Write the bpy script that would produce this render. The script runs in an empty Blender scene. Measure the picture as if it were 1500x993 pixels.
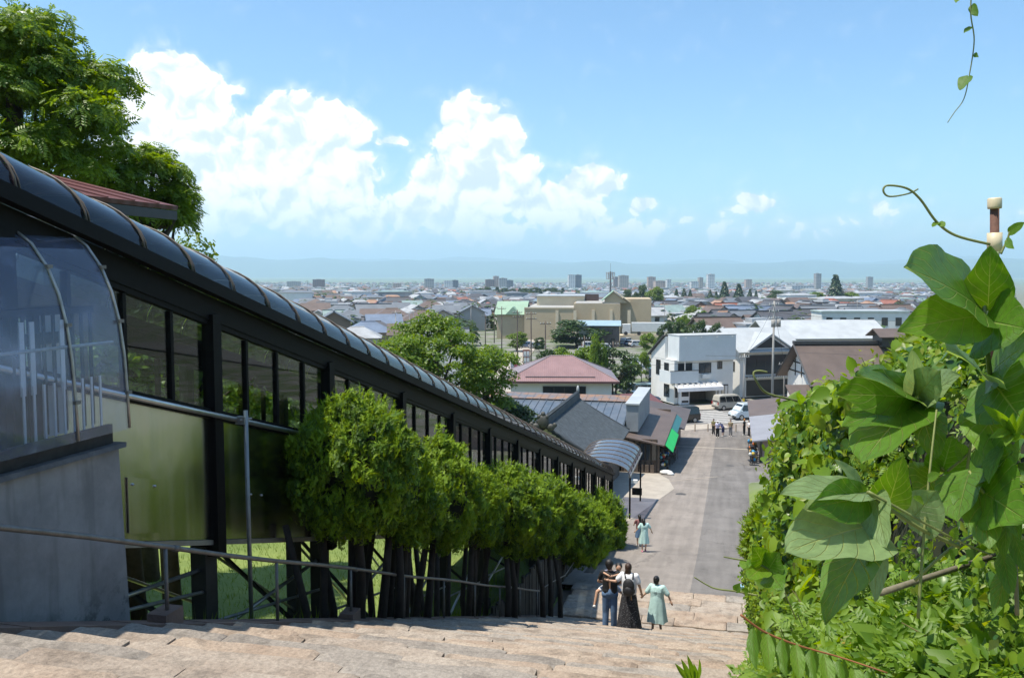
import bpy, bmesh, math, random
from mathutils import Vector, Matrix, noise as mnoise
from math import sin, cos, tan, pi, radians, sqrt, atan2, exp, floor
random.seed(7)
S = bpy.context.scene
COL = S.collection
# ------------------------------------------------------------------ camera
F = 1300.0; W0 = 1500.0; H0 = 993.0
EYE = 16.4
YAW = radians(13.8)
PITCH = math.atan(96.5 / F)
camd = bpy.data.cameras.new('camera'); cam = bpy.data.objects.new('camera', camd); COL.objects.link(cam)
camd.sensor_width = 36.0; camd.lens = 36.0 * F / W0
camd.clip_start = 0.05; camd.clip_end = 90000
cam.location = (0, 0, EYE)
cam.rotation_euler = (pi / 2 - PITCH, 0, YAW)
S.camera = cam
CR = cam.rotation_euler.to_matrix()
FW = Vector((-sin(YAW), cos(YAW), 0)); RT = Vector((cos(YAW), sin(YAW), 0))
# ------------------------------------------------------------------ sun + sky
SUN_EL = radians(69); SUN_AZ = radians(-120)       # azimuth clockwise from +Y
SD = Vector((sin(SUN_AZ) * cos(SUN_EL), cos(SUN_AZ) * cos(SUN_EL), sin(SUN_EL)))
sl = bpy.data.lights.new('sun', 'SUN'); so = bpy.data.objects.new('sun', sl); COL.objects.link(so)
sl.energy = 5.0; sl.angle = radians(0.53); sl.color = (1.0, 0.925, 0.80)
so.rotation_euler = (-SD).to_track_quat('-Z', 'Y').to_euler(); so.location = (0, 0, 200)
S.view_settings.view_transform = 'Standard'; S.view_settings.look = 'None'
S.view_settings.exposure = 0.5; S.view_settings.gamma = 1
S.cycles.max_bounces = 8; S.cycles.transparent_max_bounces = 24
S.cycles.volume_bounces = 2

wd = bpy.data.worlds.new('World'); S.world = wd; wd.use_nodes = True
wd.cycles.sampling_method = 'MANUAL'; wd.cycles.sample_map_resolution = 512
def N(nt, typ, **kw):
    n = nt.nodes.new(typ)
    for k, v in kw.items():
        if k.startswith('i_'):
            n.inputs[int(k[2:]) if k[2:].isdigit() else k[2:]].default_value = v
        else: setattr(n, k, v)
    return n
def mth(nt, op, a, b=None, c=None, clamp=False):
    n = nt.nodes.new('ShaderNodeMath'); n.operation = op; n.use_clamp = clamp
    for i, q in enumerate((a, b, c)):
        if q is None: continue
        if isinstance(q, (int, float)): n.inputs[i].default_value = q
        else: nt.links.new(q, n.inputs[i])
    return n.outputs[0]
def smooth(nt, x, lo, hi, a=0.0, b=1.0, typ='SMOOTHSTEP'):
    n = nt.nodes.new('ShaderNodeMapRange'); n.interpolation_type = typ
    nt.links.new(x, n.inputs[0])
    for i, q in enumerate((lo, hi, a, b)): n.inputs[i + 1].default_value = q
    return n.outputs[0]
def azel(px, py):
    v = CR @ Vector(((px - 750) / F, -(py - 496.5) / F, -1)); v.normalize()
    return atan2(v.x, v.y), math.asin(v.z)

def build_world():
    nt = wd.node_tree; nt.nodes.clear(); L = nt.links
    out = N(nt, 'ShaderNodeOutputWorld'); bg = N(nt, 'ShaderNodeBackground'); bg.inputs[1].default_value = 0.122
    L.new(bg.outputs[0], out.inputs[0])
    sky = N(nt, 'ShaderNodeTexSky', sky_type='NISHITA', sun_disc=False, sun_elevation=SUN_EL, sun_rotation=SUN_AZ,
            altitude=200, air_density=1.0, dust_density=1.0, ozone_density=1.6)
    # clouds as a function of direction: height field h(az, el)
    g = bpy.data.node_groups.new('cloud_height', 'ShaderNodeTree')
    g.interface.new_socket('P', in_out='INPUT', socket_type='NodeSocketVector')
    g.interface.new_socket('h', in_out='OUTPUT', socket_type='NodeSocketFloat')
    gi = g.nodes.new('NodeGroupInput'); go = g.nodes.new('NodeGroupOutput')
    P = gi.outputs[0]
    # domain warp
    nz = N(g, 'ShaderNodeTexNoise', noise_dimensions='2D', i_Scale=22.0, i_Detail=3.0, i_Roughness=0.55)
    g.links.new(P, nz.inputs['Vector'])
    sub = N(g, 'ShaderNodeVectorMath', operation='SUBTRACT'); g.links.new(nz.outputs['Color'], sub.inputs[0]); sub.inputs[1].default_value = (.5, .5, .5)
    sc = N(g, 'ShaderNodeVectorMath', operation='SCALE'); g.links.new(sub.outputs[0], sc.inputs[0]); sc.inputs['Scale'].default_value = 0.030
    ad = N(g, 'ShaderNodeVectorMath', operation='ADD'); g.links.new(P, ad.inputs[0]); g.links.new(sc.outputs[0], ad.inputs[1])
    Q = ad.outputs[0]
    sx = N(g, 'ShaderNodeSeparateXYZ'); g.links.new(Q, sx.inputs[0])
    # (px, py, rx, ry, weight) of the cumulus towers, converted to angles
    blobs = [(266, 128, 62, 42, 1), (200, 138, 30, 22, .9), (238, 195, 66, 66, 1), (300, 292, 150, 52, .8), (458, 190, 72, 42, 1), (392, 218, 58, 38, .95),
             (455, 268, 95, 62, .95), (315, 262, 105, 72, .95), (676, 176, 32, 32, .95), (712, 205, 56, 42, 1), (582, 214, 34, 10, .65), (705, 268, 92, 48, .95),
             (600, 312, 150, 30, .62), (862, 272, 44, 28, .85), (800, 300, 100, 30, .75), (940, 302, 24, 16, .75), (1108, 296, 44, 17, .68), (1085, 308, 50, 12, .5),
             (1285, 298, 40, 17, .40), (1365, 296, 40, 11, .34), (35, 38, 26, 12, .6), (112, 135, 28, 10, .55), (1490, 305, 40, 20, .40), (165, 215, 26, 26, .7), (640, 338, 760, 26, .50)]
    cur = None
    for (px, py, rx, ry, w) in blobs:
        a, e = azel(px, py); ra = rx / F * 0.86; re = ry / F * 0.97
        ma = N(g, 'ShaderNodeVectorMath', operation='MULTIPLY_ADD'); g.links.new(Q, ma.inputs[0]); ma.inputs[1].default_value = (1 / ra, 1 / re, 0); ma.inputs[2].default_value = (-a / ra, -e / re, 0)
        dt = N(g, 'ShaderNodeVectorMath', operation='DOT_PRODUCT'); g.links.new(ma.outputs[0], dt.inputs[0]); g.links.new(ma.outputs[0], dt.inputs[1])
        q = mth(g, 'EXPONENT', mth(g, 'MULTIPLY_ADD', dt.outputs['Value'], -.62, math.log(w)))
        cur = q if cur is None else mth(g, 'SMOOTH_MAX', cur, q, 0.2)
    # scattered small cumulus all round the horizon (outside the view as well)
    nb = N(g, 'ShaderNodeTexNoise', noise_dimensions='2D', i_Scale=3.1, i_Detail=1.0); g.links.new(Q, nb.inputs['Vector'])
    ring = mth(g, 'MULTIPLY', smooth(g, nb.outputs[0], .56, .80), smooth(g, sx.outputs[1], .02, .30, 1.0, 0.0))
    far = smooth(g, mth(g, 'ABSOLUTE', mth(g, 'ADD', sx.outputs[0], YAW)), .62, .85)
    cur = mth(g, 'MAXIMUM', cur, mth(g, 'MULTIPLY', mth(g, 'MULTIPLY', ring, far), .8))
    g.links.new(cur, go.inputs[0])
    # fine cauliflower relief (second group, also sampled towards the sun for shading)
    g2 = bpy.data.node_groups.new('cloud_relief', 'ShaderNodeTree')
    g2.interface.new_socket('P', in_out='INPUT', socket_type='NodeSocketVector'); g2.interface.new_socket('h', in_out='OUTPUT', socket_type='NodeSocketFloat')
    gi2 = g2.nodes.new('NodeGroupInput'); go2 = g2.nodes.new('NodeGroupOutput'); h = None
    for s_, amp in ((20, .24), (52, .13)):
        vo = N(g2, 'ShaderNodeTexVoronoi', voronoi_dimensions='2D', feature='F1', i_Scale=float(s_)); g2.links.new(gi2.outputs[0], vo.inputs['Vector'])
        q = mth(g2, 'MULTIPLY', mth(g2, 'SUBTRACT', .45, vo.outputs['Distance']), amp * 1.3); h = q if h is None else mth(g2, 'ADD', h, q)
    n2 = N(g2, 'ShaderNodeTexNoise', noise_dimensions='2D', i_Scale=45.0, i_Detail=6.0, i_Roughness=0.64); g2.links.new(gi2.outputs[0], n2.inputs['Vector'])
    h = mth(g2, 'ADD', h, mth(g2, 'MULTIPLY', mth(g2, 'SUBTRACT', n2.outputs[0], .5), .36)); g2.links.new(h, go2.inputs[0])
    tc = N(nt, 'ShaderNodeTexCoord'); sep = N(nt, 'ShaderNodeSeparateXYZ'); L.new(tc.outputs['Generated'], sep.inputs[0])
    az = mth(nt, 'ARCTAN2', sep.outputs[0], sep.outputs[1]); el = mth(nt, 'ARCSINE', sep.outputs[2])
    cb = N(nt, 'ShaderNodeCombineXYZ'); L.new(az, cb.inputs[0]); L.new(el, cb.inputs[1])
    m0 = N(nt, 'ShaderNodeGroup', node_tree=g); L.new(cb.outputs[0], m0.inputs[0])
    wz = N(nt, 'ShaderNodeTexNoise', noise_dimensions='2D', i_Scale=26.0, i_Detail=2.0); L.new(cb.outputs[0], wz.inputs['Vector'])
    wm = N(nt, 'ShaderNodeVectorMath', operation='MULTIPLY_ADD'); L.new(wz.outputs['Color'], wm.inputs[0]); wm.inputs[1].default_value = (.03, .03, 0); L.new(cb.outputs[0], wm.inputs[2])
    d0 = N(nt, 'ShaderNodeGroup', node_tree=g2); L.new(wm.outputs[0], d0.inputs[0])
    of = N(nt, 'ShaderNodeVectorMath', operation='ADD'); L.new(wm.outputs[0], of.inputs[0]); of.inputs[1].default_value = (-.006, .012, 0)
    d1 = N(nt, 'ShaderNodeGroup', node_tree=g2); L.new(of.outputs[0], d1.inputs[0])
    H0 = mth(nt, 'ADD', m0.outputs[0], d0.outputs[0])
    dens = smooth(nt, H0, .36, .45)
    thin = smooth(nt, H0, .16, .50)
    dens = mth(nt, 'MAXIMUM', dens, mth(nt, 'MULTIPLY', thin, .35))
    dens = mth(nt, 'MULTIPLY', dens, smooth(nt, m0.outputs[0], .08, .26))
    # cloud feet dissolve into the horizon haze
    dens = mth(nt, 'MULTIPLY', dens, smooth(nt, el, .015, .085, 0.40, 1.0))
    rel = mth(nt, 'SUBTRACT', d0.outputs[0], d1.outputs[0])
    lit = smooth(nt, rel, -.15, .09)
    cr = N(nt, 'ShaderNodeMix', data_type='RGBA'); L.new(lit, cr.inputs['Factor'])
    cr.inputs['A'].default_value = (5.0, 5.75, 6.7, 1); cr.inputs['B'].default_value = (8.3, 8.2, 8.0, 1)
    mx = N(nt, 'ShaderNodeMix', data_type='RGBA'); L.new(dens, mx.inputs['Factor'])
    tn = N(nt, 'ShaderNodeMix', data_type='RGBA', blend_type='MULTIPLY'); tn.inputs['Factor'].default_value = 1; L.new(sky.outputs[0], tn.inputs['A']); tn.inputs['B'].default_value = (.80, 1.06, 1.18, 1)
    L.new(tn.outputs['Result'], mx.inputs['A']); L.new(cr.outputs['Result'], mx.inputs['B'])
    L.new(mx.outputs['Result'], bg.inputs[0])
build_world()

# ------------------------------------------------------------------ pixel helpers (photo pixel + distance -> place)
def at(px, py, d):
    """world point at photo pixel (px, py), d metres ahead (measured along the level viewing direction)"""
    v = CR @ Vector(((px - 750) / F, -(py - 496.5) / F, -1))
    k = d / (v.x * FW.x + v.y * FW.y)
    return Vector((0, 0, EYE)) + v * k
def lerp(a, b, t): return a + (b - a) * t
def pw(x, pts):
    if x <= pts[0][0]: return pts[0][1]
    for (a, b), (c, d) in zip(pts, pts[1:]):
        if x <= c: return lerp(b, d, (x - a) / (c - a))
    return pts[-1][1]
PROF = [(-60, -14), (-3, 1.6), (2.9, 1.6), (26.05, 10.4), (28.8, 10.45), (37, 11.6), (88, 16.05), (95, 16.4), (230, 17.0), (2500, 48), (12000, 62), (40000, 66)]
def drop(Y): return pw(Y, PROF)
def hill(X, Y):
    """terrain height"""
    d = drop(Y)
    if Y < 60:
        left = pw(Y, [(-60, -14), (-3, 1.7), (2.9, 2.0), (17.5, 7.9), (31, 9.2), (42, 11.9), (60, 13.8)])
        right = pw(Y, [(-60, -14), (-3, 1.2), (2.9, 1.35), (24, 8.6), (45, 11.9), (60, 13.4)])
        if X < -5.6: d = lerp(d + .25, left + .1, min(1, (-5.6 - X) / .8))
        elif X > .9: d = lerp(d + .25, right, min(1, (X - .9) / .9))
        else: d += .25
    else: d += .05 if Y > 64 else .15
    if X < -30 and Y < 120: d -= 0.0
    return EYE - d
def zroad(Y): return EYE - drop(Y)
ZS = EYE - 16.45
TOWN = radians(32); TO = Vector((-2.2, 103.0, 0))
def tw(u, v, z=0.0):
    return Vector((TO.x + u * cos(TOWN) - v * sin(TOWN), TO.y + u * sin(TOWN) + v * cos(TOWN), z))

# ------------------------------------------------------------------ materials
MATS = {}; WP = set()
def mat(name, col, rough=.65, var=.12, scale=4.0, bump=0.0, metal=0.0, detail=4.0, spec=.5, bscale=None, col2=None, coat=0.0):
    if name in MATS: return MATS[name]
    m = bpy.data.materials.new(name); m.use_nodes = True; nt = m.node_tree; b = nt.nodes['Principled BSDF']
    b.inputs['Roughness'].default_value = rough; b.inputs['Metallic'].default_value = metal
    b.inputs['Specular IOR Level'].default_value = spec
    if coat: b.inputs['Coat Weight'].default_value = coat; b.inputs['Coat Roughness'].default_value = .08
    tc = N(nt, 'ShaderNodeTexCoord'); nz = N(nt, 'ShaderNodeTexNoise', i_Scale=scale, i_Detail=detail, i_Roughness=.62)
    nt.links.new(tc.outputs['Object'], nz.inputs['Vector'])
    mx = N(nt, 'ShaderNodeMix', data_type='RGBA')
    nt.links.new(smooth(nt, nz.outputs[0], .28, .72, typ='LINEAR'), mx.inputs['Factor'])
    c2 = col2 if col2 else tuple(min(1, c * (1 + var)) for c in col)
    c1 = tuple(c * (1 - var) for c in col) if not col2 else col
    mx.inputs['A'].default_value = (*c1, 1); mx.inputs['B'].default_value = (*c2, 1)
    nt.links.new(mx.outputs['Result'], b.inputs['Base Color'])
    if bump:
        n2 = N(nt, 'ShaderNodeTexNoise', i_Scale=(bscale or scale * 6), i_Detail=5.0, i_Roughness=.65); nt.links.new(tc.outputs['Object'], n2.inputs['Vector'])
        bp = N(nt, 'ShaderNodeBump', i_Strength=bump, i_Distance=.02); nt.links.new(n2.outputs[0], bp.inputs['Height'])
        nt.links.new(bp.outputs[0], b.inputs['Normal'])
    MATS[name] = m; return m
def leafmat(name, col, col2, trans=.45, rough=.42, gloss=.5, noisy=0.0):
    """leaf: principled front + translucent glow, colour varies leaf by leaf"""
    if name in MATS: return MATS[name]
    m = bpy.data.materials.new(name); m.use_nodes = True; nt = m.node_tree; b = nt.nodes['Principled BSDF']; o = nt.nodes['Material Output']
    geo = N(nt, 'ShaderNodeNewGeometry'); mx = N(nt, 'ShaderNodeMix', data_type='RGBA')
    mx.inputs['A'].default_value = (*col, 1); mx.inputs['B'].default_value = (*col2, 1)
    fac = geo.outputs['Random Per Island']
    nt.links.new(fac, mx.inputs['Factor'])
    b.inputs['Roughness'].default_value = rough; b.inputs['Specular IOR Level'].default_value = gloss
    nt.links.new(mx.outputs['Result'], b.inputs['Base Color'])
    t = N(nt, 'ShaderNodeBsdfTranslucent'); hs = N(nt, 'ShaderNodeHueSaturation', i_Hue=.475, i_Saturation=1.15, i_Value=1.5)
    nt.links.new(mx.outputs['Result'], hs.inputs['Color']); nt.links.new(hs.outputs[0], t.inputs[0])
    ms = N(nt, 'ShaderNodeMixShader'); ms.inputs[0].default_value = trans
    nt.links.new(b.outputs[0], ms.inputs[1]); nt.links.new(t.outputs[0], ms.inputs[2]); nt.links.new(ms.outputs[0], o.inputs[0])
    MATS[name] = m; return m
def glassmat(name, tint, ior=1.5, rough=.03, opaq=0.0, opcol=(.02, .02, .02), streak=0.0):
    """thin sheet: tinted see-through plus mirror reflection by Fresnel"""
    if name in MATS: return MATS[name]
    m = bpy.data.materials.new(name); m.use_nodes = True; nt = m.node_tree; nt.nodes.remove(nt.nodes['Principled BSDF']); o = nt.nodes['Material Output']
    t = N(nt, 'ShaderNodeBsdfTransparent'); t.inputs[0].default_value = (*tint, 1)
    gl = N(nt, 'ShaderNodeBsdfGlossy'); gl.inputs['Roughness'].default_value = rough
    df = N(nt, 'ShaderNodeBsdfDiffuse'); df.inputs[0].default_value = (*opcol, 1)
    m1 = N(nt, 'ShaderNodeMixShader'); m1.inputs[0].default_value = opaq
    if streak:
        tc = N(nt, 'ShaderNodeTexCoord'); nz = N(nt, 'ShaderNodeTexNoise', i_Scale=2.2, i_Detail=6.0, i_Roughness=.7); nt.links.new(tc.outputs['Object'], nz.inputs['Vector'])
        nt.links.new(smooth(nt, nz.outputs[0], .45, .8, opaq, opaq + streak), m1.inputs[0])
    nt.links.new(t.outputs[0], m1.inputs[1]); nt.links.new(df.outputs[0], m1.inputs[2])
    geo = N(nt, 'ShaderNodeNewGeometry'); dp = N(nt, 'ShaderNodeVectorMath', operation='DOT_PRODUCT'); nt.links.new(geo.outputs['Normal'], dp.inputs[0]); nt.links.new(geo.outputs['Incoming'], dp.inputs[1])
    r0 = ((ior - 1) / (ior + 1)) ** 2; cs = mth(nt, 'SUBTRACT', 1.0, mth(nt, 'ABSOLUTE', dp.outputs['Value']), clamp=True)      # Schlick, same from both sides of the sheet
    frs = mth(nt, 'MULTIPLY_ADD', mth(nt, 'POWER', cs, 5.0), 1 - r0, r0)
    m2 = N(nt, 'ShaderNodeMixShader'); nt.links.new(frs, m2.inputs[0]); nt.links.new(m1.outputs[0], m2.inputs[1]); nt.links.new(gl.outputs[0], m2.inputs[2])
    nt.links.new(m2.outputs[0], o.inputs[0]); MATS[name] = m; return m

# ------------------------------------------------------------------ mesh helpers
class MB:
    def __init__(s): s.v = []; s.f = []; s.m = []
    def add(s, vs, fs, mi=0):
        o = len(s.v); s.v += [tuple(p) for p in vs]; s.f += [tuple(i + o for i in f) for f in fs]; s.m += [mi] * len(fs); return s
    def box(s, c, d, rz=0, mi=0):
        x, y, z = d[0] / 2, d[1] / 2, d[2] / 2; cz, sz_ = cos(rz), sin(rz)
        vs = []
        for k in (-z, z):
            for (a, b) in ((-x, -y), (x, -y), (x, y), (-x, y)): vs.append((c[0] + a * cz - b * sz_, c[1] + a * sz_ + b * cz, c[2] + k))
        return s.hexa(vs, mi)
    def span(s, a, b, mi=0):
        return s.box([(a[i] + b[i]) / 2 for i in range(3)], [abs(b[i] - a[i]) for i in range(3)], 0, mi)
    def hexa(s, vs, mi=0):
        return s.add(vs, [(3, 2, 1, 0), (4, 5, 6, 7), (0, 1, 5, 4), (1, 2, 6, 5), (2, 3, 7, 6), (3, 0, 4, 7)], mi)
    def prism(s, poly, vec, mi=0):
        """poly (list of 3D points) swept along vec"""
        n = len(poly); vec = Vector(vec); a = [Vector(p) for p in poly]; b = [p + vec for p in a]
        fs = [tuple(range(n - 1, -1, -1)), tuple(range(n, 2 * n))] + [(i, (i + 1) % n, n + (i + 1) % n, n + i) for i in range(n)]
        return s.add(a + b, fs, mi)
    def quad(s, *p, mi=0): return s.add(p, [tuple(range(len(p)))], mi)
    def slab(s, quadpts, t, mi=0):
        """thin sheet with thickness t along -normal"""
        q = [Vector(p) for p in quadpts]; n = (q[1] - q[0]).cross(q[2] - q[0]).normalized()
        if n.z < 0: n = -n; q = q[::-1]
        n *= abs(t)
        return s.hexa([p - n for p in q] + q, mi)
    def tube(s, pts, r, n=8, mi=0, cap=True):
        pts = [Vector(p) for p in pts]; rs = r if isinstance(r, (list, tuple)) else [r] * len(pts)
        o = len(s.v); up = None
        for i, p in enumerate(pts):
            t = (pts[min(i + 1, len(pts) - 1)] - pts[max(i - 1, 0)])
            if t.length < 1e-9: t = Vector((0, 0, 1))
            t.normalize()
            if up is None: up = Vector((0, 0, 1)) if abs(t.z) < .9 else Vector((1, 0, 0))
            a = t.cross(up)
            if a.length < 1e-6: a = t.orthogonal()
            a.normalize(); b = a.cross(t).normalized(); up = b
            for k in range(n):
                w = 2 * pi * k / n; s.v.append(tuple(p + (a * cos(w) + b * sin(w)) * rs[i]))
        for i in range(len(pts) - 1):
            for k in range(n):
                s.f.append((o + i * n + k, o + i * n + (k + 1) % n, o + (i + 1) * n + (k + 1) % n, o + (i + 1) * n + k)); s.m.append(mi)
        if cap:
            s.f.append(tuple(o + k for k in range(n - 1, -1, -1))); s.m.append(mi)
            e = o + (len(pts) - 1) * n; s.f.append(tuple(e + k for k in range(n))); s.m.append(mi)
        return s
    def ball(s, c, r, n=8, mi=0):
        r = r if isinstance(r, (list, tuple)) else (r, r, r); rows = []
        vs = []; fs = []
        for i in range(n + 1):
            a = pi * i / n
            for k in range(2 * n):
                w = pi * k / n; vs.append((c[0] + r[0] * sin(a) * cos(w), c[1] + r[1] * sin(a) * sin(w), c[2] + r[2] * cos(a)))
        for i in range(n):
            for k in range(2 * n): fs.append((i * 2 * n + k, (i + 1) * 2 * n + k, (i + 1) * 2 * n + (k + 1) % (2 * n), i * 2 * n + (k + 1) % (2 * n)))
        return s.add(vs, fs, mi)
    def mesh(s, name, mats, smooth=False):
        me = bpy.data.meshes.new(name); me.from_pydata(s.v, [], s.f)
        for m in (mats if isinstance(mats, (list, tuple)) else [mats]): me.materials.append(m)
        me.polygons.foreach_set('material_index', s.m)
        if smooth: me.polygons.foreach_set('use_smooth', [True] * len(s.f))
        me.update(); return me
    def build(s, name, mats, parent=None, smooth=False):
        return put(name, s.mesh(name, mats, smooth), parent)
def put(name, me, parent=None, loc=None, rot=None, scale=None):
    """link mesh data as an object; loc None under a placed parent = vertices are in world space"""
    o = bpy.data.objects.new(name, me); COL.objects.link(o)
    if parent is not None:
        o.parent = parent
        if loc is None and parent.name in WP: o.location = [-c for c in parent.location]
    if loc is not None: o.location = loc
    if rot is not None: o.rotation_euler = rot if isinstance(rot, (tuple, list)) else (0, 0, rot)
    if scale is not None: o.scale = scale if isinstance(scale, (tuple, list)) else (scale,) * 3
    return o
def tag(o, label=None, cat=None, group=None, kind=None):
    if label: o['label'] = label
    if cat: o['category'] = cat
    if group: o['group'] = group
    if kind: o['kind'] = kind
    return o
def thing(name, label, cat, loc=(0, 0, 0), rz=0, group=None, world=False, scale=None):
    o = bpy.data.objects.new(name, None); COL.objects.link(o); o.location = loc; o.rotation_euler = (0, 0, rz); o.empty_display_size = .1
    if scale: o.scale = (scale,) * 3 if isinstance(scale, (int, float)) else scale
    if world: WP.add(o.name)
    return tag(o, label, cat, group)
def copy_tree(o, parent=None):
    c = o.copy(); COL.objects.link(c); c.parent = parent
    for ch in list(o.children): copy_tree(ch, c)
    return c
def struct(name, mb, mats, smooth=False, kind='structure'):
    o = mb.build(name, mats, None, smooth); o['kind'] = kind; return o
# ================================================================== terrain, far plain, mountains, haze
def frange(a, b, s):
    r = []
    while a < b - 1e-6: r.append(a); a += s
    return r
def ground_mat():
    m = bpy.data.materials.new('ground_earth'); m.use_nodes = True; nt = m.node_tree; b = nt.nodes['Principled BSDF']; L = nt.links
    tc = N(nt, 'ShaderNodeTexCoord'); b.inputs['Roughness'].default_value = .9
    big = N(nt, 'ShaderNodeTexNoise', i_Scale=.012, i_Detail=6.0, i_Roughness=.65); L.new(tc.outputs['Object'], big.inputs['Vector'])
    mid = N(nt, 'ShaderNodeTexNoise', i_Scale=.25, i_Detail=6.0, i_Roughness=.65); L.new(tc.outputs['Object'], mid.inputs['Vector'])
    vo = N(nt, 'ShaderNodeTexVoronoi', i_Scale=.0045); L.new(tc.outputs['Object'], vo.inputs['Vector'])
    sep = N(nt, 'ShaderNodeSeparateXYZ'); L.new(tc.outputs['Object'], sep.inputs[0])
    town = N(nt, 'ShaderNodeMix', data_type='RGBA'); L.new(smooth(nt, mid.outputs[0], .42, .58), town.inputs['Factor'])
    town.inputs['A'].default_value = (.20, .19, .175, 1); town.inputs['B'].default_value = (.09, .12, .045, 1)
    fld = N(nt, 'ShaderNodeMix', data_type='RGBA'); L.new(vo.outputs['Color'], fld.inputs['Factor'])
    fld.inputs['A'].default_value = (.07, .13, .06, 1); fld.inputs['B'].default_value = (.17, .19, .12, 1)
    a = N(nt, 'ShaderNodeMix', data_type='RGBA'); L.new(smooth(nt, sep.outputs[1], 2300, 4800), a.inputs['Factor']); L.new(town.outputs['Result'], a.inputs['A']); L.new(fld.outputs['Result'], a.inputs['B'])
    grs = N(nt, 'ShaderNodeMix', data_type='RGBA'); L.new(smooth(nt, mid.outputs[0], .3, .7), grs.inputs['Factor'])
    grs.inputs['A'].default_value = (.10, .15, .03, 1); grs.inputs['B'].default_value = (.19, .24, .055, 1)
    c = N(nt, 'ShaderNodeMix', data_type='RGBA'); L.new(smooth(nt, sep.outputs[1], 52, 60), c.inputs['Factor']); L.new(grs.outputs['Result'], c.inputs['A']); L.new(a.outputs['Result'], c.inputs['B'])
    L.new(c.outputs['Result'], b.inputs['Base Color'])
    n3 = N(nt, 'ShaderNodeTexNoise', i_Scale=9.0, i_Detail=5.0); L.new(tc.outputs['Object'], n3.inputs['Vector'])
    bp = N(nt, 'ShaderNodeBump', i_Strength=.5, i_Distance=.06); L.new(n3.outputs[0], bp.inputs['Height']); L.new(bp.outputs[0], b.inputs['Normal'])
    return m
xs = [-27000, -18000, -11000, -7000, -4500, -2800, -1800, -1100, -700, -420, -260, -160, -100, -65, -45, -32] + frange(-25, -9, 2) + frange(-9, -4.5, .4) + frange(-4.5, 4, .75) + [4, 5, 6.5, 8, 11, 16, 24, 34, 50, 75, 110, 170, 260, 420, 700, 1100, 1800, 2800, 4500, 7000, 11000, 18000, 27000]
ys = [-400, -150, -60, -30, -16, -8, -3, 0, 2.9] + frange(3.7, 30, 1.0) + frange(30, 64, 2) + [64.1, 70, 76, 82, 88, 91, 95, 105, 120, 140, 165, 195, 230, 280, 350, 450, 600, 800, 1050, 1400, 1900, 2500, 3400, 4700, 6500, 9000, 12000, 16000, 20000, 27500]
g = MB(); g.v = [(x, y, hill(x, y)) for y in ys for x in xs]; nx = len(xs)
g.f = [(j * nx + i, j * nx + i + 1, (j + 1) * nx + i + 1, (j + 1) * nx + i) for j in range(len(ys) - 1) for i in range(nx - 1)]; g.m = [0] * len(g.f)
struct('ground', g, ground_mat(), smooth=True)

def fbm(x, oct=5, seed=0.0):
    s = 0; a = 1; f = 1
    for i in range(oct): s += a * mnoise.noise((x * f + seed, seed * 1.7, i * 3.1)); a *= .5; f *= 2.03
    return s
def ridge(name, dist, hfun, depth, m):
    mb = MB(); n = 150; rows = 5
    for i in range(n + 1):
        ang = -YAW + radians(lerp(-50, 50, i / n)); h = hfun(lerp(-50, 50, i / n))
        for k in range(rows + 1):
            t = k / rows; r = dist + depth * t
            z = EYE - 66 + h * (sin(min(1, t / .72) * pi / 2)) ** 1.2 + (35 * fbm(i * .21 + k * 7.7, 4, 2.2) if 0 < k < 4 else 0)
            mb.v.append((sin(ang) * r, cos(ang) * r, max(z, EYE - 70)))
    w = rows + 1
    mb.f = [(i * w + k, (i + 1) * w + k, (i + 1) * w + k + 1, i * w + k + 1) for i in range(n) for k in range(rows)]; mb.m = [0] * len(mb.f)
    return struct(name, mb, m, smooth=True)
forest = mat('far_forest', (.045, .085, .04), .95, .35, .002, detail=6)
ridge('mountain_range', 13000, lambda a: 265 + 90 * fbm(a * .13, 6, 3.3) + 130 * max(0, (-a - 6) / 26), 4200, forest)
ridge('mountain_range_beyond', 18500, lambda a: 370 + 120 * fbm(a * .2, 6, 8.1), 4500, forest)

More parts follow.
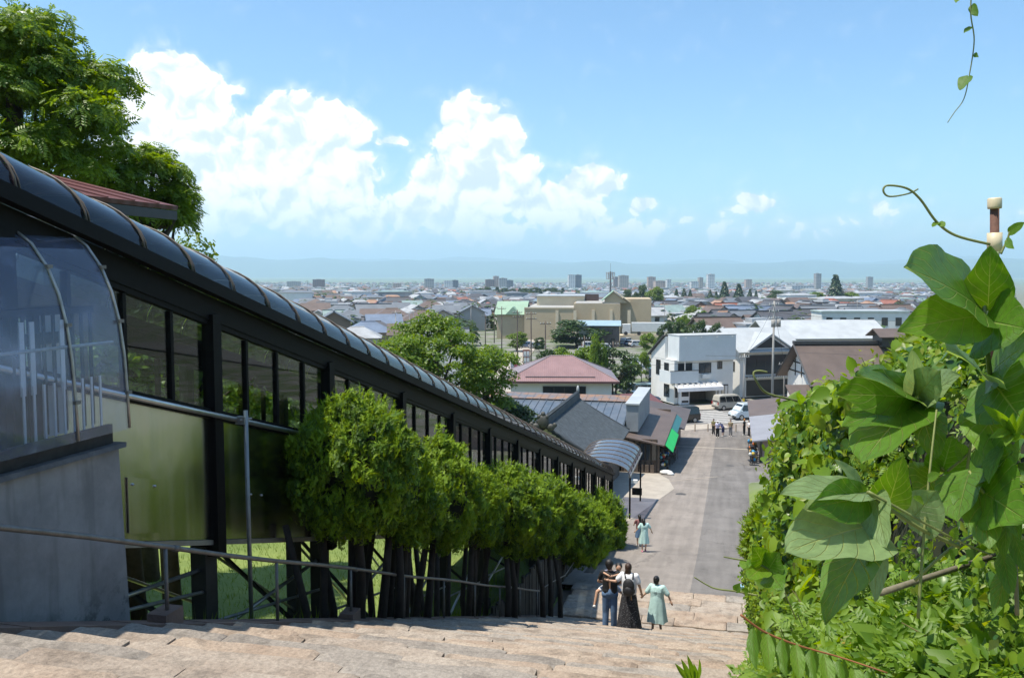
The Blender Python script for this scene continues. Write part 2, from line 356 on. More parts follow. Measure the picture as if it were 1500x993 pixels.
# ================================================================== roads
def road_mat(name, c, tar):
    m = bpy.data.materials.new(name); m.use_nodes = True; nt = m.node_tree; b = nt.nodes['Principled BSDF']; L = nt.links; b.inputs['Roughness'].default_value = .9; b.inputs['Specular IOR Level'].default_value = .25
    tc = N(nt, 'ShaderNodeTexCoord'); mp = N(nt, 'ShaderNodeMapping'); mp.inputs['Scale'].default_value = (2.2, .10, 1); L.new(tc.outputs['Object'], mp.inputs[0])
    tr = N(nt, 'ShaderNodeTexNoise', i_Scale=1.0, i_Detail=4.0, i_Roughness=.6); L.new(mp.outputs[0], tr.inputs['Vector']); bl = N(nt, 'ShaderNodeTexNoise', i_Scale=.45, i_Detail=8.0, i_Roughness=.7); L.new(tc.outputs['Object'], bl.inputs['Vector'])
    gr = N(nt, 'ShaderNodeTexNoise', i_Scale=45.0, i_Detail=3.0); L.new(tc.outputs['Object'], gr.inputs['Vector']); ck = N(nt, 'ShaderNodeTexVoronoi', feature='DISTANCE_TO_EDGE', i_Scale=.22); wp = N(nt, 'ShaderNodeVectorMath', operation='MULTIPLY_ADD'); L.new(bl.outputs['Color'], wp.inputs[0]); wp.inputs[1].default_value = (2.4, 2.4, 0); L.new(tc.outputs['Object'], wp.inputs[2]); L.new(wp.outputs[0], ck.inputs['Vector'])
    f = mth(nt, 'MULTIPLY', smooth(nt, tr.outputs[0], .3, .7, .86, 1.10), smooth(nt, bl.outputs[0], .3, .7, .84, 1.14)); f = mth(nt, 'MULTIPLY', f, smooth(nt, gr.outputs[0], .3, .7, .88, 1.1)); f = mth(nt, 'MULTIPLY', f, smooth(nt, ck.outputs['Distance'], .0, .006, tar, 1.0))
    q = N(nt, 'ShaderNodeMix', data_type='RGBA', blend_type='MULTIPLY'); q.inputs['Factor'].default_value = 1; q.inputs['A'].default_value = (*c, 1); cc = N(nt, 'ShaderNodeCombineColor'); [L.new(f, cc.inputs[i]) for i in range(3)]; L.new(cc.outputs[0], q.inputs['B']); L.new(q.outputs['Result'], b.inputs['Base Color'])
    bp = N(nt, 'ShaderNodeBump', i_Strength=.3, i_Distance=.01); L.new(gr.outputs[0], bp.inputs['Height']); L.new(bp.outputs[0], b.inputs['Normal']); return m
asph_l = road_mat('asphalt_pale', (.235, .207, .184), .7); asph_d = road_mat('asphalt_patch', (.165, .152, .142), .6)
conc = mat('concrete_pale', (.36, .32, .27), .85, .16, 1.2, bump=.3, bscale=40, detail=7)
paint = mat('road_paint', (.28, .275, .265), .85, .25, 2.5, col2=(.5, .49, .47))
street = mat('asphalt_street', (.17, .165, .16), .88, .12, .7, bump=.3, bscale=50, detail=7)
def strip(x0, x1, ylist, lift, xf=None):
    mb = MB()
    for y in ylist:
        a, b = (x0, x1) if xf is None else xf(y); mb.v += [(a, y, zroad(y) + lift), (b, y, zroad(y) + lift)]
    mb.f = [(2 * i, 2 * i + 1, 2 * i + 3, 2 * i + 2) for i in range(len(ylist) - 1)]; mb.m = [0] * len(mb.f); return mb
RY = [28.8, 31, 33, 35, 37, 42, 50, 60, 70, 78, 84, 88, 91, 94.2]
struct('approach_road', strip(-5.6, 4.0, RY, .0), asph_l)
struct('asphalt_patch', strip(-1.12, 4.0, RY, .006), asph_d)
struct('paved_forecourt', strip(0, 0, frange(40, 60.4, 2) + [60.4], .010, lambda y: (-8.8, pw(y, [(40, -5.0), (46, -4.2), (54, -3.1), (58, -3.7), (60.4, -4.6)]))), conc)
struct('concrete_band', strip(-4.4, 2.2, [78.4, 78.9], .014), conc)
mb = MB()
for k in range(7): mb.v += [(-3.9 + k * .55, 56.6 + k * .62, zroad(56.6 + k * .62) + .014), (-3.9 + k * .55, 56.75 + k * .62, zroad(56.75 + k * .62) + .014)]
mb.f = [(2 * i, 2 * i + 2, 2 * i + 3, 2 * i + 1) for i in range(6)]; mb.m = [0] * 6
struct('worn_paint_line', mb, mat('worn_paint', (.40, .34, .27), .85, .25, 2))
for (X, Y) in ((-2.6, 52.0), (.2, 66.5)):
    mb = MB(); mb.tube([(X, Y, zroad(Y) + .004), (X, Y, zroad(Y) + .016)], .31, 20); tag(mb.build('manhole_cover', mat('cast_iron', (.07, .062, .055), .6, .3, 12, bump=.5)), 'round iron manhole cover in the ' + ('pale lane' if X < 0 else 'darker lane') + ' of the road', 'manhole')
gt = thing('drain_grating', 'narrow steel drain grating along the left road edge', 'drain', (-5.0, 33, zroad(33)), world=True)
for k in range(14): Y = 31 + k * .8; MB().hexa([(-4.95, Y, zroad(Y) - .05), (-4.62, Y, zroad(Y) - .05), (-4.62, Y + .76, zroad(Y + .76) - .05), (-4.95, Y + .76, zroad(Y + .76) - .05), (-4.95, Y, zroad(Y) + .012), (-4.62, Y, zroad(Y) + .012), (-4.62, Y + .76, zroad(Y + .76) + .012), (-4.95, Y + .76, zroad(Y + .76) + .012)]).build('grate', mat('cast_iron', (.07, .062, .055)), gt)
# cross street in the town grid, with kerbs, pavements and a zebra crossing

def ground_poly(name, pts, z, m, th=None):
    mb = MB()
    if th: mb.prism([tw(u, v, z - th) for u, v in pts], (0, 0, th))
    else: mb.quad(*[tw(u, v, z) for u, v in pts])
    return struct(name, mb, m)
ground_poly('cross_street', [(-150, -4.6), (150, -4.6), (150, 4.6), (-150, 4.6)], ZS + .03, street)
ground_poly('pavement_near', [(-60, -7.4), (-1.6, -7.4), (-1.6, -4.6), (-60, -4.6)], ZS + .15, conc, .3)
ground_poly('pavement_near_right', [(4.0, -7.4), (60, -7.4), (60, -4.6), (4.0, -4.6)], ZS + .15, conc, .3)
ground_poly('pavement_far', [(-9, 4.6), (60, 4.6), (60, 8.6), (-9, 8.6)], ZS + .13, conc, .3)
ground_poly('junction', [(-2.4, -12), (5.2, -12), (5.2, -4.6), (-2.4, -4.6)], ZS + .02, asph_l)
ground_poly('car_park', [(-40, 9), (-10, 9), (-10, 70), (-40, 70)], ZS + .02, conc)
ground_poly('side_lane', [(-14, 4.6), (-9.5, 4.6), (-9.5, 40), (-14, 40)], ZS + .03, street)
zc = thing('zebra_crossing', 'white striped zebra crossing painted on the street by the vans', 'crossing', tw(1, 0, ZS), world=True)
for k in range(8):
    v = -4.0 + k * 1.08
    MB().quad(tw(-2.2, v, ZS + .036), tw(3.6, v, ZS + .036), tw(3.6, v + .5, ZS + .036), tw(-2.2, v + .5, ZS + .036)).build('stripe', paint, zc)
# lawn strips and fields
grassm = mat('mown_grass', (.10, .17, .03), .9, .3, .8, bump=.5, bscale=8, col2=(.17, .23, .05))
mb = MB(); mb.quad(*[Vector((p.x, p.y, EYE - 17.02)) for p in (at(905, 521, 176), at(975, 521, 176), at(985, 503, 215), at(915, 503, 215))]); struct('green_field', mb, grassm)
mb = MB(); q = [(720, 560, 112), (765, 520, 160), (795, 498, 225), (770, 498, 225), (735, 520, 160), (690, 560, 112)]
mb.quad(*[Vector((at(*p).x, at(*p).y, EYE - 16.55 - .003 * p[2] + .36)) for p in q]); struct('town_road', mb, conc)

# ================================================================== stone stairs
def stone_mat(name, c1, c2):
    m = bpy.data.materials.new(name); m.use_nodes = True; nt = m.node_tree; b = nt.nodes['Principled BSDF']; L = nt.links; b.inputs['Roughness'].default_value = .9; b.inputs['Specular IOR Level'].default_value = .25
    gm = N(nt, 'ShaderNodeNewGeometry'); big = N(nt, 'ShaderNodeTexNoise', i_Scale=1.1, i_Detail=5.0, i_Roughness=.7); L.new(gm.outputs['Position'], big.inputs['Vector'])
    fin = N(nt, 'ShaderNodeTexNoise', i_Scale=34.0, i_Detail=6.0, i_Roughness=.75); L.new(gm.outputs['Position'], fin.inputs['Vector'])
    pit = N(nt, 'ShaderNodeTexVoronoi', i_Scale=55.0); L.new(gm.outputs['Position'], pit.inputs['Vector'])
    st = N(nt, 'ShaderNodeTexNoise', i_Scale=3.3, i_Detail=8.0, i_Roughness=.7); L.new(gm.outputs['Position'], st.inputs['Vector'])
    mx = N(nt, 'ShaderNodeMix', data_type='RGBA'); L.new(smooth(nt, big.outputs[0], .3, .7), mx.inputs['Factor']); mx.inputs['A'].default_value = (*c1, 1); mx.inputs['B'].default_value = (*c2, 1)
    def mul(col, f, lo):   # wear darkening with a shape of its own
        q = N(nt, 'ShaderNodeMix', data_type='RGBA', blend_type='MULTIPLY'); q.inputs['Factor'].default_value = 1; L.new(col, q.inputs['A']); cc = N(nt, 'ShaderNodeCombineColor'); [L.new(f, cc.inputs[i]) for i in range(3)]; L.new(cc.outputs[0], q.inputs['B']); return q.outputs['Result']
    c = mul(mx.outputs['Result'], smooth(nt, fin.outputs[0], .30, .70, .62, 1.25, 'LINEAR'), 0); c = mul(c, smooth(nt, st.outputs[0], .36, .52, .68, 1.0), 0); c = mul(c, smooth(nt, pit.outputs['Distance'], .05, .22, .6, 1.0), 0)
    L.new(c, b.inputs['Base Color'])
    hh = mth(nt, 'ADD', fin.outputs[0], mth(nt, 'MULTIPLY', st.outputs[0], 1.6)); bp = N(nt, 'ShaderNodeBump', i_Strength=.9, i_Distance=.015); L.new(hh, bp.inputs['Height']); L.new(bp.outputs[0], b.inputs['Normal']); return m
stone = stone_mat('step_stone', (.30, .24, .19), (.41, .35, .29)); stone2 = stone_mat('step_stone_grey', (.265, .232, .20), (.365, .325, .28)); stone3 = stone_mat('step_stone_warm', (.32, .24, .18), (.43, .35, .275))
def stone_mesh(i, m):
    bm = bmesh.new(); bmesh.ops.create_cube(bm, size=1.0)
    bmesh.ops.subdivide_edges(bm, edges=[e for e in bm.edges if abs(e.verts[0].co.x - e.verts[1].co.x) > .5], cuts=7)
    bmesh.ops.bevel(bm, geom=[e for e in bm.edges if e.calc_face_angle(0) > 1], offset=.045, segments=1, affect='EDGES')
    for v in bm.verts:
        n_ = mnoise.noise_vector(v.co * 2.6 + Vector((i * 9.1, 3.0, 1))); v.co += Vector((n_.x * .012, n_.y * .035, n_.z * .035)); w2 = mnoise.noise_vector(Vector((v.co.x * 9, v.co.y * 3, i * 5.0))); v.co += Vector((0, w2.y * .03, w2.z * .03)) * (1 if v.co.z > 0 else 0)
    me = bpy.data.meshes.new('step_stone'); bm.to_mesh(me); bm.free(); me.materials.append(m); return me
SM = [stone_mesh(i, (stone, stone2, stone3)[i % 3]) for i in range(6)]
mb = MB(); mb.v = []
for y in frange(1.2, 29, .565): mb.v += [(-5.3, y, EYE - drop(y) - .22), (1.6, y, EYE - drop(y) - .22)]
mb.f = [(2 * i, 2 * i + 1, 2 * i + 3, 2 * i + 2) for i in range(len(mb.v) // 2 - 1)]; mb.m = [0] * len(mb.f)
st = struct('stone_stairs', mb, mat('mortar', (.13, .11, .09), .95, .2, 3))
rnd = random.Random(3)
TR = .565; RI = TR * .38
y = 2.9 - TR * 4; i = 0
while y < 28.6:
    base = drop(y + TR) + .05 if y > 2.9 - TR * .9 else 1.62
    if y > 26: base = 10.40
    x = -4.86 - rnd.random() * .1
    while x < 1.5:
        w = rnd.uniform(.75, 1.75) if y < 26 else rnd.uniform(.8, 1.7)
        if x + w > 1.3: w = 1.75 - x
        o = put('step_stone', SM[rnd.randrange(6)], st, (x + w / 2, y + TR / 2 + .012 + rnd.uniform(-.012, .012), EYE - base - .16 + rnd.uniform(-.012, .008)),
                (rnd.uniform(-.014, .014), rnd.uniform(-.012, .012), rnd.uniform(-.012, .012) + (pi if rnd.random() < .5 else 0)), (w - .012, TR + .03, .32))
        x += w
    y += TR; i += 1
# low stone kerb on the left edge
kerbm = mat('kerb_stone', (.20, .13, .10), .9, .25, 3, bump=.7, bscale=30)
kb = thing('stair_kerb', 'low reddish stone kerb along the left edge of the stairs', 'kerb', (-5.05, 3, EYE - 1.7), world=True)
y = -1.0
while y < 26:
    l = rnd.uniform(.9, 1.3); y1 = min(y + l, 26)
    za, zb = EYE - max(drop(y), 1.6) - .06, EYE - max(drop(y1), 1.6) - .06
    MB().hexa([(-5.25, y, za - .5), (-4.87, y, za - .5), (-4.87, y1 - .012, zb - .5), (-5.25, y1 - .012, zb - .5), (-5.25, y, za), (-4.87, y, za), (-4.87, y1 - .012, zb), (-5.25, y1 - .012, zb)]).build('kerb_stone', kerbm, kb)
    y += l
# pipe handrail
galv = mat('weathered_pipe', (.20, .185, .17), .55, .25, 9, metal=.6, bump=.2)
hr = thing('handrail', 'weathered grey pipe handrail down the left side of the stairs', 'handrail', (-5.0, 7, EYE - 3.2), world=True)
def zrail(Y): return EYE - 2.51 - .38 * (Y - 7.0)
MB().tube([(-5.0, 1.0, zrail(1.0))] + [(-5.0, yy, zrail(yy) + .012 * sin(yy * 1.3)) for yy in frange(2, 22.5, 1.0)] + [(-5.0, 23.5, zrail(23.5))], .024, 8).build('rail', galv, hr, True)
for k in range(-2, 9):
    Y = 7.0 + 2.03 * k
    MB().tube([(-5.0, Y, EYE - drop(Y) - .1), (-5.0, Y, zrail(Y))], .019, 8).build('post', galv, hr, True)
    if k in (0, 2): MB().box((-5.02, Y, EYE - drop(Y) - .02), (.2, .26, .16)).build('footing', kerbm, hr)
    if k % 2 == 0: MB().tube([(-5.0, Y + .12, zrail(Y + .12)), (-5.0, Y + .2, zrail(Y + .2))], .031, 8).build('coupling', galv, hr, True)
# rope from the rail end to the tree fence
MB().tube([(-5.0, 23.5, zrail(23.5)), (-4.95, 25, EYE - 9.05), (-4.9, 27, EYE - 9.5), (-4.9, 28.6, EYE - 9.6)], .014, 6).build('chain', galv, hr, True)
# landing slabs apron at the foot of the stairs on the left, retaining palisade
dark_wood = mat('dark_timber', (.035, .028, .022), .85, .4, 6, bump=.5, bscale=20)
pal = thing('timber_palisade', 'dark timber plank retaining wall beside the lower stairs', 'retaining wall', (-5.35, 22, EYE - 9), world=True)
Y = 18.5
while Y < 41.5:
    w = rnd.uniform(.13, .19); zt = hill(-7.0, Y) + rnd.uniform(-.05, .22); zb = EYE - drop(Y) - .6
    if zt > zb + .5: MB().box((-5.42 + rnd.uniform(-.03, .03), Y + w / 2, (zt + zb) / 2), (.07, w - .012, zt - zb), rnd.uniform(-.08, .08)).build('plank', dark_wood, pal)
    Y += w
# ================================================================== covered moving walkway
SL = .281
def zw(Y): return EYE - .2 - SL * (Y - 9.36)          # eave height
blk = mat('dark_bronze_frame', (.007, .0065, .0065), .55, .3, 12, spec=.10)
roofg = glassmat('smoked_polycarbonate', (.20, .25, .32), 1.58, .06, opaq=.34, opcol=(.012, .017, .03), streak=.2)
ribm = mat('rib_seal', (.11, .085, .065), .55, .35, 14)
wing = glassmat('window_glass', (.88, .92, .90), 1.5, .015)
def steel_mat():
    m = bpy.data.materials.new('stainless_panel'); m.use_nodes = True; nt = m.node_tree; b = nt.nodes['Principled BSDF']; L = nt.links
    tc = N(nt, 'ShaderNodeTexCoord'); mp = N(nt, 'ShaderNodeMapping'); mp.inputs['Scale'].default_value = (1, 3, .12); L.new(tc.outputs['Object'], mp.inputs[0])
    nz = N(nt, 'ShaderNodeTexNoise', i_Scale=1.6, i_Detail=7.0, i_Roughness=.6); L.new(mp.outputs[0], nz.inputs['Vector'])
    big = N(nt, 'ShaderNodeTexNoise', i_Scale=1.1, i_Detail=2.0); L.new(tc.outputs['Object'], big.inputs['Vector'])
    mx = N(nt, 'ShaderNodeMix', data_type='RGBA'); L.new(nz.outputs[0], mx.inputs['Factor']); mx.inputs['A'].default_value = (.50, .49, .455, 1); mx.inputs['B'].default_value = (.62, .605, .565, 1)
    L.new(mx.outputs['Result'], b.inputs['Base Color']); b.inputs['Metallic'].default_value = 1.0
    L.new(smooth(nt, nz.outputs[0], .3, .7, .17, .27), b.inputs['Roughness'])
    bp = N(nt, 'ShaderNodeBump', i_Strength=.25, i_Distance=.05); L.new(big.outputs[0], bp.inputs['Height']); L.new(bp.outputs[0], b.inputs['Normal'])
    return m
steel = steel_mat()
wk = thing('covered_walkway', 'long glazed moving walkway with dark curved roof running down the hillside', 'walkway', (-7.0, 9.36, EYE - 3), world=True)
XR, XL = -5.9, -8.25; Y0, Y1 = -4.4, 46.0; RW = 2.4; RC = -5.75 - RW / 2; RR = .6
def arc(t): return RC + RW / 2 * cos(t), RR * sin(t)
# roof panels + ribs (shared meshes)
PSP = .82; NA = 14
def wrap(me, name, Y, parent=wk):
    return put(name, me, parent, loc=(-wk.location.x, Y - wk.location.y, zw(Y) - wk.location.z) if parent is wk else (0, Y, zw(Y)))
pm = MB()
for k in range(NA + 1):
    x, z = arc(pi * k / NA)
    pm.v += [(x, .012, z - .012 * SL), (x, PSP - .012, z - (PSP - .012) * SL)]
pm.f = [(2 * k, 2 * k + 1, 2 * k + 3, 2 * k + 2) for k in range(NA)]; pm.m = [0] * NA
panel_me = pm.mesh('roof_panel', roofg, True)
rm_ = MB(); rm_.tube([(RC + (RW / 2 + .012) * cos(pi * k / 18), 0, (RR + .012) * sin(pi * k / 18)) for k in range(19)], .010, 6)
rm_.tube([(RC + (RW / 2 + .002) * cos(pi * k / 18), .055, (RR + .002) * sin(pi * k / 18) - .015) for k in range(19)], .007, 5)
rib_me = rm_.mesh('roof_rib', ribm, True)
bolt = MB()
for k in (1, 3, 5, 7):
    x, z = arc(pi * k / 18); bolt.ball((x + .02, .06, z), .014, 4)
nP = int((Y1 - Y0) / PSP); yr = Y1 - nP * PSP
for k in range(nP + 1):
    Y = 7.03 + (k - 14) * PSP
    if Y < Y0 or Y > Y1: continue
    wrap(rib_me, 'roof_rib', Y)
    if Y + PSP < Y1 + .3: wrap(panel_me, 'roof_panel', Y)
# eave gutters, ridge purlins, top rails
def beam(name, x0, x1, z0, z1, m, ya=Y0, yb=Y1, parent=wk):
    mb = MB(); mb.hexa([(x0, ya, zw(ya) + z0), (x1, ya, zw(ya) + z0), (x1, yb, zw(yb) + z0), (x0, yb, zw(yb) + z0), (x0, ya, zw(ya) + z1), (x1, ya, zw(ya) + z1), (x1, yb, zw(yb) + z1), (x0, yb, zw(yb) + z1)])
    return mb.build(name, m, parent)
for s in (0, 1):
    xa = (-5.78, -5.66) if s == 0 else (-8.24, -8.12 - .2)
    beam('gutter', -5.82 if s == 0 else -8.36, -5.70 if s == 0 else -8.24 + .06, -.13, .01, blk)
    x = XR if s == 0 else XL
    beam('top_rail', x - .06, x + .06, -.40, -.131, blk)
    beam('window_head', x - .045, x + .045, -.46, -.401, blk)
    beam('sill_rail', x - .055, x + .055, -1.56, -1.44, blk)
    beam('base_beam', x - .04, x + .04, -3.06, -3.0, mat('steel_edge', (.3, .28, .24), .5, .2, 5, metal=.5))
beam('floor_deck', XL + .06, XR - .06, -2.55, -2.40, mat('walkway_floor', (.06, .055, .05), .7, .2, 3))
beam('underside', XL + .05, XR - .05, -3.04, -2.98, mat('walkway_soffit', (.03, .03, .03), .8, .2, 3))
beam('moving_handrail', -6.9, -6.82, -1.62, -1.55, mat('black_rubber', (.012, .012, .012), .5, .2, 3))
beam('balustrade', -6.88, -6.84, -2.4, -1.62, mat('balustrade_panel', (.10, .10, .11), .35, .2, 2))
# columns, mullions, panes, steel panels per bay (shared)
BAY = 3.05; YC = 9.2
colm = MB(); colm.box((0, 0, -1.75), (.15, .17, 2.86)); col_me = colm.mesh('column', blk)
mul_me = MB().box((0, 0, -.96), (.07, .05, .98)).mesh('mullion', blk)
pw_ = BAY / 4
def shear(mb): mb.v = [(x, y, z - SL * y) for x, y, z in mb.v]; return mb
pane_me = shear(MB().box((0, pw_ / 2, -.95), (.008, pw_ - .05, .98))).mesh('pane', wing)
pan_me = shear(MB().box((0, BAY / 2, -2.28), (.03, BAY - .17, 1.43))).mesh('steel_panel', steel)
stw = mat('white_wall_board', (.62, .62, .60), .7, .1, 3)
k0 = int(math.floor((Y0 - YC) / BAY)) + 1
nb = int((Y1 - YC) / BAY)
def pl(me, name, x, Y): return put(name, me, wk, loc=(x - wk.location.x, Y - wk.location.y, zw(Y) - wk.location.z))
for k in range(k0, nb + 1):
    Y = YC + k * BAY
    for x in (XR, XL):
        pl(col_me, 'column', x + (.03 if x == XR else -.03), Y)
        if Y + BAY > Y1 + .5: continue
        for j in range(4):
            if j: pl(mul_me, 'mullion', x, Y + j * pw_)
            pl(pane_me, 'pane', x, Y + j * pw_ + (.0))
        pl(pan_me, 'steel_panel', x, Y)
# cover plates bolted to the steel panels
for (px, py, wpx, hpx) in ((199, 740, 56, 82), (366, 748, 34, 66)):
    d = 5.9 * 1339 / (1069 - px); p = at(px, py, d); w = wpx / 1300 * d * 1.25; h = hpx / 1300 * d
    cp = shear(MB().box((0, 0, 0), (.012, w, h))); cp.v = [(XR + .028 + x, p.y + y, p.z + z) for x, y, z in cp.v]
    c_ = cp.build('cover_plate', steel, wk)
    bm_ = MB()
    for (a, b) in ((-.36, .38), (.36, .38)): bm_.ball((XR + .04, p.y + a * w, p.z + b * h - SL * a * w), .014, 5)
    bm_.build('bolt', mat('zinc', (.6, .62, .65), .3, .1, 4, metal=.9), c_)
# scaffold pipes along the outside
scaf = mat('scaffold_pipe', (.50, .51, .52), .32, .15, 6, metal=.85)
scafw = mat('worn_scaffold', (.26, .26, .25), .5, .25, 6, metal=.6)
def scf(name, label, pts, r=.024, m=None, group=None):
    o = MB().tube(pts, r, 10).build(name, m or scaf, None, True); return tag(o, label, 'pipe', group)
zp = lambda Y: zw(Y) - 1.52
scf('scaffold_pipe', 'shiny silver pipe along the walkway wall below its windows', [(-5.76, 4.0, zp(4.0)), (-5.76, 12.2, zp(12.2))], .030)
scf('scaffold_post', 'upright grey scaffold pipe in front of the walkway column', [(-5.66, 9.55, zp(9.55) + .12), (-5.64, 9.55, hill(-5.7, 9.55) - .2)], .027, scafw)
cl = MB(); cl.box((-5.71, 9.55, zp(9.55)), (.12, .10, .09)); cl.tube([(-5.70, 9.48, zp(9.5)), (-5.62, 9.62, zp(9.6) + .03)], .012, 6); tag(cl.build('pipe_clamp', scafw), 'rusty clamp joining the crossing scaffold pipes', 'clamp')
# trestle legs and braces below the deck
trm = mat('trestle_steel', (.022, .02, .018), .7, .4, 4)
for k in range(k0, nb):
    Y = YC + k * BAY
    for x in (-6.05, -8.1):
        zt = zw(Y) - 3.06; zb = hill(x, Y) - .3
        if zt - zb < .3: continue
        mb = MB(); mb.box((x, Y, (zt + zb) / 2), (.20, .24, zt - zb)); mb.box((x, Y, zb + .42), (.36, .4, .22)); mb.build('trestle_leg', trm, wk)
    zt = zw(Y) - 3.06; zb = hill(-7, Y)
    if zt - zb > .8:
        MB().tube([(-8.05, Y, zt - .1), (-6.1, Y, zb + .15)], .035, 8).build('cross_brace', trm, wk)
        MB().tube([(-6.05, Y + .1, zb + .25), (-6.05, Y + BAY - .1, zw(Y + BAY) - 3.1 - .25)], .026, 8).build('diagonal_brace', scaf, wk, True)
        MB().tube([(-6.0, Y, (zt + zb) / 2 - .25), (-6.0, Y + BAY, (zt + zb) / 2 - .3 - SL * BAY * .7)], .022, 8).build('tie_pipe', scafw, wk, True)
        MB().tube([(-8.05, Y + .1, zt - .35), (-8.05, Y + BAY - .1, zb + .1 - .38 * BAY * .6)], .026, 8).build('diagonal_brace', scaf, wk, True)
# ---------------- exit canopy at the foot of the walkway
cano = glassmat('canopy_sheet', (.42, .42, .55), 1.58, .10, opaq=.22, opcol=(.25, .26, .34))
ec = thing('exit_canopy', 'arched violet clear plastic canopy on thin posts at the walkway foot', 'canopy', (-6.1, 46.5, zroad(46)), world=True)
ex0, ex1, ez, er = -7.7, -4.65, EYE - 9.95, .66
def earc(t): return (ex0 + ex1) / 2 + (ex1 - ex0) / 2 * cos(t), ez + er * sin(t)
for j in range(7):
    ya = 43.2 + j * 1.0
    if j < 6:
        mb = MB()
        for k in range(13):
            x, z = earc(pi * k / 12); mb.v += [(x, ya + .02, z), (x, ya + .98, z)]
        mb.f = [(2 * k, 2 * k + 1, 2 * k + 3, 2 * k + 2) for k in range(12)]; mb.m = [0] * 12; mb.build('canopy_panel', cano, ec, True)
    MB().tube([(earc(pi * k / 14)[0], ya, earc(pi * k / 14)[1] + .01) for k in range(15)], .022, 6).build('rib', ribm, ec, True)
for x in (ex0, ex1):
    MB().span((x - .05, 43.2, ez - .1), (x + .05, 49.2, ez - .005)).build('eave_rail', scafw, ec)
    for yy in (43.4, 48.8): MB().tube([(x, yy, zroad(yy) - .1), (x, yy, ez - .1)], .045, 8).build('post', blk, ec, True)
MB().box((-4.45, 43.6, ez - .35), (.3, .2, .16)).build('lamp_box', mat('lamp_white', (.75, .75, .72), .4, .05, 2), ec)
s_ = MB(); s_.box((-4.42, 44.6, EYE - 11.05), (.5, .06, .36)); tag(s_.build('sign_box', blk), 'small black signboard hung on the canopy post', 'sign')
# end portal frame of the walkway
pf = MB(); ye = 46.0
pf.box((XR, ye, zw(ye) - 1.5), (.16, .16, 2.9)); pf.box((XL, ye, zw(ye) - 1.5), (.16, .16, 2.9)); pf.build('end_frame', blk, wk)

# ---------------- concrete entrance block with clear plastic hood (left foreground)
def mould_mat():
    m = bpy.data.materials.new('mould_stained_concrete'); m.use_nodes = True; nt = m.node_tree; b = nt.nodes['Principled BSDF']; L = nt.links; b.inputs['Roughness'].default_value = .88; b.inputs['Specular IOR Level'].default_value = .2
    tc = N(nt, 'ShaderNodeTexCoord'); n1 = N(nt, 'ShaderNodeTexNoise', i_Scale=1.4, i_Detail=9.0, i_Roughness=.68); n2 = N(nt, 'ShaderNodeTexNoise', i_Scale=5.5, i_Detail=9.0, i_Roughness=.72); mp = N(nt, 'ShaderNodeMapping'); mp.inputs['Scale'].default_value = (1, 5, .5); n3 = N(nt, 'ShaderNodeTexNoise', i_Scale=1.6, i_Detail=6.0)
    L.new(tc.outputs['Object'], n1.inputs['Vector']); L.new(tc.outputs['Object'], n2.inputs['Vector']); L.new(tc.outputs['Object'], mp.inputs[0]); L.new(mp.outputs[0], n3.inputs['Vector']); sp_ = N(nt, 'ShaderNodeSeparateXYZ'); L.new(tc.outputs['Object'], sp_.inputs[0])
    c = N(nt, 'ShaderNodeMix', data_type='RGBA'); L.new(smooth(nt, n1.outputs[0], .3, .7), c.inputs['Factor']); c.inputs['A'].default_value = (.20, .195, .195, 1); c.inputs['B'].default_value = (.31, .30, .295, 1)
    st_ = N(nt, 'ShaderNodeMix', data_type='RGBA'); L.new(smooth(nt, n3.outputs[0], .52, .72, 0.0, .45), st_.inputs['Factor']); L.new(c.outputs['Result'], st_.inputs['A']); st_.inputs['B'].default_value = (.12, .115, .11, 1)
    low = smooth(nt, sp_.outputs[2], EYE - 2.55, EYE - 3.3); md = mth(nt, 'MULTIPLY', smooth(nt, n2.outputs[0], .50, .60), low)      # mould blotches growing from the foot
    mo = N(nt, 'ShaderNodeMix', data_type='RGBA'); L.new(mth(nt, 'MULTIPLY', md, .8), mo.inputs['Factor']); L.new(st_.outputs['Result'], mo.inputs['A']); mo.inputs['B'].default_value = (.035, .038, .032, 1); L.new(mo.outputs['Result'], b.inputs['Base Color'])
    bp = N(nt, 'ShaderNodeBump', i_Strength=.5, i_Distance=.012); L.new(n2.outputs[0], bp.inputs['Height']); L.new(bp.outputs[0], b.inputs['Normal']); return m
pier_m = mould_mat() or mat('painted_concrete', (.17, .165, .165), .85, .16, 1.7, bump=.6, bscale=16, detail=9, col2=(.30, .285, .28))
eb = thing('entrance_hood', 'clear curved plastic hood over a grey concrete side entrance', 'entrance', (-5.6, 4.5, EYE - 3.2), world=True)
zt = EYE - 1.575
bm = bmesh.new()
pts = [(-5.28, -.6, -5), (-5.28, 7.02, -5), (-5.95, 7.02, -5), (-5.95, -.6, -5), (-5.36, -.6, 0), (-5.36, 6.87, 0), (-5.93, 6.87, 0), (-5.93, -.6, 0)]
mb = MB(); mb.hexa([(p[0], p[1], zt + p[2]) for p in pts]); mb.build('concrete_wall', pier_m, eb)
MB().hexa([(-5.93, -.6, zt + .003), (-5.30, -.6, zt + .003), (-5.30, 6.90, zt + .003), (-5.93, 6.90, zt + .003), (-5.93, -.6, zt + .04), (-5.32, -.6, zt + .04), (-5.32, 6.93, zt + .04), (-5.93, 6.93, zt + .04)]).build('coping', mat('coping_dark', (.10, .09, .085), .8, .4, 7, bump=.4), eb)
MB().tube([at(0, 708, 6.74), at(14, 724, 6.86), at(38, 752, 7.05), at(58, 790, 7.22), at(78, 840, 7.39), at(105, 890, 7.62)], .006, 5).build('scratch', mat('pale_scratch', (.42, .40, .37), .8, .1, 9), eb)
hood = glassmat('clear_polycarbonate', (.82, .86, .96), 1.85, .04, opaq=.12, opcol=(.50, .55, .80), streak=.25)
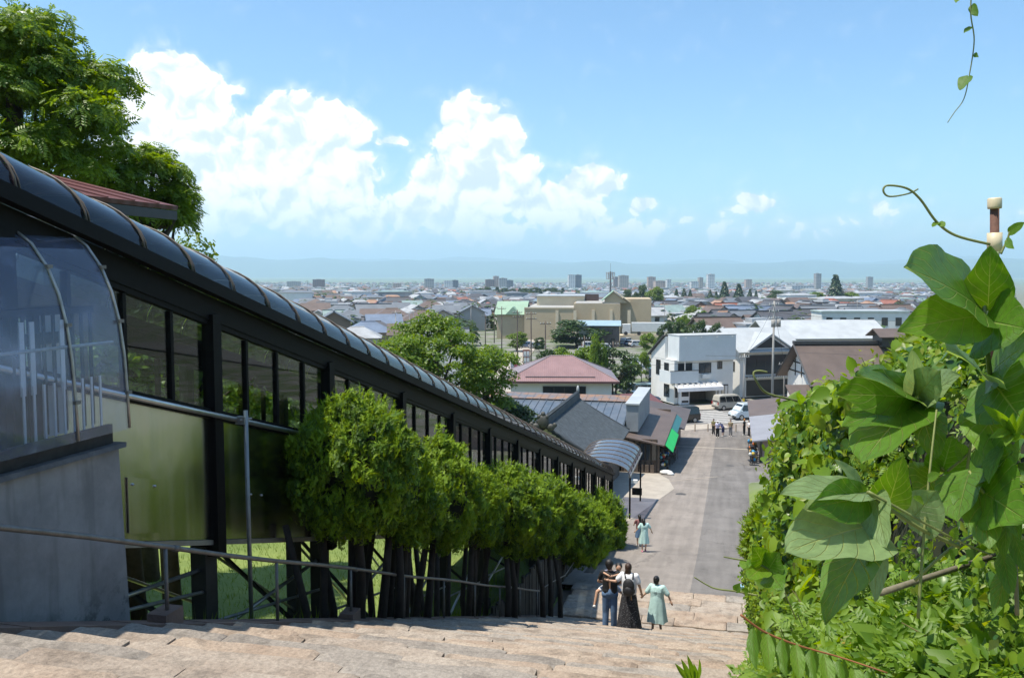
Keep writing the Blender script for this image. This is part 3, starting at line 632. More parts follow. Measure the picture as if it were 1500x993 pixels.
HP = [(-5.33, -1.42), (-5.34, -1.1), (-5.36, -.75), (-5.40, -.45), (-5.47, -.18), (-5.57, .04), (-5.72, .24), (-5.92, .38), (-6.18, .48), (-6.5, .55)]
ry = [-.6, .6, 1.8, 3.0, 4.2, 5.4, 6.32, 6.98]
for a, b in zip(ry, ry[1:]):
    mb = MB()
    for x, z in HP: mb.v += [(x, a + .01, EYE + z), (x, b - .01, EYE + z)]
    mb.f = [(2 * k, 2 * k + 1, 2 * k + 3, 2 * k + 2) for k in range(len(HP) - 1)]; mb.m = [0] * len(mb.f); mb.build('hood_sheet', hood, eb, True)
frame_al = alu_strip = mat('aluminium_strip', (.40, .37, .34), .45, .25, 9, metal=.7)
for a in ry:
    r_ = MB(); r_.tube([(x + .008, a, EYE + z + .008) for x, z in HP], .013, 6); rb = r_.build('rib', frame_al, eb, True)
    c_ = MB()
    for x, z in HP[1:9:2]: c_.box((x + .02, a, EYE + z + .015), (.03, .06, .03))
    c_.build('clip', galv, rb)
for (x, z) in ((-5.38, -.62), (-5.95, .36)):
    MB().tube([(x - .03, -.6, EYE + z), (x - .03, 6.9, EYE + z)], .016, 6).build('purlin', frame_al, eb, True)
MB().span((-5.45, -.6, EYE - 1.53), (-5.40, 6.85, EYE - 1.36)).build('lower_board', dark_wood, eb)
# inside the hood: dark posts and pale vertical boards
for k in range(13):
    yy = .2 + k * .52
    MB().box((-5.84, yy, EYE - .95), (.05, .10, 1.2)).build('post', blk, eb)
    if k % 3 != 2: MB().box((-5.87, yy + .24, EYE - .9), (.02, .30, 1.1)).build('pale_board', stw, eb)
for k in range(9):
    yy = 6.06 + .115 * k
    if k in (1, 2, 5): MB().box((-5.72, yy, EYE - .72), (.012, .05, .62)).build('pale_strip', stw, eb)
    MB().box((-5.74, yy + .04, EYE - .85), (.02, .03, 1.1)).build('dark_bar', blk, eb)
    MB().box((-5.66, yy + .05, EYE - 1.22), (.012, .022, .55)).build('fence_slat', stw, eb)
MB().span((-5.76, 5.6, EYE - .36), (-5.68, 7.0, EYE - .30)).build('cross_rail', blk, eb)
MB().span((-5.90, -.6, EYE - .62), (-5.79, 6.85, EYE - .52)).build('cross_rail', blk, eb)
# ================================================================== buildings by the approach road
def wavemat(name, col, scale, axis='X', rough=.5, strength=.8, var=.15, nscale=.6, metal=0.0, rust=None, spec=.5):
    """corrugated / tiled / seamed surface: relief by bump, colour only by weathering"""
    if name in MATS: return MATS[name]
    m = bpy.data.materials.new(name); m.use_nodes = True; nt = m.node_tree; b = nt.nodes['Principled BSDF']; L = nt.links
    tc = N(nt, 'ShaderNodeTexCoord'); wv = N(nt, 'ShaderNodeTexWave', wave_type='BANDS', bands_direction=axis, i_Scale=scale); L.new(tc.outputs['Object'], wv.inputs['Vector'])
    nz = N(nt, 'ShaderNodeTexNoise', i_Scale=nscale, i_Detail=7.0, i_Roughness=.65); L.new(tc.outputs['Object'], nz.inputs['Vector'])
    mx = N(nt, 'ShaderNodeMix', data_type='RGBA'); L.new(smooth(nt, nz.outputs[0], .3, .7), mx.inputs['Factor'])
    mx.inputs['A'].default_value = (*[c * (1 - var) for c in col], 1); mx.inputs['B'].default_value = (*(rust or [min(1, c * (1 + var)) for c in col]), 1)
    L.new(mx.outputs['Result'], b.inputs['Base Color']); b.inputs['Roughness'].default_value = rough; b.inputs['Metallic'].default_value = metal; b.inputs['Specular IOR Level'].default_value = spec
    bp = N(nt, 'ShaderNodeBump', i_Strength=strength, i_Distance=.05); L.new(wv.outputs[0], bp.inputs['Height']); L.new(bp.outputs[0], b.inputs['Normal'])
    MATS[name] = m; return m
def bx(par, name, a, b, m): return MB().span(a, b).build(name, m, par)
def win(par, x0, x1, z0, z1, y=0.0, axis='y', fr=None, gl=None):
    """window: frame with recessed pane (pane is a sub-part); axis y = in a wall facing -y, axis x = in a wall facing -x"""
    fr = fr or frame_dk; gl = gl or darkglass; t = .06; mb = MB(); e = .05
    def B(a0, a1, b0, b1, d0, d1):
        if axis == 'y': mb.span((a0, y - d1, b0), (a1, y - d0, b1))
        else: mb.span((y - d1, a0, b0), (y - d0, a1, b1))
    B(x0, x1, z0, z0 + t, -.02, e); B(x0, x1, z1 - t, z1, -.02, e); B(x0, x0 + t, z0 + t, z1 - t, -.02, e); B(x1 - t, x1, z0 + t, z1 - t, -.02, e); B((x0 + x1) / 2 - t / 2, (x0 + x1) / 2 + t / 2, z0 + t, z1 - t, -.02, e - .004)
    f = mb.build('window', fr, par); mb = MB(); B(x0 + t, x1 - t, z0 + t, z1 - t, -.01, .012); mb.build('pane', gl, f); return f
frame_dk = mat('window_frame_dark', (.03, .028, .027), .45, .2, 4)
frame_al = mat('window_frame_pale', (.45, .45, .44), .45, .1, 4)
darkglass = mat('dark_glazing', (.025, .03, .035), .06, .2, 1, spec=.8)
white_w = mat('white_render', (.68, .67, .64), .8, .06, .8, bump=.15)
siding = wavemat('grey_white_siding', (.60, .63, .64), 2.2, 'X', .6, .5, .05)
cream = mat('cream_render', (.60, .54, .43), .85, .08, .6)
blackroof = mat('dark_trim', (.05, .048, .05), .6, .2, 3)
brownroof = wavemat('brown_sheet_roof', (.115, .085, .072), 3.0, 'Y', .55, .35, .14, .5)
greytile = wavemat('slate_tile', (.075, .088, .10), 7.5, 'X', .7, .9, .16, .9, spec=.15)
def shade_roof(par, name, pts, t, m): return MB().slab(pts, t).build(name, m, par)

# ---------------- two-storey white corner house
o = at(987, 594, 110.0); zg = ZS + .13
h = thing('corner_house', 'white two-storey corner house with parapet, balcony and white awning', 'house', (o.x, o.y, zg), TOWN)
WX, WD = 8.4, 6.2
mb = MB()
mb.span((0, .0, 0), (2.0, WD, 5.4)); mb.span((2.0, 2.6, 0), (5.95, WD, 5.4)); mb.span((5.95, 0, 0), (WX, WD, 5.4)); mb.span((2.0, 0, 1.75), (5.95, 2.6, 5.4))
mb.build('wall', white_w, h)
up = MB(); up.span((.35, -.55, 5.401), (WX, 2.4, 8.55)); up.build('parapet', siding, h)
bx(h, 'parapet_cap', (.3, -.6, 8.551), (WX + .05, 2.45, 8.63), frame_al)
for k in range(4): MB().tube([(1.2 + 2.2 * k, -.6, 8.35), (1.2 + 2.2 * k, -.75, 8.3)], .05, 6).build('drain_spout', frame_al, h)
g_ = MB(); g_.prism([(-.02, 0, 5.402), (-.02, WD, 5.402), (-.02, WD, 5.9), (-.02, 2.42, 8.3), (-.02, 2.42, 5.5), (-.02, 0, 5.5)], (WX - .05, 0, 0)); g_.build('gable_wall', white_w, h)
MB().slab([(-.35, 2.46, 8.52), (-.35, WD + .6, 5.75), (WX + .2, WD + .6, 5.75), (WX + .2, 2.46, 8.52)][::-1], .14).build('roof', blackroof, h)
bal = MB(); bal.span((-1.0, -.9, 2.7), (2.9, -.8, 4.2)); bal.span((-1.0, -.8, 2.7), (-.9, 2.0, 4.2)); bal.span((2.8, -.8, 2.7), (2.9, -.001, 4.2)); bal.span((-.9, -.8, 2.7), (2.8, -.001, 2.85)); bal.build('balcony', siding, h)
bx(h, 'balcony_rail', (-1.03, -.93, 4.201), (2.93, -.77, 4.27), frame_dk)
bx(h, 'balcony_door', (.5, -.04, 2.9), (2.5, .02, 5.1), darkglass)
bx(h, 'balcony_post', (1.0, -.86, 4.272), (1.12, -.76, 5.4), frame_al)
win(h, 3.45, 5.2, 3.75, 5.05); win(h, 6.1, 6.8, 4.2, 5.2); win(h, 1.4, 2.6, 3.3, 5.0, -.0, 'x'); win(h, 3.6, 4.8, 3.3, 5.2, -.0, 'x'); win(h, 1.2, 2.6, .7, 2.3, -.0, 'x')
ac = bx(h, 'air_conditioner', (3.75, -.5, 3.15), (5.0, -.06, 3.65), mat('appliance_white', (.68, .67, .64), .5, .05, 2))
aw = MB(); aw.prism([(-.4, 0, 2.66), (-.4, -1.6, 2.35), (-.4, -1.75, 2.2), (-.4, -1.78, 1.75), (-.4, -1.7, 1.75), (-.4, -1.6, 2.15), (-.4, 0, 2.5)], (6.4, 0, 0)); aw.build('awning', mat('awning_white', (.70, .70, .72), .6, .08, 1.5), h)
for k in range(9): bx(h, 'awning_rib', (-.38 + .78 * k, -1.62, 2.36), (-.34 + .78 * k, -.1, 2.70 - .001 * k), frame_al)
bx(h, 'garage_back', (2.05, 2.4, .0), (5.9, 2.55, 1.74), mat('garage_brown', (.17, .14, .115), .8, .2, 2))
vm = bx(h, 'vending_machine', (.55, -.75, 0), (1.75, -.05, 1.85), mat('vending_white', (.72, .73, .74), .35, .04, 2)); bx(vm, 'display', (.65, -.78, 1.0), (1.65, -.74, 1.65), darkglass); bx(vm, 'slot', (.7, -.78, .25), (1.6, -.74, .5), frame_dk)
dr = bx(h, 'shop_door', (6.2, -.05, 0), (7.7, .03, 2.2), frame_dk)
for k in range(3): bx(dr, 'door_panel', (6.3 + .46 * k, -.07, .25), (6.68 + .46 * k, -.045, 2.05), (stw, cream, stw)[k])
win(h, .15, .5, .8, 2.2)

# ---------------- white storehouse-style shop with grey roof right of the corner house
o = at(1083, 588, 116.0)
h = thing('storehouse_shop', 'white plastered shop with pale grey roof and dark upper windows', 'shop', (o.x, o.y, zg), TOWN)
bx(h, 'wall', (0, 0, 0), (8.6, 8, 6.0), white_w)
bx(h, 'window_band', (.9, -.10, 3.0), (8.2, .02, 5.5), frame_dk)
for k in range(5): bx(h, 'pane', (1.0 + 1.44 * k, -.13, 3.15), (2.36 + 1.44 * k, -.101, 5.35), darkglass)
tl = bx(h, 'tile_skirt', (.8, -.55, 2.62), (8.3, -.101, 2.72), blackroof)
for k in range(22): bx(tl, 'white_tile_end', (.9 + .335 * k, -.6, 2.50), (1.1 + .335 * k, -.551, 2.70), stw)
bx(h, 'shopfront', (1.0, -.05, .1), (8.0, .03, 2.2), frame_dk); win(h, 1.2, 2.6, 3.3, 4.6, 0, 'x')
palegrey = wavemat('pale_grey_sheet', (.40, .42, .43), 2.5, 'X', .45, .3, .10, .5)
rf = MB(); rf.slab([(-.8, -1.0, 6.02), (9.4, -1.0, 6.02), (9.4, 4, 8.9), (-.8, 4, 8.9)], .16).build('roof', palegrey, h)
MB().slab([(-.8, 4.001, 8.9), (9.4, 4.001, 8.9), (9.4, 9, 6.02), (-.8, 9, 6.02)], .16).build('roof', palegrey, h)
dg = MB(); dg.prism([(1.2, -.6, 6.35), (7.2, -.6, 6.35), (4.2, -.6, 8.2)], (0, 4.2, 0)); d_ = dg.build('dormer', white_w, h)
MB().prism([(1.9, -.63, 6.5), (6.5, -.63, 6.5), (4.2, -.63, 7.9)], (0, .02, 0)).build('gable_screen', frame_dk, d_)
MB().slab([(.7, -1.0, 6.25), (4.2, -1.0, 8.42), (4.2, 4.0, 8.42), (.7, 4.0, 6.25)][::-1], -.14).build('dormer_roof', palegrey, d_)
MB().slab([(7.7, -1.0, 6.25), (4.2, -1.0, 8.42), (4.2, 4.0, 8.42), (7.7, 4.0, 6.25)], -.14).build('dormer_roof', palegrey, d_)

# ---------------- large brown-roofed timber hall
o = at(1196, 585, 100.0)
h = thing('timber_hall', 'large hall with big brown roof and half-timbered white gable', 'hall', (o.x, o.y, EYE - 16.5), TOWN - radians(16))
HL, HDp, EV, RD = 18, 9.5, 4.2, 8.15
bx(h, 'wall', (0, 0, 0), (HL, HDp, EV), white_w)
gw = MB(); gw.prism([(0, 0, EV + .001), (0, HDp, EV + .001), (0, HDp / 2, RD - .25)], (HL, 0, 0)); gw.build('gable_wall', white_w, h)
for (a, b) in (((-.02, .6, EV + .5), (-.02, HDp - .6, EV + .5)), ((-.02, 1.8, EV + 1.6), (-.02, HDp - 1.8, EV + 1.6)), ((-.02, HDp / 2, EV), (-.02, HDp / 2, RD - .4)), ((-.02, 2.7, EV), (-.02, 2.7, EV + 2)), ((-.02, HDp - 2.7, EV), (-.02, HDp - 2.7, EV + 2))):
    MB().tube([a, b], .09, 4).build('timber', dark_wood, h)
for k in range(9):
    MB().span((.2 + k * 2.2, -.04, 0), (.36 + k * 2.2, -.001, EV)).build('timber', dark_wood, h)
bx(h, 'timber', (0, -.05, 2.0), (HL, -.041, 2.15), dark_wood)
for sgn in (0, 1):
    y0, y1 = (-1.1, HDp / 2) if sgn == 0 else (HDp + 1.1, HDp / 2)
    q = [(-1.0, y0, EV - .35), (HL + 1, y0, EV - .35), (HL + 1, y1, RD), (-1.0, y1, RD)]
    MB().slab(q if sgn == 0 else q[::-1], .2).build('roof', brownroof, h)
    MB().tube([(-1.05, y0, EV - .45), (-1.05, y1, RD - .1)], .13, 4).build('bargeboard', blackroof, h)
bx(h, 'ridge_cap', (-1.1, HDp / 2 - .35, RD - .02), (HL + 1, HDp / 2 + .35, RD + .35), blackroof)
ld = MB(); ld.span((9, HDp / 2 - 1.3, RD - .3), (15, HDp / 2 + 1.3, RD + 1.0)); ld.build('smoke_vent', frame_dk, h)
MB().slab([(8.4, HDp / 2 - 2, RD + .9), (15.6, HDp / 2 - 2, RD + .9), (15.6, HDp / 2, RD + 1.8), (8.4, HDp / 2, RD + 1.8)], .12).build('vent_roof', brownroof, h)
MB().slab([(8.4, HDp / 2 + .001, RD + 1.8), (15.6, HDp / 2 + .001, RD + 1.8), (15.6, HDp / 2 + 2, RD + .9), (8.4, HDp / 2 + 2, RD + .9)], .12).build('vent_roof', brownroof, h)
MB().slab([(-3.6, -2.2, 2.6), (5, -2.2, 2.6), (5, .0, 3.9), (-3.6, .0, 3.9)], .14).build('lean_to_roof', brownroof, h)
bx(h, 'lean_to_wall', (-3.2, -1.8, 0), (4.8, -.06, 2.55), white_w)
for k in range(5): bx(h, 'timber', (-3.2 + k * 1.95, -1.86, 0), (-3.06 + k * 1.95, -1.801, 2.5), dark_wood)
# pale grey big roof behind the hall
o = at(1215, 520, 132.0)
h = thing('grey_roof_store', 'wide low building with shallow pale grey metal roof behind the hall', 'store', (o.x, o.y, EYE - 16.6), TOWN - radians(12))
bx(h, 'wall', (-9, 0, 0), (9, 10, 7.0), mat('beige_panel', (.45, .43, .39), .8, .08, 1))
MB().slab([(-9.6, -.6, 6.9), (9.6, -.6, 6.9), (9.6, 5, 9.4), (-9.6, 5, 9.4)], .15).build('roof', palegrey, h); MB().slab([(-9.6, 5.001, 9.4), (9.6, 5.001, 9.4), (9.6, 10.6, 6.9), (-9.6, 10.6, 6.9)], .15).build('roof', palegrey, h)
# white apartment block
o = at(1203, 490, 190.0)
h = thing('white_apartments', 'long white two-storey apartment block with flat roof and dark windows', 'apartments', (o.x, o.y, EYE - 17), TOWN - radians(19))
bx(h, 'wall', (0, 0, 0), (18.5, 7, 8.6), white_w); bx(h, 'roof_edge', (-.2, -.2, 8.601), (18.7, 7.2, 8.85), mat('green_grey_edge', (.33, .40, .38), .7, .1, 1)); bx(h, 'roof', (.3, .3, 8.851), (18.2, 6.7, 8.95), palegrey)
for k in range(6): win(h, 1.0 + 2.95 * k, 2.3 + 2.95 * k, 5.7, 7.5); win(h, 1.0 + 2.95 * k, 2.3 + 2.95 * k, 2.6, 4.4)

# ---------------- shop shed left of the road
z0 = zroad(61)
h = thing('roadside_shop', 'brown timber shop shed with brown sheet roof beside the road', 'shop', (-5.6, 60.6, z0))
wood = mat('weathered_boards', (.115, .085, .065), .85, .3, 2, bump=.3, bscale=12)
mb = MB(); mb.span((-1.5, .05, -.4), (.95, .12, 2.35)); mb.span((-1.5, 13.9, -1.3), (.95, 14, 2.35)); mb.span((-1.5, .12, -.6), (-1.4, 13.9, 2.7)); mb.build('wall', wood, h)
for k in range(7): bx(h, 'board_batten', (-1.45 + .39 * k, .0, -.2), (-1.38 + .39 * k, .049, 2.3), dark_wood)
for k in range(6): bx(h, 'pane', (-1.36 + .39 * k, .02, .9), (-1.10 + .39 * k, .045, 2.0), darkglass)
for k in range(6): bx(h, 'crate_slat', (-1.3 + .36 * k, -.25, 0.0), (-1.05 + .36 * k, -.18, .62), wood)
for k in range(5): bx(h, 'post', (.95, .05 + 3.4 * k, -1.2), (1.09, .19 + 3.4 * k, 2.02), wood)
MB().slab([(-1.7, -.4, 2.62), (1.45, -.4, 2.05), (1.45, 14.3, 2.05), (-1.7, 14.3, 2.62)][::1], .09).build('roof', brownroof, h)
bx(h, 'roof_ridge', (-1.95, -.45, 2.45), (-1.701, 14.4, 2.95), mat('lead_grey', (.16, .17, .19), .5, .15, 2))
MB().slab([(1.46, .2, 1.98), (2.0, .2, 1.50), (2.0, 7.0, 1.50), (1.46, 7.0, 1.98)][::1], .03).build('awning', mat('green_awning', (.01, .42, .09), .6, .1, 2), h)
MB().slab([(1.46, 7.05, 1.98), (1.9, 7.05, 1.60), (1.9, 13.8, 1.60), (1.46, 13.8, 1.98)][::1], .03).build('awning', mat('teal_awning', (.03, .16, .17), .6, .1, 2), h)
# goods under the eaves: racks and clutter, each its own thing
rr = random.Random(11)
ccols = [(.02, .16, .5), (.5, .06, .03), (.55, .52, .48), (.04, .04, .05), (.6, .45, .08), (.1, .3, .34)]
for k in range(9):
    Y = 61.2 + k * 1.25; hh = rr.uniform(.5, 1.5); c = ccols[k % 6]
    t = thing('goods_rack', 'souvenir rack under the brown shop eaves, %s from the near end' % ['first', 'second', 'third', 'fourth', 'fifth', 'sixth', 'seventh', 'eighth', 'ninth'][k], 'rack', (-4.35 + rr.uniform(-.15, .25), Y, zroad(Y)), rr.uniform(-.2, .2), 'souvenir racks of the roadside shop')
    f = MB()
    for sx in (-.28, .28):
        for sy in (-.4, .4): f.box((sx, sy, hh / 2), (.04, .04, hh))
    f.box((0, 0, hh), (.62, .86, .03)); f.box((0, 0, hh * .5), (.6, .84, .03)); f.build('frame', frame_dk, t)
    for q in range(6):
        cc = ccols[(k + q) % 6]
        b_ = MB(); b_.ball((rr.uniform(-.2, .2), rr.uniform(-.3, .3), (hh if q % 2 else hh * .5) + .12), (rr.uniform(.08, .16), rr.uniform(.08, .16), .12), 4); b_.build('bundle', mat('goods_%d' % ((k + q) % 6), cc, .7, .2, 4), t)
wb = MB(); wb.ball((0, 0, .15), (.45, .3, .16), 6); wb.ball((.3, -.2, .1), (.25, .2, .12), 5); tag(put('white_bundle', wb.mesh('white_bundle', stw, True), None, (-4.0, 60.2, zroad(60.2))), 'white cloth bundle on the ground at the shop corner', 'bundle')
# second darker shed behind
h = thing('dark_shed', 'low shed with dark brown roof behind the roadside shop', 'shed', (-5.4, 75.2, zroad(76)))
bx(h, 'wall', (-3, 0, -1.5), (1.0, 11, 2.0), wood)
MB().slab([(-3.4, -.4, 3.0), (1.9, -.4, 2.0), (1.9, 11.5, 1.9), (-3.4, 11.5, 2.9)], .1).build('roof', mat('dark_brown_roof', (.085, .07, .066), .6, .2, 1), h)
for k in range(4): bx(h, 'shop_opening', (1.001, .5 + 2.6 * k, -.8), (1.03, 2.7 + 2.6 * k, 1.6), frame_dk)

# ---------------- slate-roofed building with ridge ornament, behind the walkway foot
h = thing('slate_roof_building', 'building with blue-grey tiled gable roof and carved ridge-end ornament', 'building', (-10.0, 48.2, zroad(54)))
slate_t = mat('slate_row', (.075, .09, .105), .7, .25, 3, spec=.15)
RZ = EYE - 8.5 - zroad(54); EZ = EYE - 10.6 - zroad(54)
bx(h, 'wall', (-3.0, .6, -1.2), (3.0, 10.4, EZ + .1), wood); gw = MB(); gw.prism([(-3.0, .65, EZ + .101), (3.0, .65, EZ + .101), (0, .65, RZ - .3)], (0, 9.7, 0)); gw.build('gable_wall', white_w, h)
for sg in (1, -1):
    rows = MB(); n = 15
    prof = [(sg * 3.55 * t, RZ - (RZ - EZ) * (t ** .88)) for t in [i / n for i in range(n + 1)]]
    for (xa, za), (xb, zb) in zip(prof, prof[1:]):
        q = [(xa, 0, za), (xa, 11.2, za), (xb + sg * .03, 11.2, zb + .055), (xb + sg * .03, 0, zb + .055)]
        rows.slab(q[::-1] if sg > 0 else q, .12)
    for j in range(40):
        yy = .2 + j * .277; MB().tube([(x + sg * .0, yy, z + .015) for x, z in prof[::5]], .085, 6, cap=False).build('tile_row', slate_t, h, True)
    rows.build('roof', wavemat('slate_tile_y', (.06, .072, .085), 5.0, 'Y', .75, 1.0, .16, .9, spec=.12), h)
    MB().tube([(x, .05, z + .06) for x, z in prof], .10, 6).build('verge_tile', greytile, h, True); MB().tube([(x, 11.15, z + .06) for x, z in prof], .10, 6).build('verge_tile', greytile, h, True)
bx(h, 'ridge', (-.16, -.1, RZ - .02), (.16, 11.3, RZ + .34), greytile); MB().tube([(0, -.15, RZ + .38), (0, 11.35, RZ + .38)], .12, 8).build('ridge_tile', greytile, h, True)
og = MB(); og.ball((0, -.22, RZ + .25), (.34, .12, .38), 6); og.ball((-.42, -.2, RZ - .05), (.26, .10, .2), 5); og.ball((.42, -.2, RZ - .05), (.26, .10, .2), 5); og.ball((-.66, -.2, RZ + .08), (.14, .09, .14), 5); og.ball((.66, -.2, RZ + .08), (.14, .09, .14), 5); og.ball((0, -.2, RZ + .66), (.14, .1, .16), 5); og.ball((-.22, -.22, RZ + .52), (.12, .09, .14), 5); og.ball((.22, -.22, RZ + .52), (.12, .09, .14), 5)
og.build('ridge_ornament', mat('ornament_tile', (.055, .055, .05), .6, .3, 5), h, True); MB().ball((0, 11.4, RZ + .55), (.1, .1, .3), 5).build('ridge_finial', palegrey, h, True)

# ---------------- blue-grey seamed metal roof
zb_ = zroad(66)
h = thing('metal_roof_hall', 'long low building with blue-grey seamed metal roof and rusty ridge', 'building', (-12.0, 66.5, zb_))
bluem = wavemat('blue_metal', (.115, .155, .20), .01, 'X', .38, .0, .18, .8, .3, rust=(.17, .19, .22)); rustm = wavemat('rusty_ridge', (.17, .20, .24), .01, 'X', .5, .0, .2, 1.1, .2, rust=(.33, .17, .08))
rz_ = EYE - 9.35 - zb_; ez_ = EYE - 10.6 - zb_
bx(h, 'wall', (-6.0, -5.2, -.8), (4.6, 5.2, ez_), wood)
MB().slab([(-6.6, -5.8, ez_), (5.0, -5.8, ez_), (5.0, 0, rz_), (-6.6, 0, rz_)], .1).build('roof', bluem, h); MB().slab([(-6.6, .001, rz_), (5.0, .001, rz_), (5.0, 5.8, ez_), (-6.6, 5.8, ez_)], .1).build('roof', bluem, h)
for k in range(21):
    x = -6.5 + .57 * k; MB().hexa([(x, -5.8, ez_ + .003), (x + .045, -5.8, ez_ + .003), (x + .045, 0, rz_ + .003), (x, 0, rz_ + .003), (x, -5.8, ez_ + .06), (x + .045, -5.8, ez_ + .06), (x + .045, 0, rz_ + .06), (x, 0, rz_ + .06)]).build('roof_seam', bluem, h)
for k in range(20): MB().slab([(-6.5 + .58 * k, -1.15, rz_ - .13), (-5.94 + .58 * k, -1.15, rz_ - .13), (-5.94 + .58 * k, .3, rz_ + .12), (-6.5 + .58 * k, .3, rz_ + .12)], .05).build('ridge_sheet', rustm, h)
fw_ = MB(); fw_.span((5.05, -4.6, ez_ - .5), (5.9, 4.5, rz_ + .15)); fw_.build('fire_wall', mat('grey_cladding', (.24, .26, .28), .6, .15, 1), h); bx(h, 'wall_cap', (4.98, -4.7, rz_ + .151), (5.97, 4.6, rz_ + .25), palegrey)
# ---------------- hip roof, dull pink
o = at(822, 590, 86.0); zp_ = EYE - 16.0
h = thing('pink_roof_building', 'building with faded pink hipped metal roof and white walls', 'building', (o.x, o.y, zp_), TOWN - radians(20))
ez_ = 5.55; rz_ = 7.6
bx(h, 'wall', (-4.9, 0, 0), (4.9, 8.4, ez_ - .1), white_w); bx(h, 'window_band', (-1.8, -.08, 3.9), (2.4, .02, 5.0), frame_dk)
for k in range(4): bx(h, 'pane', (-1.7 + 1.03 * k, -.10, 4.0), (-.76 + 1.03 * k, -.081, 4.9), darkglass)
pinkm = wavemat('faded_pink_sheet', (.24, .145, .14), 1.6, 'X', .42, .25, .12, .5); pinkg = wavemat('faded_mauve_sheet', (.21, .16, .165), 1.6, 'X', .42, .25, .12, .5)
e = [(-5.6, -.8, ez_), (5.6, -.8, ez_), (5.6, 9.2, ez_), (-5.6, 9.2, ez_)]; r1, r2 = (-1.0, 4.2, rz_), (1.2, 4.2, rz_)
MB().slab([e[0], e[1], r2, r1], .1).build('roof', pinkm, h); MB().add([e[1], e[2], r2], [(0, 1, 2)]).build('roof', pinkg, h); MB().slab([e[2], e[3], r1, r2], .1).build('roof', pinkm, h); MB().add([e[3], e[0], r1], [(0, 1, 2)]).build('roof', pinkg, h)
for a, b in ((e[0], r1), (e[1], r2), (e[2], r2), (e[3], r1), (r1, r2)): MB().tube([a, b], .07, 5).build('hip_cap', pinkg, h)
bx(h, 'snow_guard', (-3.5, -.1, ez_ + .32), (3.3, -.02, ez_ + .42), pinkg); bx(h, 'eave_board', (-5.6, -.86, ez_ - .18), (5.6, -.80, ez_ + .02), mat('maroon_trim', (.10, .05, .05), .6, .1, 2))
# small maroon roof + low roofs right of it
o = at(935, 588, 92.0); h = thing('maroon_shed', 'small shed with maroon roof between the metal roofs and parked cars', 'shed', (o.x, o.y, EYE - 16.2), TOWN)
bx(h, 'wall', (-2.6, 0, 0), (2.6, 3, 2.4), wood); MB().slab([(-3, -.4, 2.42), (3, -.4, 2.42), (3, 3.4, 3.2), (-3, 3.4, 3.2)], .1).build('roof', mat('maroon_roof', (.13, .05, .045), .5, .2, 2), h)
# ---------------- shop on the right of the road
zr_ = zroad(72)
h = thing('right_side_shop', 'low shop with brown and pale grey sheet roof right of the road', 'shop', (5.8, 78, zr_))
bx(h, 'wall', (-3.2, -8.5, -1.5), (5, 10.5, 2.0), mat('pinkish_board', (.33, .24, .21), .8, .15, 1.5))
MB().slab([(-4.0, -9.2, 2.0), (5.5, -9.2, 3.4), (5.5, 2.0, 3.5), (-4.0, 2.0, 2.1)], .1).build('roof', wavemat('grey_corrugated', (.25, .25, .275), 3.5, 'Y', .5, .5, .1, .6), h)
MB().slab([(-4.0, 2.001, 2.12), (5.5, 2.001, 3.52), (5.5, 11.2, 3.6), (-4.0, 11.2, 2.2)], .1).build('roof', brownroof, h)
for k in range(5): bx(h, 'shop_opening', (-3.23, -7.8 + 3.4 * k, -1.0), (-3.201, -5.2 + 3.4 * k, 1.7), frame_dk)
oc = [(.6, .15, .02), (.62, .62, .6), (.05, .3, .55), (.5, .35, .05), (.06, .06, .06)]
for k in range(7):
    Y = 67.8 + k * 1.35; t = thing('goods_stand', 'colourful stall stand beside the right-hand shop, %s from the stairs' % ['first', 'second', 'third', 'fourth', 'fifth', 'sixth', 'seventh'][k], 'stand', (1.95 + rr.uniform(-.15, .2), Y, zroad(Y)), rr.uniform(-.2, .2), 'stall stands of the right-hand shop')
    hh = rr.uniform(.7, 1.3); f = MB(); f.box((0, 0, hh / 2), (.05, .05, hh)); f.box((0, 0, hh), (.5, .7, .04)); f.box((0, 0, hh * .45), (.55, .75, .04)); f.box((.2, .3, hh / 2), (.04, .04, hh)); f.box((-.2, -.3, hh / 2), (.04, .04, hh)); f.build('frame', frame_dk, t)
    for q in range(5): MB().ball((rr.uniform(-.2, .2), rr.uniform(-.28, .28), (hh if q % 2 else hh * .45) + .14), (rr.uniform(.09, .16), rr.uniform(.09, .18), .14), 5).build('bundle', mat('stall_%d' % ((k + q) % 5), oc[(k + q) % 5], .7, .2, 4), t)
# ---------------- red-roofed building left of the walkway (behind its roof)
h = thing('red_roof_lodge', 'lodge with rust-red sheet roof seen above the walkway roof', 'lodge', (-13.6, 11.0, hill(-13, 11)))
zl = EYE + 1.28 - hill(-13, 11)
bx(h, 'wall', (-3.2, 1.4, -1.5), (2.6, 3.6, zl - .1), mat('lodge_white', (.55, .55, .53), .8, .1, 1))
redm = wavemat('rust_red_sheet', (.11, .032, .026), .9, 'Y', .55, .5, .15, 1.2)
MB().slab([(3.25, .7, zl), (3.25, 4.2, zl), (-.3, 4.2, zl + .85), (-.3, .7, zl + .85)], .08).build('roof', redm, h); MB().slab([(-.301, .7, zl + .85), (-.301, 4.2, zl + .85), (-3.9, 4.2, zl), (-3.9, .7, zl)], .08).build('roof', redm, h)
for k in range(5): MB().slab([(3.27, .75 + k * .7, zl + .022), (3.27, .80 + k * .7, zl + .022), (-.3, .80 + k * .7, zl + .872), (-.3, .75 + k * .7, zl + .872)], .02).build('roof_seam', redm, h)
bx(h, 'fascia', (3.15, .7, zl - .26), (3.22, 4.2, zl - .09), blackroof); MB().prism([(3.2, 4.12, zl - .02), (-.3, 4.12, zl + .8), (-3.85, 4.12, zl - .02)], (0, .04, 0)).build('gable_board', wood, h)
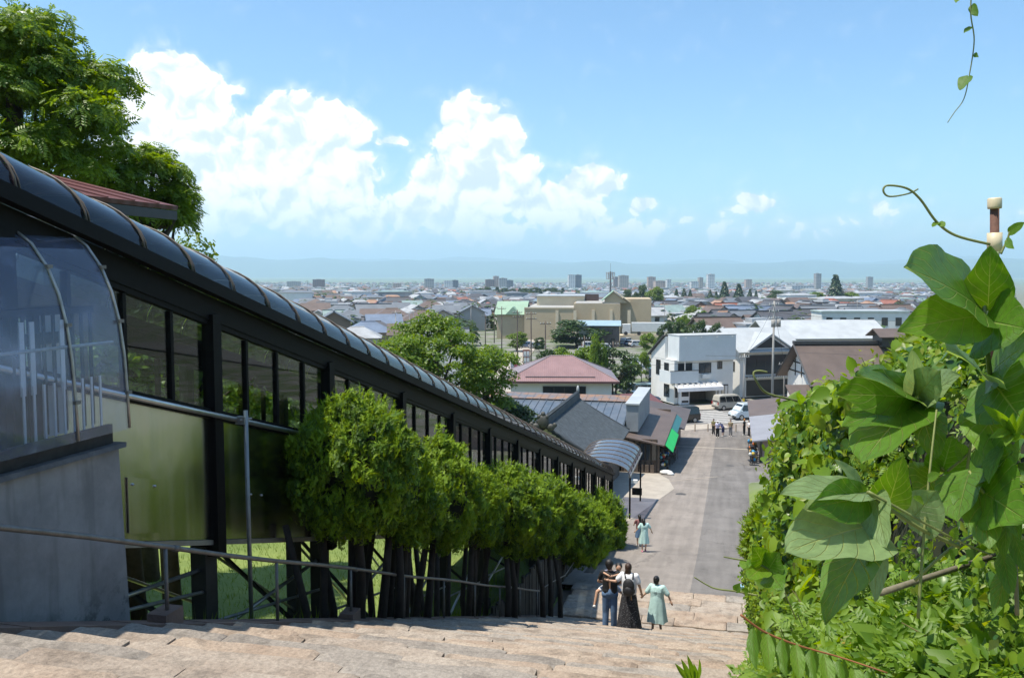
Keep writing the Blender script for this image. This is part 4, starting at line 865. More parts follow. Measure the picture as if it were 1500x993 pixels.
for k in range(2): bx(h, 'window_shutter', (2.601, 1.6 + 1.0 * k, 3.0), (2.64, 2.4 + 1.0 * k, 5.0), stw)
# pale shed under the walkway
h = thing('pale_shed', 'pale grey prefabricated shed glimpsed beneath the walkway', 'shed', (-9.6, 9.6, hill(-9.6, 9.6)))
bx(h, 'wall', (-1, -1.4, -.5), (.6, 1.0, 1.55), palegrey); bx(h, 'roof', (-1.1, -1.5, 1.551), (.7, 1.1, 1.65), frame_al)
for k in range(4): bx(h, 'panel_joint', (.601, -1.2 + .6 * k, -.5), (.62, -1.17 + .6 * k, 1.5), frame_al)
# ================================================================== supermarket and other mid-distance landmarks
sm_w = mat('beige_wall_panel', (.44, .35, .235), .85, .08, .3); sm_w2 = mat('beige_wall_pale', (.56, .47, .34), .85, .08, .3); green_rf = mat('green_metal_roof', (.25, .36, .26), .6, .1, .5); brn = mat('brown_fascia', (.08, .05, .045), .6, .1, .5)
flatroof = mat('flat_grey_roof', (.34, .33, .31), .8, .15, .3)
o = at(768, 500, 228); SMR = TOWN - radians(24)
h = thing('supermarket', 'large beige supermarket with green gabled corners and flat grey roof', 'supermarket', (o.x, o.y, EYE - 17.1), SMR)
k_ = 228 / 1300
bx(h, 'wall', (0, 0, 0), (72 * k_ + 0, 34, 8.0), sm_w); bx(h, 'roof', (.3, .3, 8.001), (71 * k_, 33.7, 8.15), flatroof)
bx(h, 'main_wall', (72 * k_ + .001, 3, 0), (140 * k_, 34, 9.2), sm_w); bx(h, 'roof', (72 * k_ + .3, 3.3, 9.201), (139 * k_, 33.7, 9.35), flatroof)
bx(h, 'rear_block', (10 * k_, 20, 8.152), (85 * k_, 33, 10.6), sm_w2); bx(h, 'rear_roof', (9.5 * k_, 19.5, 10.601), (86 * k_, 33.5, 10.9), palegrey)
bx(h, 'brown_screen', (86 * k_, 22, 9.352), (108 * k_, 23, 11.2), brn)
for k in range(5): bx(h, 'pilaster', (8 + k * 4.6, -.25 + (3 if 8 + k * 4.6 > 72 * k_ else 0), 0), (8.8 + k * 4.6, -.001 + (3 if 8 + k * 4.6 > 72 * k_ else 0), 7.6), sm_w2)
bx(h, 'cornice', (0, -.15, 8.002), (72 * k_, -.001, 8.35), sm_w2)
gx = 117 * k_; gb = MB(); gb.prism([(gx, 4, 9.352), (gx + 6.0, 4, 9.352), (gx + 6.0, 4, 9.6), (gx + 2.2, 4, 12.2), (gx, 4, 10.4)], (0, 8, 0)); gb.build('gable_block', sm_w, h)
MB().slab([(gx - .8, 3.4, 10.0), (gx + 2.3, 3.4, 12.6), (gx + 2.3, 12.4, 12.6), (gx - .8, 12.4, 10.0)][::-1], -.2).build('green_roof', green_rf, h); MB().slab([(gx + 2.3, 3.4, 12.6), (gx + 6.6, 3.4, 9.7), (gx + 6.6, 12.4, 9.7), (gx + 2.3, 12.4, 12.6)][::-1], -.2).build('green_roof', sm_w2, h)
bx(h, 'side_wing', (140 * k_ + .001, 6, 0), (186 * k_, 20, 10.4), sm_w)
lx = -42 * k_; bx(h, 'corner_wall', (lx, 2, 0), (-.001, 16, 6.4), sm_w)
MB().slab([(lx - .6, 1.2, 6.41), (.4, 1.2, 6.41), (.4, 9, 9.6), (lx - .6, 9, 9.6)], .15).build('green_roof', green_rf, h); MB().slab([(lx - .6, 9.001, 9.6), (.4, 9.001, 9.6), (.4, 17, 6.41), (lx - .6, 17, 6.41)], .15).build('green_roof', green_rf, h)
ga = MB(); ga.prism([(lx + 2.4, .9, 6.42), (lx + 6.2, .9, 6.42), (lx + 4.3, .9, 8.4)], (0, 7, 0)); ga.build('porch_gable', green_rf, h)
# lorry trailer
o = at(945, 484, 212); t = thing('white_lorry', 'white articulated lorry trailer parked by the supermarket wall', 'lorry', (o.x, o.y, EYE - 17.0 + 2.2), SMR)
bx(t, 'dock', (-6, -1.5, -2.2), (6, 3, -.001), sm_w2); bx(t, 'trailer', (-3.2, -1.2, .9), (5.2, 1.2, 3.0), mat('lorry_white', (.62, .62, .6), .5, .06, 1)); bx(t, 'cab', (-5.4, -1.15, .5), (-3.5, 1.15, 2.6), stw); bx(t, 'windscreen', (-5.43, -1.0, 1.6), (-5.405, 1.0, 2.4), darkglass)
for x in (-4.6, -1.5, 3.0, 4.1): MB().tube([(x, -1.25, .45), (x, -.95, .45)], .45, 12).build('wheel', frame_dk, t)
# brown house by the round tree
o = at(886, 500, 203); h = thing('brown_house', 'brown two-storey house with pale blue roof next to the round tree', 'house', (o.x, o.y, EYE - 16.95), SMR)
bx(h, 'wall', (-3.0, 0, 0), (3.3, 6, 4.9), mat('taupe_wall', (.13, .105, .095), .8, .1, .8)); MB().slab([(-6.4, -.5, 4.95), (3.7, -.5, 4.95), (3.7, 3, 6.0), (-6.4, 3, 6.0)], .12).build('roof', mat('pale_blue_roof', (.26, .36, .42), .5, .1, .5), h); MB().slab([(-6.4, 3.001, 6.0), (3.7, 3.001, 6.0), (3.7, 6.5, 4.95), (-6.4, 6.5, 4.95)], .12).build('roof', MATS['pale_blue_roof'], h)
win(h, -2.2, -1.0, 3.0, 4.0); win(h, .6, 1.8, 3.0, 4.0); win(h, 1.2, 2.3, .6, 2.0); bx(h, 'door', (-1.9, -.06, 0), (-.9, .02, 2.0), frame_dk); bx(h, 'annex', (-6.2, .5, 0), (-3.001, 5.5, 4.6), cream)
# cell tower
o = at(894, 440, 330); t = thing('antenna_mast', 'tall steel antenna mast with ring of panels above the supermarket', 'mast', (o.x, o.y, hill(o.x, o.y)))
MB().tube([(0, 0, 0), (0, 0, 19)], [.45, .28], 8).build('pole', mat('mast_grey', (.16, .16, .165), .5, .1, 1), t)
for zz in (16.2, 18.4): MB().tube([(1.5 * cos(a), 1.5 * sin(a), zz) for a in [2 * pi * i / 12 for i in range(13)]], .08, 5).build('ring', MATS['mast_grey'], t)
for i in range(6): MB().box((1.5 * cos(i * pi / 3), 1.5 * sin(i * pi / 3), 17.5), (.3, .22, 2.6), i * pi / 3).build('antenna_panel', mat('antenna_white', (.45, .46, .47), .5, .1, 1), t)
MB().tube([(0, 0, 19), (0, 0, 22)], .05, 5).build('whip', MATS['mast_grey'], t)

# ================================================================== towers on the plain
def facade(name, wall, band, wx=.33, wz=.31):
    """far facade: storeys too small to pick apart"""
    if name in MATS: return MATS[name]
    m = bpy.data.materials.new(name); m.use_nodes = True; nt = m.node_tree; b = nt.nodes['Principled BSDF']; L = nt.links
    tc = N(nt, 'ShaderNodeTexCoord'); sp = N(nt, 'ShaderNodeSeparateXYZ'); L.new(tc.outputs['Object'], sp.inputs[0])
    fz = mth(nt, 'FRACT', mth(nt, 'MULTIPLY', sp.outputs[2], wz)); fx = mth(nt, 'FRACT', mth(nt, 'MULTIPLY', mth(nt, 'ADD', sp.outputs[0], sp.outputs[1]), wx * .6))
    k = mth(nt, 'MULTIPLY', mth(nt, 'GREATER_THAN', fz, .45), mth(nt, 'GREATER_THAN', fx, .3))
    mx = N(nt, 'ShaderNodeMix', data_type='RGBA'); L.new(k, mx.inputs['Factor']); mx.inputs['A'].default_value = (*wall, 1); mx.inputs['B'].default_value = (*band, 1)
    L.new(mx.outputs['Result'], b.inputs['Base Color']); b.inputs['Roughness'].default_value = .7; MATS[name] = m; return m
FA = dict(brown=facade('brown_facade', (.17, .095, .08), (.07, .05, .05)), grey=facade('grey_facade', (.36, .34, .32), (.13, .13, .14)), white=facade('white_facade', (.66, .65, .63), (.30, .31, .33)), pink=facade('pink_facade', (.50, .36, .29), (.25, .19, .17)), dark=facade('dark_facade', (.13, .14, .17), (.05, .055, .07)), tan=facade('tan_facade', (.42, .36, .30), (.2, .18, .17)))
#            px  top  base width dist key  label
TOWERS = [(430, 412, 424, 19, 2300, 'grey', 'grey apartment block left of the brown tower, twin to the far left'), (467, 409, 431, 17, 2100, 'brown', 'dark brown apartment tower with a stepped rooftop box'), (512, 418, 430, 12, 2300, 'grey', 'small grey block right of the dark brown tower'), (571, 418, 433, 9, 2000, 'white', 'white slab block beside a pinkish block, mid left of the town'), (582, 415, 433, 12, 2050, 'pink', 'pinkish block with rooftop box beside the white slab'),
          (629, 408, 431, 14, 2100, 'grey', 'tall grey tower, left one of a pair above the green tree'), (657, 411, 434, 13, 2000, 'white', 'white half of the paired tower above the green tree'), (667, 410, 433, 9, 2030, 'dark', 'dark half of the paired tower above the green tree'), (718, 409, 423, 13, 2200, 'brown', 'brown block at the left of the cluster of mixed towers'), (727, 404, 424, 8, 2220, 'pink', 'tall pink tower in the middle of the mixed cluster'), (737, 407, 424, 12, 2180, 'grey', 'grey block at the right of the cluster of mixed towers'), (747, 410, 424, 10, 2230, 'dark', 'low dark block ending the cluster of mixed towers'),
          (838, 402, 425, 10, 2150, 'white', 'white striped half of the tall tower left of the mast'), (847.5, 402, 425, 9, 2160, 'dark', 'dark half of the tall tower left of the mast'), (903, 405, 423, 7, 2600, 'brown', 'narrow brown tower just right of the mast'), (914, 403, 424, 14, 2150, 'tan', 'tan tower with dark side right of the mast'), (955, 405, 424, 11, 2000, 'pink', 'pale pink tower with rooftop box, right of the tan tower'), (970, 411, 425, 20, 1950, 'pink', 'wide pinkish block right of the pale pink tower'), (980, 409, 425, 6, 1930, 'white', 'slim white tower at the end of the pinkish block'),
          (1018, 412, 425, 11, 2000, 'white', 'low white block left of the slim cream tower'), (1027, 406, 424, 6, 2100, 'tan', 'slim cream tower between white blocks'), (1042, 401, 424, 10, 1950, 'white', 'white and brown striped tower, tallest on the right'), (1097, 409, 423, 9, 2300, 'pink', 'lone pinkish block right of the tall conifers'), (1199, 400, 424, 8, 2000, 'grey', 'slim grey chimney-like tower left of the big conifer'), (1275, 405, 420, 8, 2600, 'grey', 'grey block far right beyond the conifer'), (1176, 418, 428, 34, 1500, 'white', 'long low white factory hall left of the slim grey tower')]
for (px, top, base, w, d, key, lab) in TOWERS:
    p = at(px, base, d); zt = at(px, top, d).z; zg = hill(p.x, p.y); W_ = w / 1300 * d; Dp = max(12, W_ * .6); hgt = zt - zg
    t = thing('apartment_tower', lab, 'tower block', (p.x, p.y, zg), YAW + radians(8), 'tower blocks on the plain')
    bx(t, 'wall', (-W_ / 2, 0, 0), (W_ / 2, Dp, hgt * .96), FA[key]); bx(t, 'roof_parapet', (-W_ / 2 - .3, -.3, hgt * .96 + .01), (W_ / 2 + .3, Dp + .3, hgt * .975), flatroof)
    bx(t, 'roof_house', (-W_ * .22, Dp * .3, hgt * .975 + .01), (W_ * .15, Dp * .7, hgt), FA[key])

# ================================================================== houses of the town
rt = random.Random(21)
ROOFC = {'slate grey': (.13, .145, .165), 'dark grey': (.07, .07, .078), 'brown': (.12, .085, .07), 'rust red': (.24, .09, .06), 'blue': (.13, .17, .24), 'teal': (.20, .27, .26), 'pale grey': (.33, .34, .35), 'orange': (.33, .20, .13)}
ROOFW = [30, 20, 22, 5, 6, 3, 12, 3]
WALLC = {'cream': (.58, .51, .40), 'white': (.72, .71, .69), 'grey': (.36, .35, .34), 'tan': (.40, .30, .21), 'brown': (.20, .145, .11)}
WALLW = [28, 34, 18, 12, 8]
RMAT = {k: wavemat('house_roof_' + k.replace(' ', '_'), v, 4.0, 'X', .5, .3, .16, .4) for k, v in ROOFC.items()}; WMAT = {k: mat('house_wall_' + k, v, .8, .08, .4) for k, v in WALLC.items()}
def house_parts(kind):
    w = MB(); r = MB(); wn = []
    if kind == 'gabled':
        w.span((-4.5, -3.5, 0), (4.5, 3.5, 5.2)); w.prism([(-4.4, -3.5, 5.2), (-4.4, 3.5, 5.2), (-4.4, 0, 7.1)], (8.8, 0, 0))
        r.slab([(-5.1, -4.3, 4.85), (5.1, -4.3, 4.85), (5.1, 0, 7.3), (-5.1, 0, 7.3)], .18); r.slab([(-5.1, .001, 7.3), (5.1, .001, 7.3), (5.1, 4.3, 4.85), (-5.1, 4.3, 4.85)], .18); r.span((-5.1, -.2, 7.25), (5.1, .2, 7.5))
        wn = [(-3.2, 3.2), (.4, 3.2), (-3.2, .8), (1.0, .8)]
    elif kind == 'hipped':
        w.span((-4.8, -4, 0), (4.8, 4, 5.0)); e = [(-5.5, -4.7, 4.9), (5.5, -4.7, 4.9), (5.5, 4.7, 4.9), (-5.5, 4.7, 4.9)]; a, b = (-1.6, 0, 7.1), (1.6, 0, 7.1)
        r.add(e + [a, b], [(0, 1, 5, 4), (1, 2, 5), (2, 3, 4, 5), (3, 0, 4), (3, 2, 1, 0)]); r.tube([a, b], .18, 5)
        wn = [(-3.4, 3.0), (1.2, 3.0), (-3.0, .7), (1.4, .7)]
    elif kind == 'stepped':
        w.span((-3.4, -3, 0), (4.2, 3.6, 5.3)); w.span((-5.2, -4.2, 0), (2.4, -3.001, 2.7)); w.prism([(-3.35, -3, 5.3), (-3.35, 3.6, 5.3), (-3.35, .3, 7.0)], (7.5, 0, 0))
        r.slab([(-4.0, -3.8, 5.0), (4.8, -3.8, 5.0), (4.8, .3, 7.2), (-4.0, .3, 7.2)], .16); r.slab([(-4.0, .301, 7.2), (4.8, .301, 7.2), (4.8, 4.4, 5.0), (-4.0, 4.4, 5.0)], .16); r.slab([(-5.8, -5.2, 2.6), (3.0, -5.2, 2.6), (3.0, -3.02, 3.5), (-5.8, -3.02, 3.5)], .14)
        wn = [(-2.2, 3.4), (1.4, 3.4)]
    else:   # flat
        w.span((-6, -4, 0), (6, 4, 6.4)); r.span((-6.3, -4.3, 6.401), (6.3, 4.3, 6.75)); r.span((-1.5, -1, 6.75), (2.0, 2, 7.6)); wn = [(-4.8, 3.8), (-1.5, 3.8), (2.2, 3.8), (-3.2, 1.0), (1.8, 1.0)]
    return w, r, wn
HK = ['gabled', 'hipped', 'stepped', 'flat']; FRONT = {'gabled': -3.5, 'hipped': -4.0, 'stepped': -3.0, 'flat': -4.0}
HM = {}
for kd in HK:
    w, r, wn = house_parts(kd)
    for c in WALLC: HM[kd, 'w', c] = w.mesh('wall', WMAT[c])
    for c in ROOFC: HM[kd, 'r', c] = r.mesh('roof', RMAT[c])
    HM[kd, 'n'] = wn
wmb = MB(); wmb.span((0, -.06, 0), (1.5, .04, 1.25)); win_me = wmb.mesh('window', darkglass)
fmb = MB(); fmb.span((-.1, -.09, -.1), (1.6, -.061, -.001)); fmb.span((-.1, -.09, 1.251), (1.6, -.061, 1.35)); fmb.span((.72, -.09, 0), (.78, -.061, 1.25)); wfr_me = fmb.mesh('frame', frame_al)
RES = [(700, 990, 120, 262), (940, 1120, 100, 158), (1060, 1400, 90, 158), (1190, 1345, 175, 206), (700, 830, 60, 175)]   # reserved (px range, depth range)
def pxd(x, y):
    d = x * FW.x + y * FW.y; l = x * RT.x + y * RT.y; return 750 + F * l / max(d, 1), d
def taken(px, d, hw):
    m = hw / max(d, 1) * F
    return any(a - m < px < b + m and c - 4 < d < e + 4 for a, b, c, e in RES)
LAND = [(467, 'the dark brown tower'), (570, 'the white slab block'), (629, 'the tall grey tower'), (730, 'the tower cluster'), (843, 'the tall striped tower'), (894, 'the antenna mast'), (955, 'the pale pink tower'), (1042, 'the tallest right-hand tower'), (1097, 'the lone pinkish block'), (1199, 'the slim grey tower'), (1222, 'the big conifer'), (1275, 'the far right block')]
cells = []
dd = 118.0
while dd < 4200:
    sp = 10.6 if dd < 700 else 15 + dd * .004
    n = int(1.30 * dd / sp)
    for i in range(-n // 2, n // 2 + 1):
        if rt.random() < (.17 if dd < 1500 else .35): continue
        l = (i + rt.uniform(-.25, .25)) * sp; d = dd + rt.uniform(-.25, .25) * sp
        cells.append((d, l))
    dd += sp * (1.12 if dd < 700 else 1.25)
cand = []; fara = []
for d, l in cells:
    x, y = FW.x * d + RT.x * l, FW.y * d + RT.y * l
    px = 750 + F * l / d
    if px < 345 or px > 1480 or taken(px, d, 6): continue
    roof_y = {405: 420}.get(px, 0)
    if px < 560 and 400 + (10 + .010 * d) / d * 1300 > 380 + (px - 300) * .515: continue     # hidden behind the walkway roof
    if 545 < px < 740 and d < 130: continue
    if px > 1335 and d < 600: continue
    k = mnoise.noise((x * .004, y * .004, 1.0))
    if k > .22 and d > 300: continue                                                   # green patches
    (cand if len(cand) < 292 else fara).append((d, px, x, y))
hlist = []
for d, px, x, y in cand:
    kd = rt.choices(HK, [40, 30, 22, 8])[0]; rc = rt.choices(list(ROOFC), ROOFW)[0]; wc = rt.choices(list(WALLC), WALLW)[0]
    if d < 260 and rc in ('rust red', 'orange', 'teal'): rc = 'brown' if rc == 'rust red' else 'slate grey'
    if kd == 'flat': rc = 'pale grey'
    rz = TOWN + rt.choice((0, pi / 2, pi, -pi / 2)) * 1.0 + radians(rt.uniform(-14, 4)); s = rt.uniform(.82, 1.12)
    near = min(LAND, key=lambda q: abs(q[0] - px)); rel = 'below' if abs(near[0] - px) < 10 else ('left of' if px < near[0] else 'right of')
    hlist.append([d, px, x, y, kd, rc, wc, rz, s, '%s %s-roof house with %s walls, %s %s' % (rc, kd, wc, rel, near[1])])
cnt = {}
for q in sorted(hlist, key=lambda q: q[0]): cnt.setdefault(q[9], []).append(q)
ORD = ['nearest', 'second nearest', 'third nearest', 'fourth nearest', 'fifth nearest', 'sixth nearest', 'seventh nearest', 'eighth nearest', 'ninth nearest', 'tenth nearest', 'eleventh nearest', 'twelfth nearest']
for lab, qs in cnt.items():
    for i, (d, px, x, y, kd, rc, wc, rz, s, _) in enumerate(qs):
        t = thing('town_house', lab if len(qs) == 1 else '%s %s' % (ORD[min(i, 11)], lab), 'house', (x, y, hill(x, y) - .2), rz, 'houses of the town', scale=s)
        w_ = put('wall', HM[kd, 'w', wc], t, (0, 0, 0)); put('roof', HM[kd, 'r', rc], t, (0, 0, 0))
        if d < 420:
            for wx_, wz_ in HM[kd, 'n']:
                f = put('window', win_me, t, (wx_, FRONT[kd], wz_)); put('frame', wfr_me, f, (0, 0, 0)) if d < 230 else None
                b2 = put('window', win_me, t, (-wx_ * .6, -FRONT[kd] if kd != 'stepped' else 3.6, wz_), pi)
# the rest of the town: one mass
def far_town():
    mb = MB(); mats = [WMAT[c] for c in WALLC] + [RMAT[c] for c in ROOFC]; wl = list(WALLC); rl = list(ROOFC)
    for d, px, x, y in fara:
        z = hill(x, y) - .2; s = rt.uniform(.8, 1.15) * (1 if d < 1500 else 1.15); rz = TOWN + rt.choice((0, pi / 2)) + radians(rt.uniform(-14, 8)); c, sn = cos(rz), sin(rz)
        wi = rt.choices(range(5), WALLW)[0]; ri = 5 + rt.choices(range(8), ROOFW)[0]
        big = rt.random() < .035
        lx, ly, h1, h2 = (rt.uniform(6, 13), rt.uniform(5, 8), rt.uniform(5, 10), .8) if big else (4.6 * s, 3.8 * s, rt.uniform(4.2, 5.6) * s, 2.2 * s)
        P = lambda a, b, zz: (x + a * c - b * sn, y + a * sn + b * c, z + zz)
        mb.add([P(-lx, -ly, 0), P(lx, -ly, 0), P(lx, ly, 0), P(-lx, ly, 0), P(-lx, -ly, h1), P(lx, -ly, h1), P(lx, ly, h1), P(-lx, ly, h1)], [(0, 1, 5, 4), (1, 2, 6, 5), (2, 3, 7, 6), (3, 0, 4, 7)], wi if not big else rt.choice((0, 1, 1, 2)))
        ex, ey = lx + .5, ly + .6; rg = 0 if rt.random() < .5 else ex * .45
        if big: rg = ex * .5
        mb.add([P(-ex, -ey, h1 - .2), P(ex, -ey, h1 - .2), P(ex, ey, h1 - .2), P(-ex, ey, h1 - .2), P(-ex + rg, 0, h1 + h2), P(ex - rg, 0, h1 + h2)], [(0, 1, 5, 4), (2, 3, 4, 5), (1, 2, 5), (3, 0, 4)], ri if not big else 5 + rt.choice((6, 6, 0, 5)))
    o = mb.build('distant_town', mats); tag(o, 'countless small roofs of the distant town on the plain', 'town', kind='stuff')
far_town()
# ================================================================== vegetation
import numpy as np
RG = np.random.default_rng(5)
def unit(a): return a / np.maximum(np.linalg.norm(a, axis=1, keepdims=True), 1e-9)
LEAF = (np.array([(0, 0, 0), (.30, .42, .09), (0, 1, -.08), (-.30, .42, .09)]), [(0, 1, 2), (0, 2, 3)])
BROAD = (np.array([(0, 0, 0), (.42, .18, .08), (.46, .5, .10), (0, 1, -.10), (-.46, .5, .10), (-.42, .18, .08), (0, .45, 0)]), [(0, 1, 6), (1, 2, 6), (2, 3, 6), (6, 3, 4), (6, 4, 5), (6, 5, 0)])
def heart():
    R_ = [(.0, .04), (.20, -.06), (.40, .06), (.47, .30), (.38, .56), (.20, .80), (0, 1.05)]; v = [(0, .04, 0), (0, .38, 0), (0, .72, -.04), (0, 1.05, -.16)]; f = []
    for s in (1, -1):
        o = len(v); v += [(s * x, y, abs(x) * .30 - .14 * max(0, y - .4) ** 2) for x, y in R_[1:6]]
        for q in ((0, o, o + 1, 1), (1, o + 1, o + 2), (1, o + 2, o + 3, 2), (2, o + 3, o + 4), (2, o + 4, 3)): f.append(q if s > 0 else q[::-1])
    return np.array(v), f
HEART = heart()
def comp(n=4):
    v = []; f = []
    def lf(bx_, by_, ang, l, z):
        o = len(v); c, s = cos(ang), sin(ang)
        for (x, y, zz) in ((0, 0, 0), (.2, .45, .04), (0, 1, -.12), (-.2, .45, .04)): v.append((bx_ + (x * c + y * s) * l, by_ + (-x * s + y * c) * l, z + zz * l))
        f.extend([(o, o + 1, o + 2), (o, o + 2, o + 3)])
    for i in range(n):
        y = .2 + .6 * i / n
        lf(0, y, 1.1, .36, -.2 * y * y); lf(0, y, -1.1, .36, -.2 * y * y)
    lf(0, .75, 0, .36, -.12)
    return np.array(v), f
COMP = comp()
SPRAY = (np.array([(-.16, 0, 0), (.16, 0, 0), (.02, 1, .0), (-.08, .25, .02), (.05, .3, .02), (-.42, .85, .06), (-.05, .25, -.02), (.08, .3, -.02), (.42, .8, .06)]), [(0, 1, 2), (3, 4, 5), (6, 7, 8)])
def scatter(name, P, Nn, A, size, tm, m):
    tv, tf = tm; Nn = unit(Nn); A = A - (A * Nn).sum(1, keepdims=True) * Nn; A = unit(A); B = np.cross(A, Nn)
    sz = np.asarray(size).reshape(-1, 1, 1); k = len(tv); n = len(P)
    V = P[:, None, :] + sz * (tv[None, :, 0:1] * B[:, None, :] + tv[None, :, 1:2] * A[:, None, :] + tv[None, :, 2:3] * Nn[:, None, :])
    V = V.reshape(-1, 3).astype(np.float32)
    fl = np.array([i for f in tf for i in f]); ls = np.array([len(f) for f in tf])
    idx = (fl[None, :] + (np.arange(n) * k)[:, None]).ravel(); tot = np.tile(ls, n); st_ = np.concatenate([[0], np.cumsum(tot)[:-1]])
    me = bpy.data.meshes.new(name); me.vertices.add(len(V)); me.vertices.foreach_set('co', V.ravel()); me.loops.add(len(idx)); me.loops.foreach_set('vertex_index', idx.astype(np.int32))
    me.polygons.add(len(tot)); me.polygons.foreach_set('loop_start', st_.astype(np.int32)); me.polygons.foreach_set('loop_total', tot.astype(np.int32))
    me.materials.append(m); me.update(calc_edges=True); return me
def rsph(n):
    v = RG.normal(size=(n, 3)); return unit(v)
def crown(n_clump, per, R, r_cl, flat=.75, shell=.55, lower=-.55):
    """clump centres through an ellipsoid, leaves over each clump; returns positions, normals"""
    c = rsph(n_clump * 3); c = c[c[:, 2] > lower][:n_clump]; rad = shell + (1 - shell) * RG.random((len(c), 1)) ** .6
    C = c * rad * np.array(R)
    C += RG.normal(size=C.shape) * .06 * np.array(R)
    rc = r_cl * RG.uniform(.6, 1.3, len(C)); P = []; Q = []
    for i in range(len(C)):
        m = int(per * (rc[i] / r_cl) ** 2); s = rsph(m); s[:, 2] = np.abs(s[:, 2]) * 1.0 - .35 * RG.random(m)
        rr_ = rc[i] * RG.uniform(.55, 1.05, (m, 1)); P.append(C[i] + s * rr_ * np.array([1, 1, flat])); Q.append(s * .7 + np.array([0, 0, .7]) + RG.normal(size=(m, 3)) * .45)
    return np.concatenate(P), np.concatenate(Q), C
bark = mat('bark', (.085, .065, .05), .9, .35, 5, bump=.8, bscale=18); bark_d = mat('bark_dark', (.035, .026, .02), .9, .35, 5, bump=.8, bscale=18)
lf_left = leafmat('walnut_leaf', (.085, .17, .012), (.18, .28, .028), .5); lf_mid = leafmat('cherry_leaf', (.085, .165, .016), (.17, .26, .03), .48); lf_dark = leafmat('dark_leaf', (.028, .065, .014), (.055, .10, .022), .3)
lf_lime = leafmat('lime_leaf', (.09, .16, .02), (.15, .22, .03), .42); lf_con = leafmat('conifer_leaf', (.018, .045, .016), (.035, .075, .022), .15); yewm = leafmat('yew_needle', (.11, .20, .006), (.22, .33, .013), .34, .6, .3)
yewd = leafmat('yew_needle_shaded', (.032, .075, .004), (.095, .18, .010), .28, .6, .3)  # darker copy of the needle colour: shaded gaps between clumps painted in
def limbs(mb, C, base, top, r, n):
    mb.tube([base, (Vector(base) * .5 + Vector(top) * .5) + Vector((.08, .05, 0)) * r * 8, top], [r, r * .75, r * .4], 8)
    for i in range(min(n, len(C))):
        e = Vector(C[i]); t = RG.uniform(.35, .95); s = Vector(base).lerp(Vector(top), t); mid = s.lerp(e, .5) + Vector((0, 0, -.06 * (e - s).length)); mb.tube([s, mid, e], [r * .45 * (1.2 - t), r * .25, r * .08], 5)
def tree(name, label, p, H, R, m, n_cl, per, rc, ls, tm=LEAF, bk=None, group=None, trunk=None, droop=.0, cat='tree', zc=.62):
    """single tree: crown centred at zc*H"""
    t = thing(name, label, cat, p, RG.uniform(0, 6), group)
    P, Q, C = crown(n_cl, per, R, rc); cz = np.array([0, 0, H - R[2] * .98]); A = rsph(len(P)); A[:, 2] -= droop
    put('crown', scatter('crown', P + cz, Q, A, RG.uniform(.7, 1.25, len(P)) * ls, tm, m), t, (0, 0, 0))
    mb = MB(); limbs(mb, C + cz, (0, 0, -.4), (0, 0, H - R[2] * .7), trunk or H * .03, 22); mb.build('trunk', bk or bark, t, True).location = (0, 0, 0)
    return t
# ---------------- big tree behind the walkway roof, upper left
def gpos(px, d, extra=0): p = at(px, 500, d); return Vector((p.x, p.y, hill(p.x, p.y) + extra))
b_ = gpos(35, 21); c_ = at(25, 215, 21)
tree('walnut_tree', 'large leafy tree rising behind the walkway roof at upper left', (b_.x, b_.y, b_.z), c_.z + 2.9 - b_.z, (1.55, 2.4, 2.4), lf_left, 80, 130, .8, .36, COMP, droop=.6)
b_ = gpos(205, 23.5); c_ = at(212, 300, 23.5)
tree('walnut_tree', 'smaller spreading tree beside the red lodge roof, left of the clouds', (b_.x, b_.y, b_.z), c_.z + 1.5 - b_.z, (1.0, 1.3, 1.35), lf_left, 56, 80, .45, .32, COMP, droop=.7)
# ---------------- trees behind the walkway, centre
for (px, top, d, R, lab, m, ncl) in ((640, 468, 52, (3.1, 2.9, 2.7), 'tall bright green tree behind the middle of the walkway', lf_mid, 95), (585, 492, 49, (1.7, 1.9, 1.7), 'smaller bright green tree left of the tall one behind the walkway', lf_mid, 34), (715, 500, 55, (1.6, 1.8, 2.6), 'slim bright green tree right of the tall one behind the walkway', lf_mid, 34), (742, 585, 57, (1.5, 1.4, 1.4), 'low dark bush tree left of the blue metal roof', lf_dark, 24), (668, 555, 50, (2.6, 2.3, 2.3), 'shaded lower tree close behind the walkway roof', lf_mid, 40)):
    b_ = gpos(px, d); H = at(px, top, d).z - b_.z; tree('cherry_tree', lab, b_, H, R, m, ncl, 190, .75, .21, LEAF, droop=.3)
for k, (px, ty, d) in enumerate(((130, 360, 15.5), (190, 384, 16.5), (245, 412, 16))):
    g0 = gpos(px, d); H = at(px, ty, d).z - g0.z
    tree('shrub', 'green shrub tree behind the walkway windows, %s one downhill' % ['first', 'second', 'third', 'fourth', 'fifth', 'sixth', 'seventh', 'eighth', 'ninth'][k], g0, H, (1.3, 1.6, min(2.2, H * .5)), lf_lime if k % 2 else lf_mid, 50, 75, .55, .17, LEAF, group='shrubs behind the walkway', cat='shrub')
P, Q, C = crown(95, 110, (.5, .5, .46), .13, lower=-.85); off = np.array([0, 0, .54]); mb = MB(); limbs(mb, C + off, (0, 0, -.03), (0, 0, .5), .022, 14)
HTV = [(scatter('crown', P + off, Q, rsph(len(P)), RG.uniform(.7, 1.3, len(P)) * .032, LEAF, m_), mb.mesh('trunk', bark, True)) for m_ in (lf_mid, lf_lime, lf_left)]
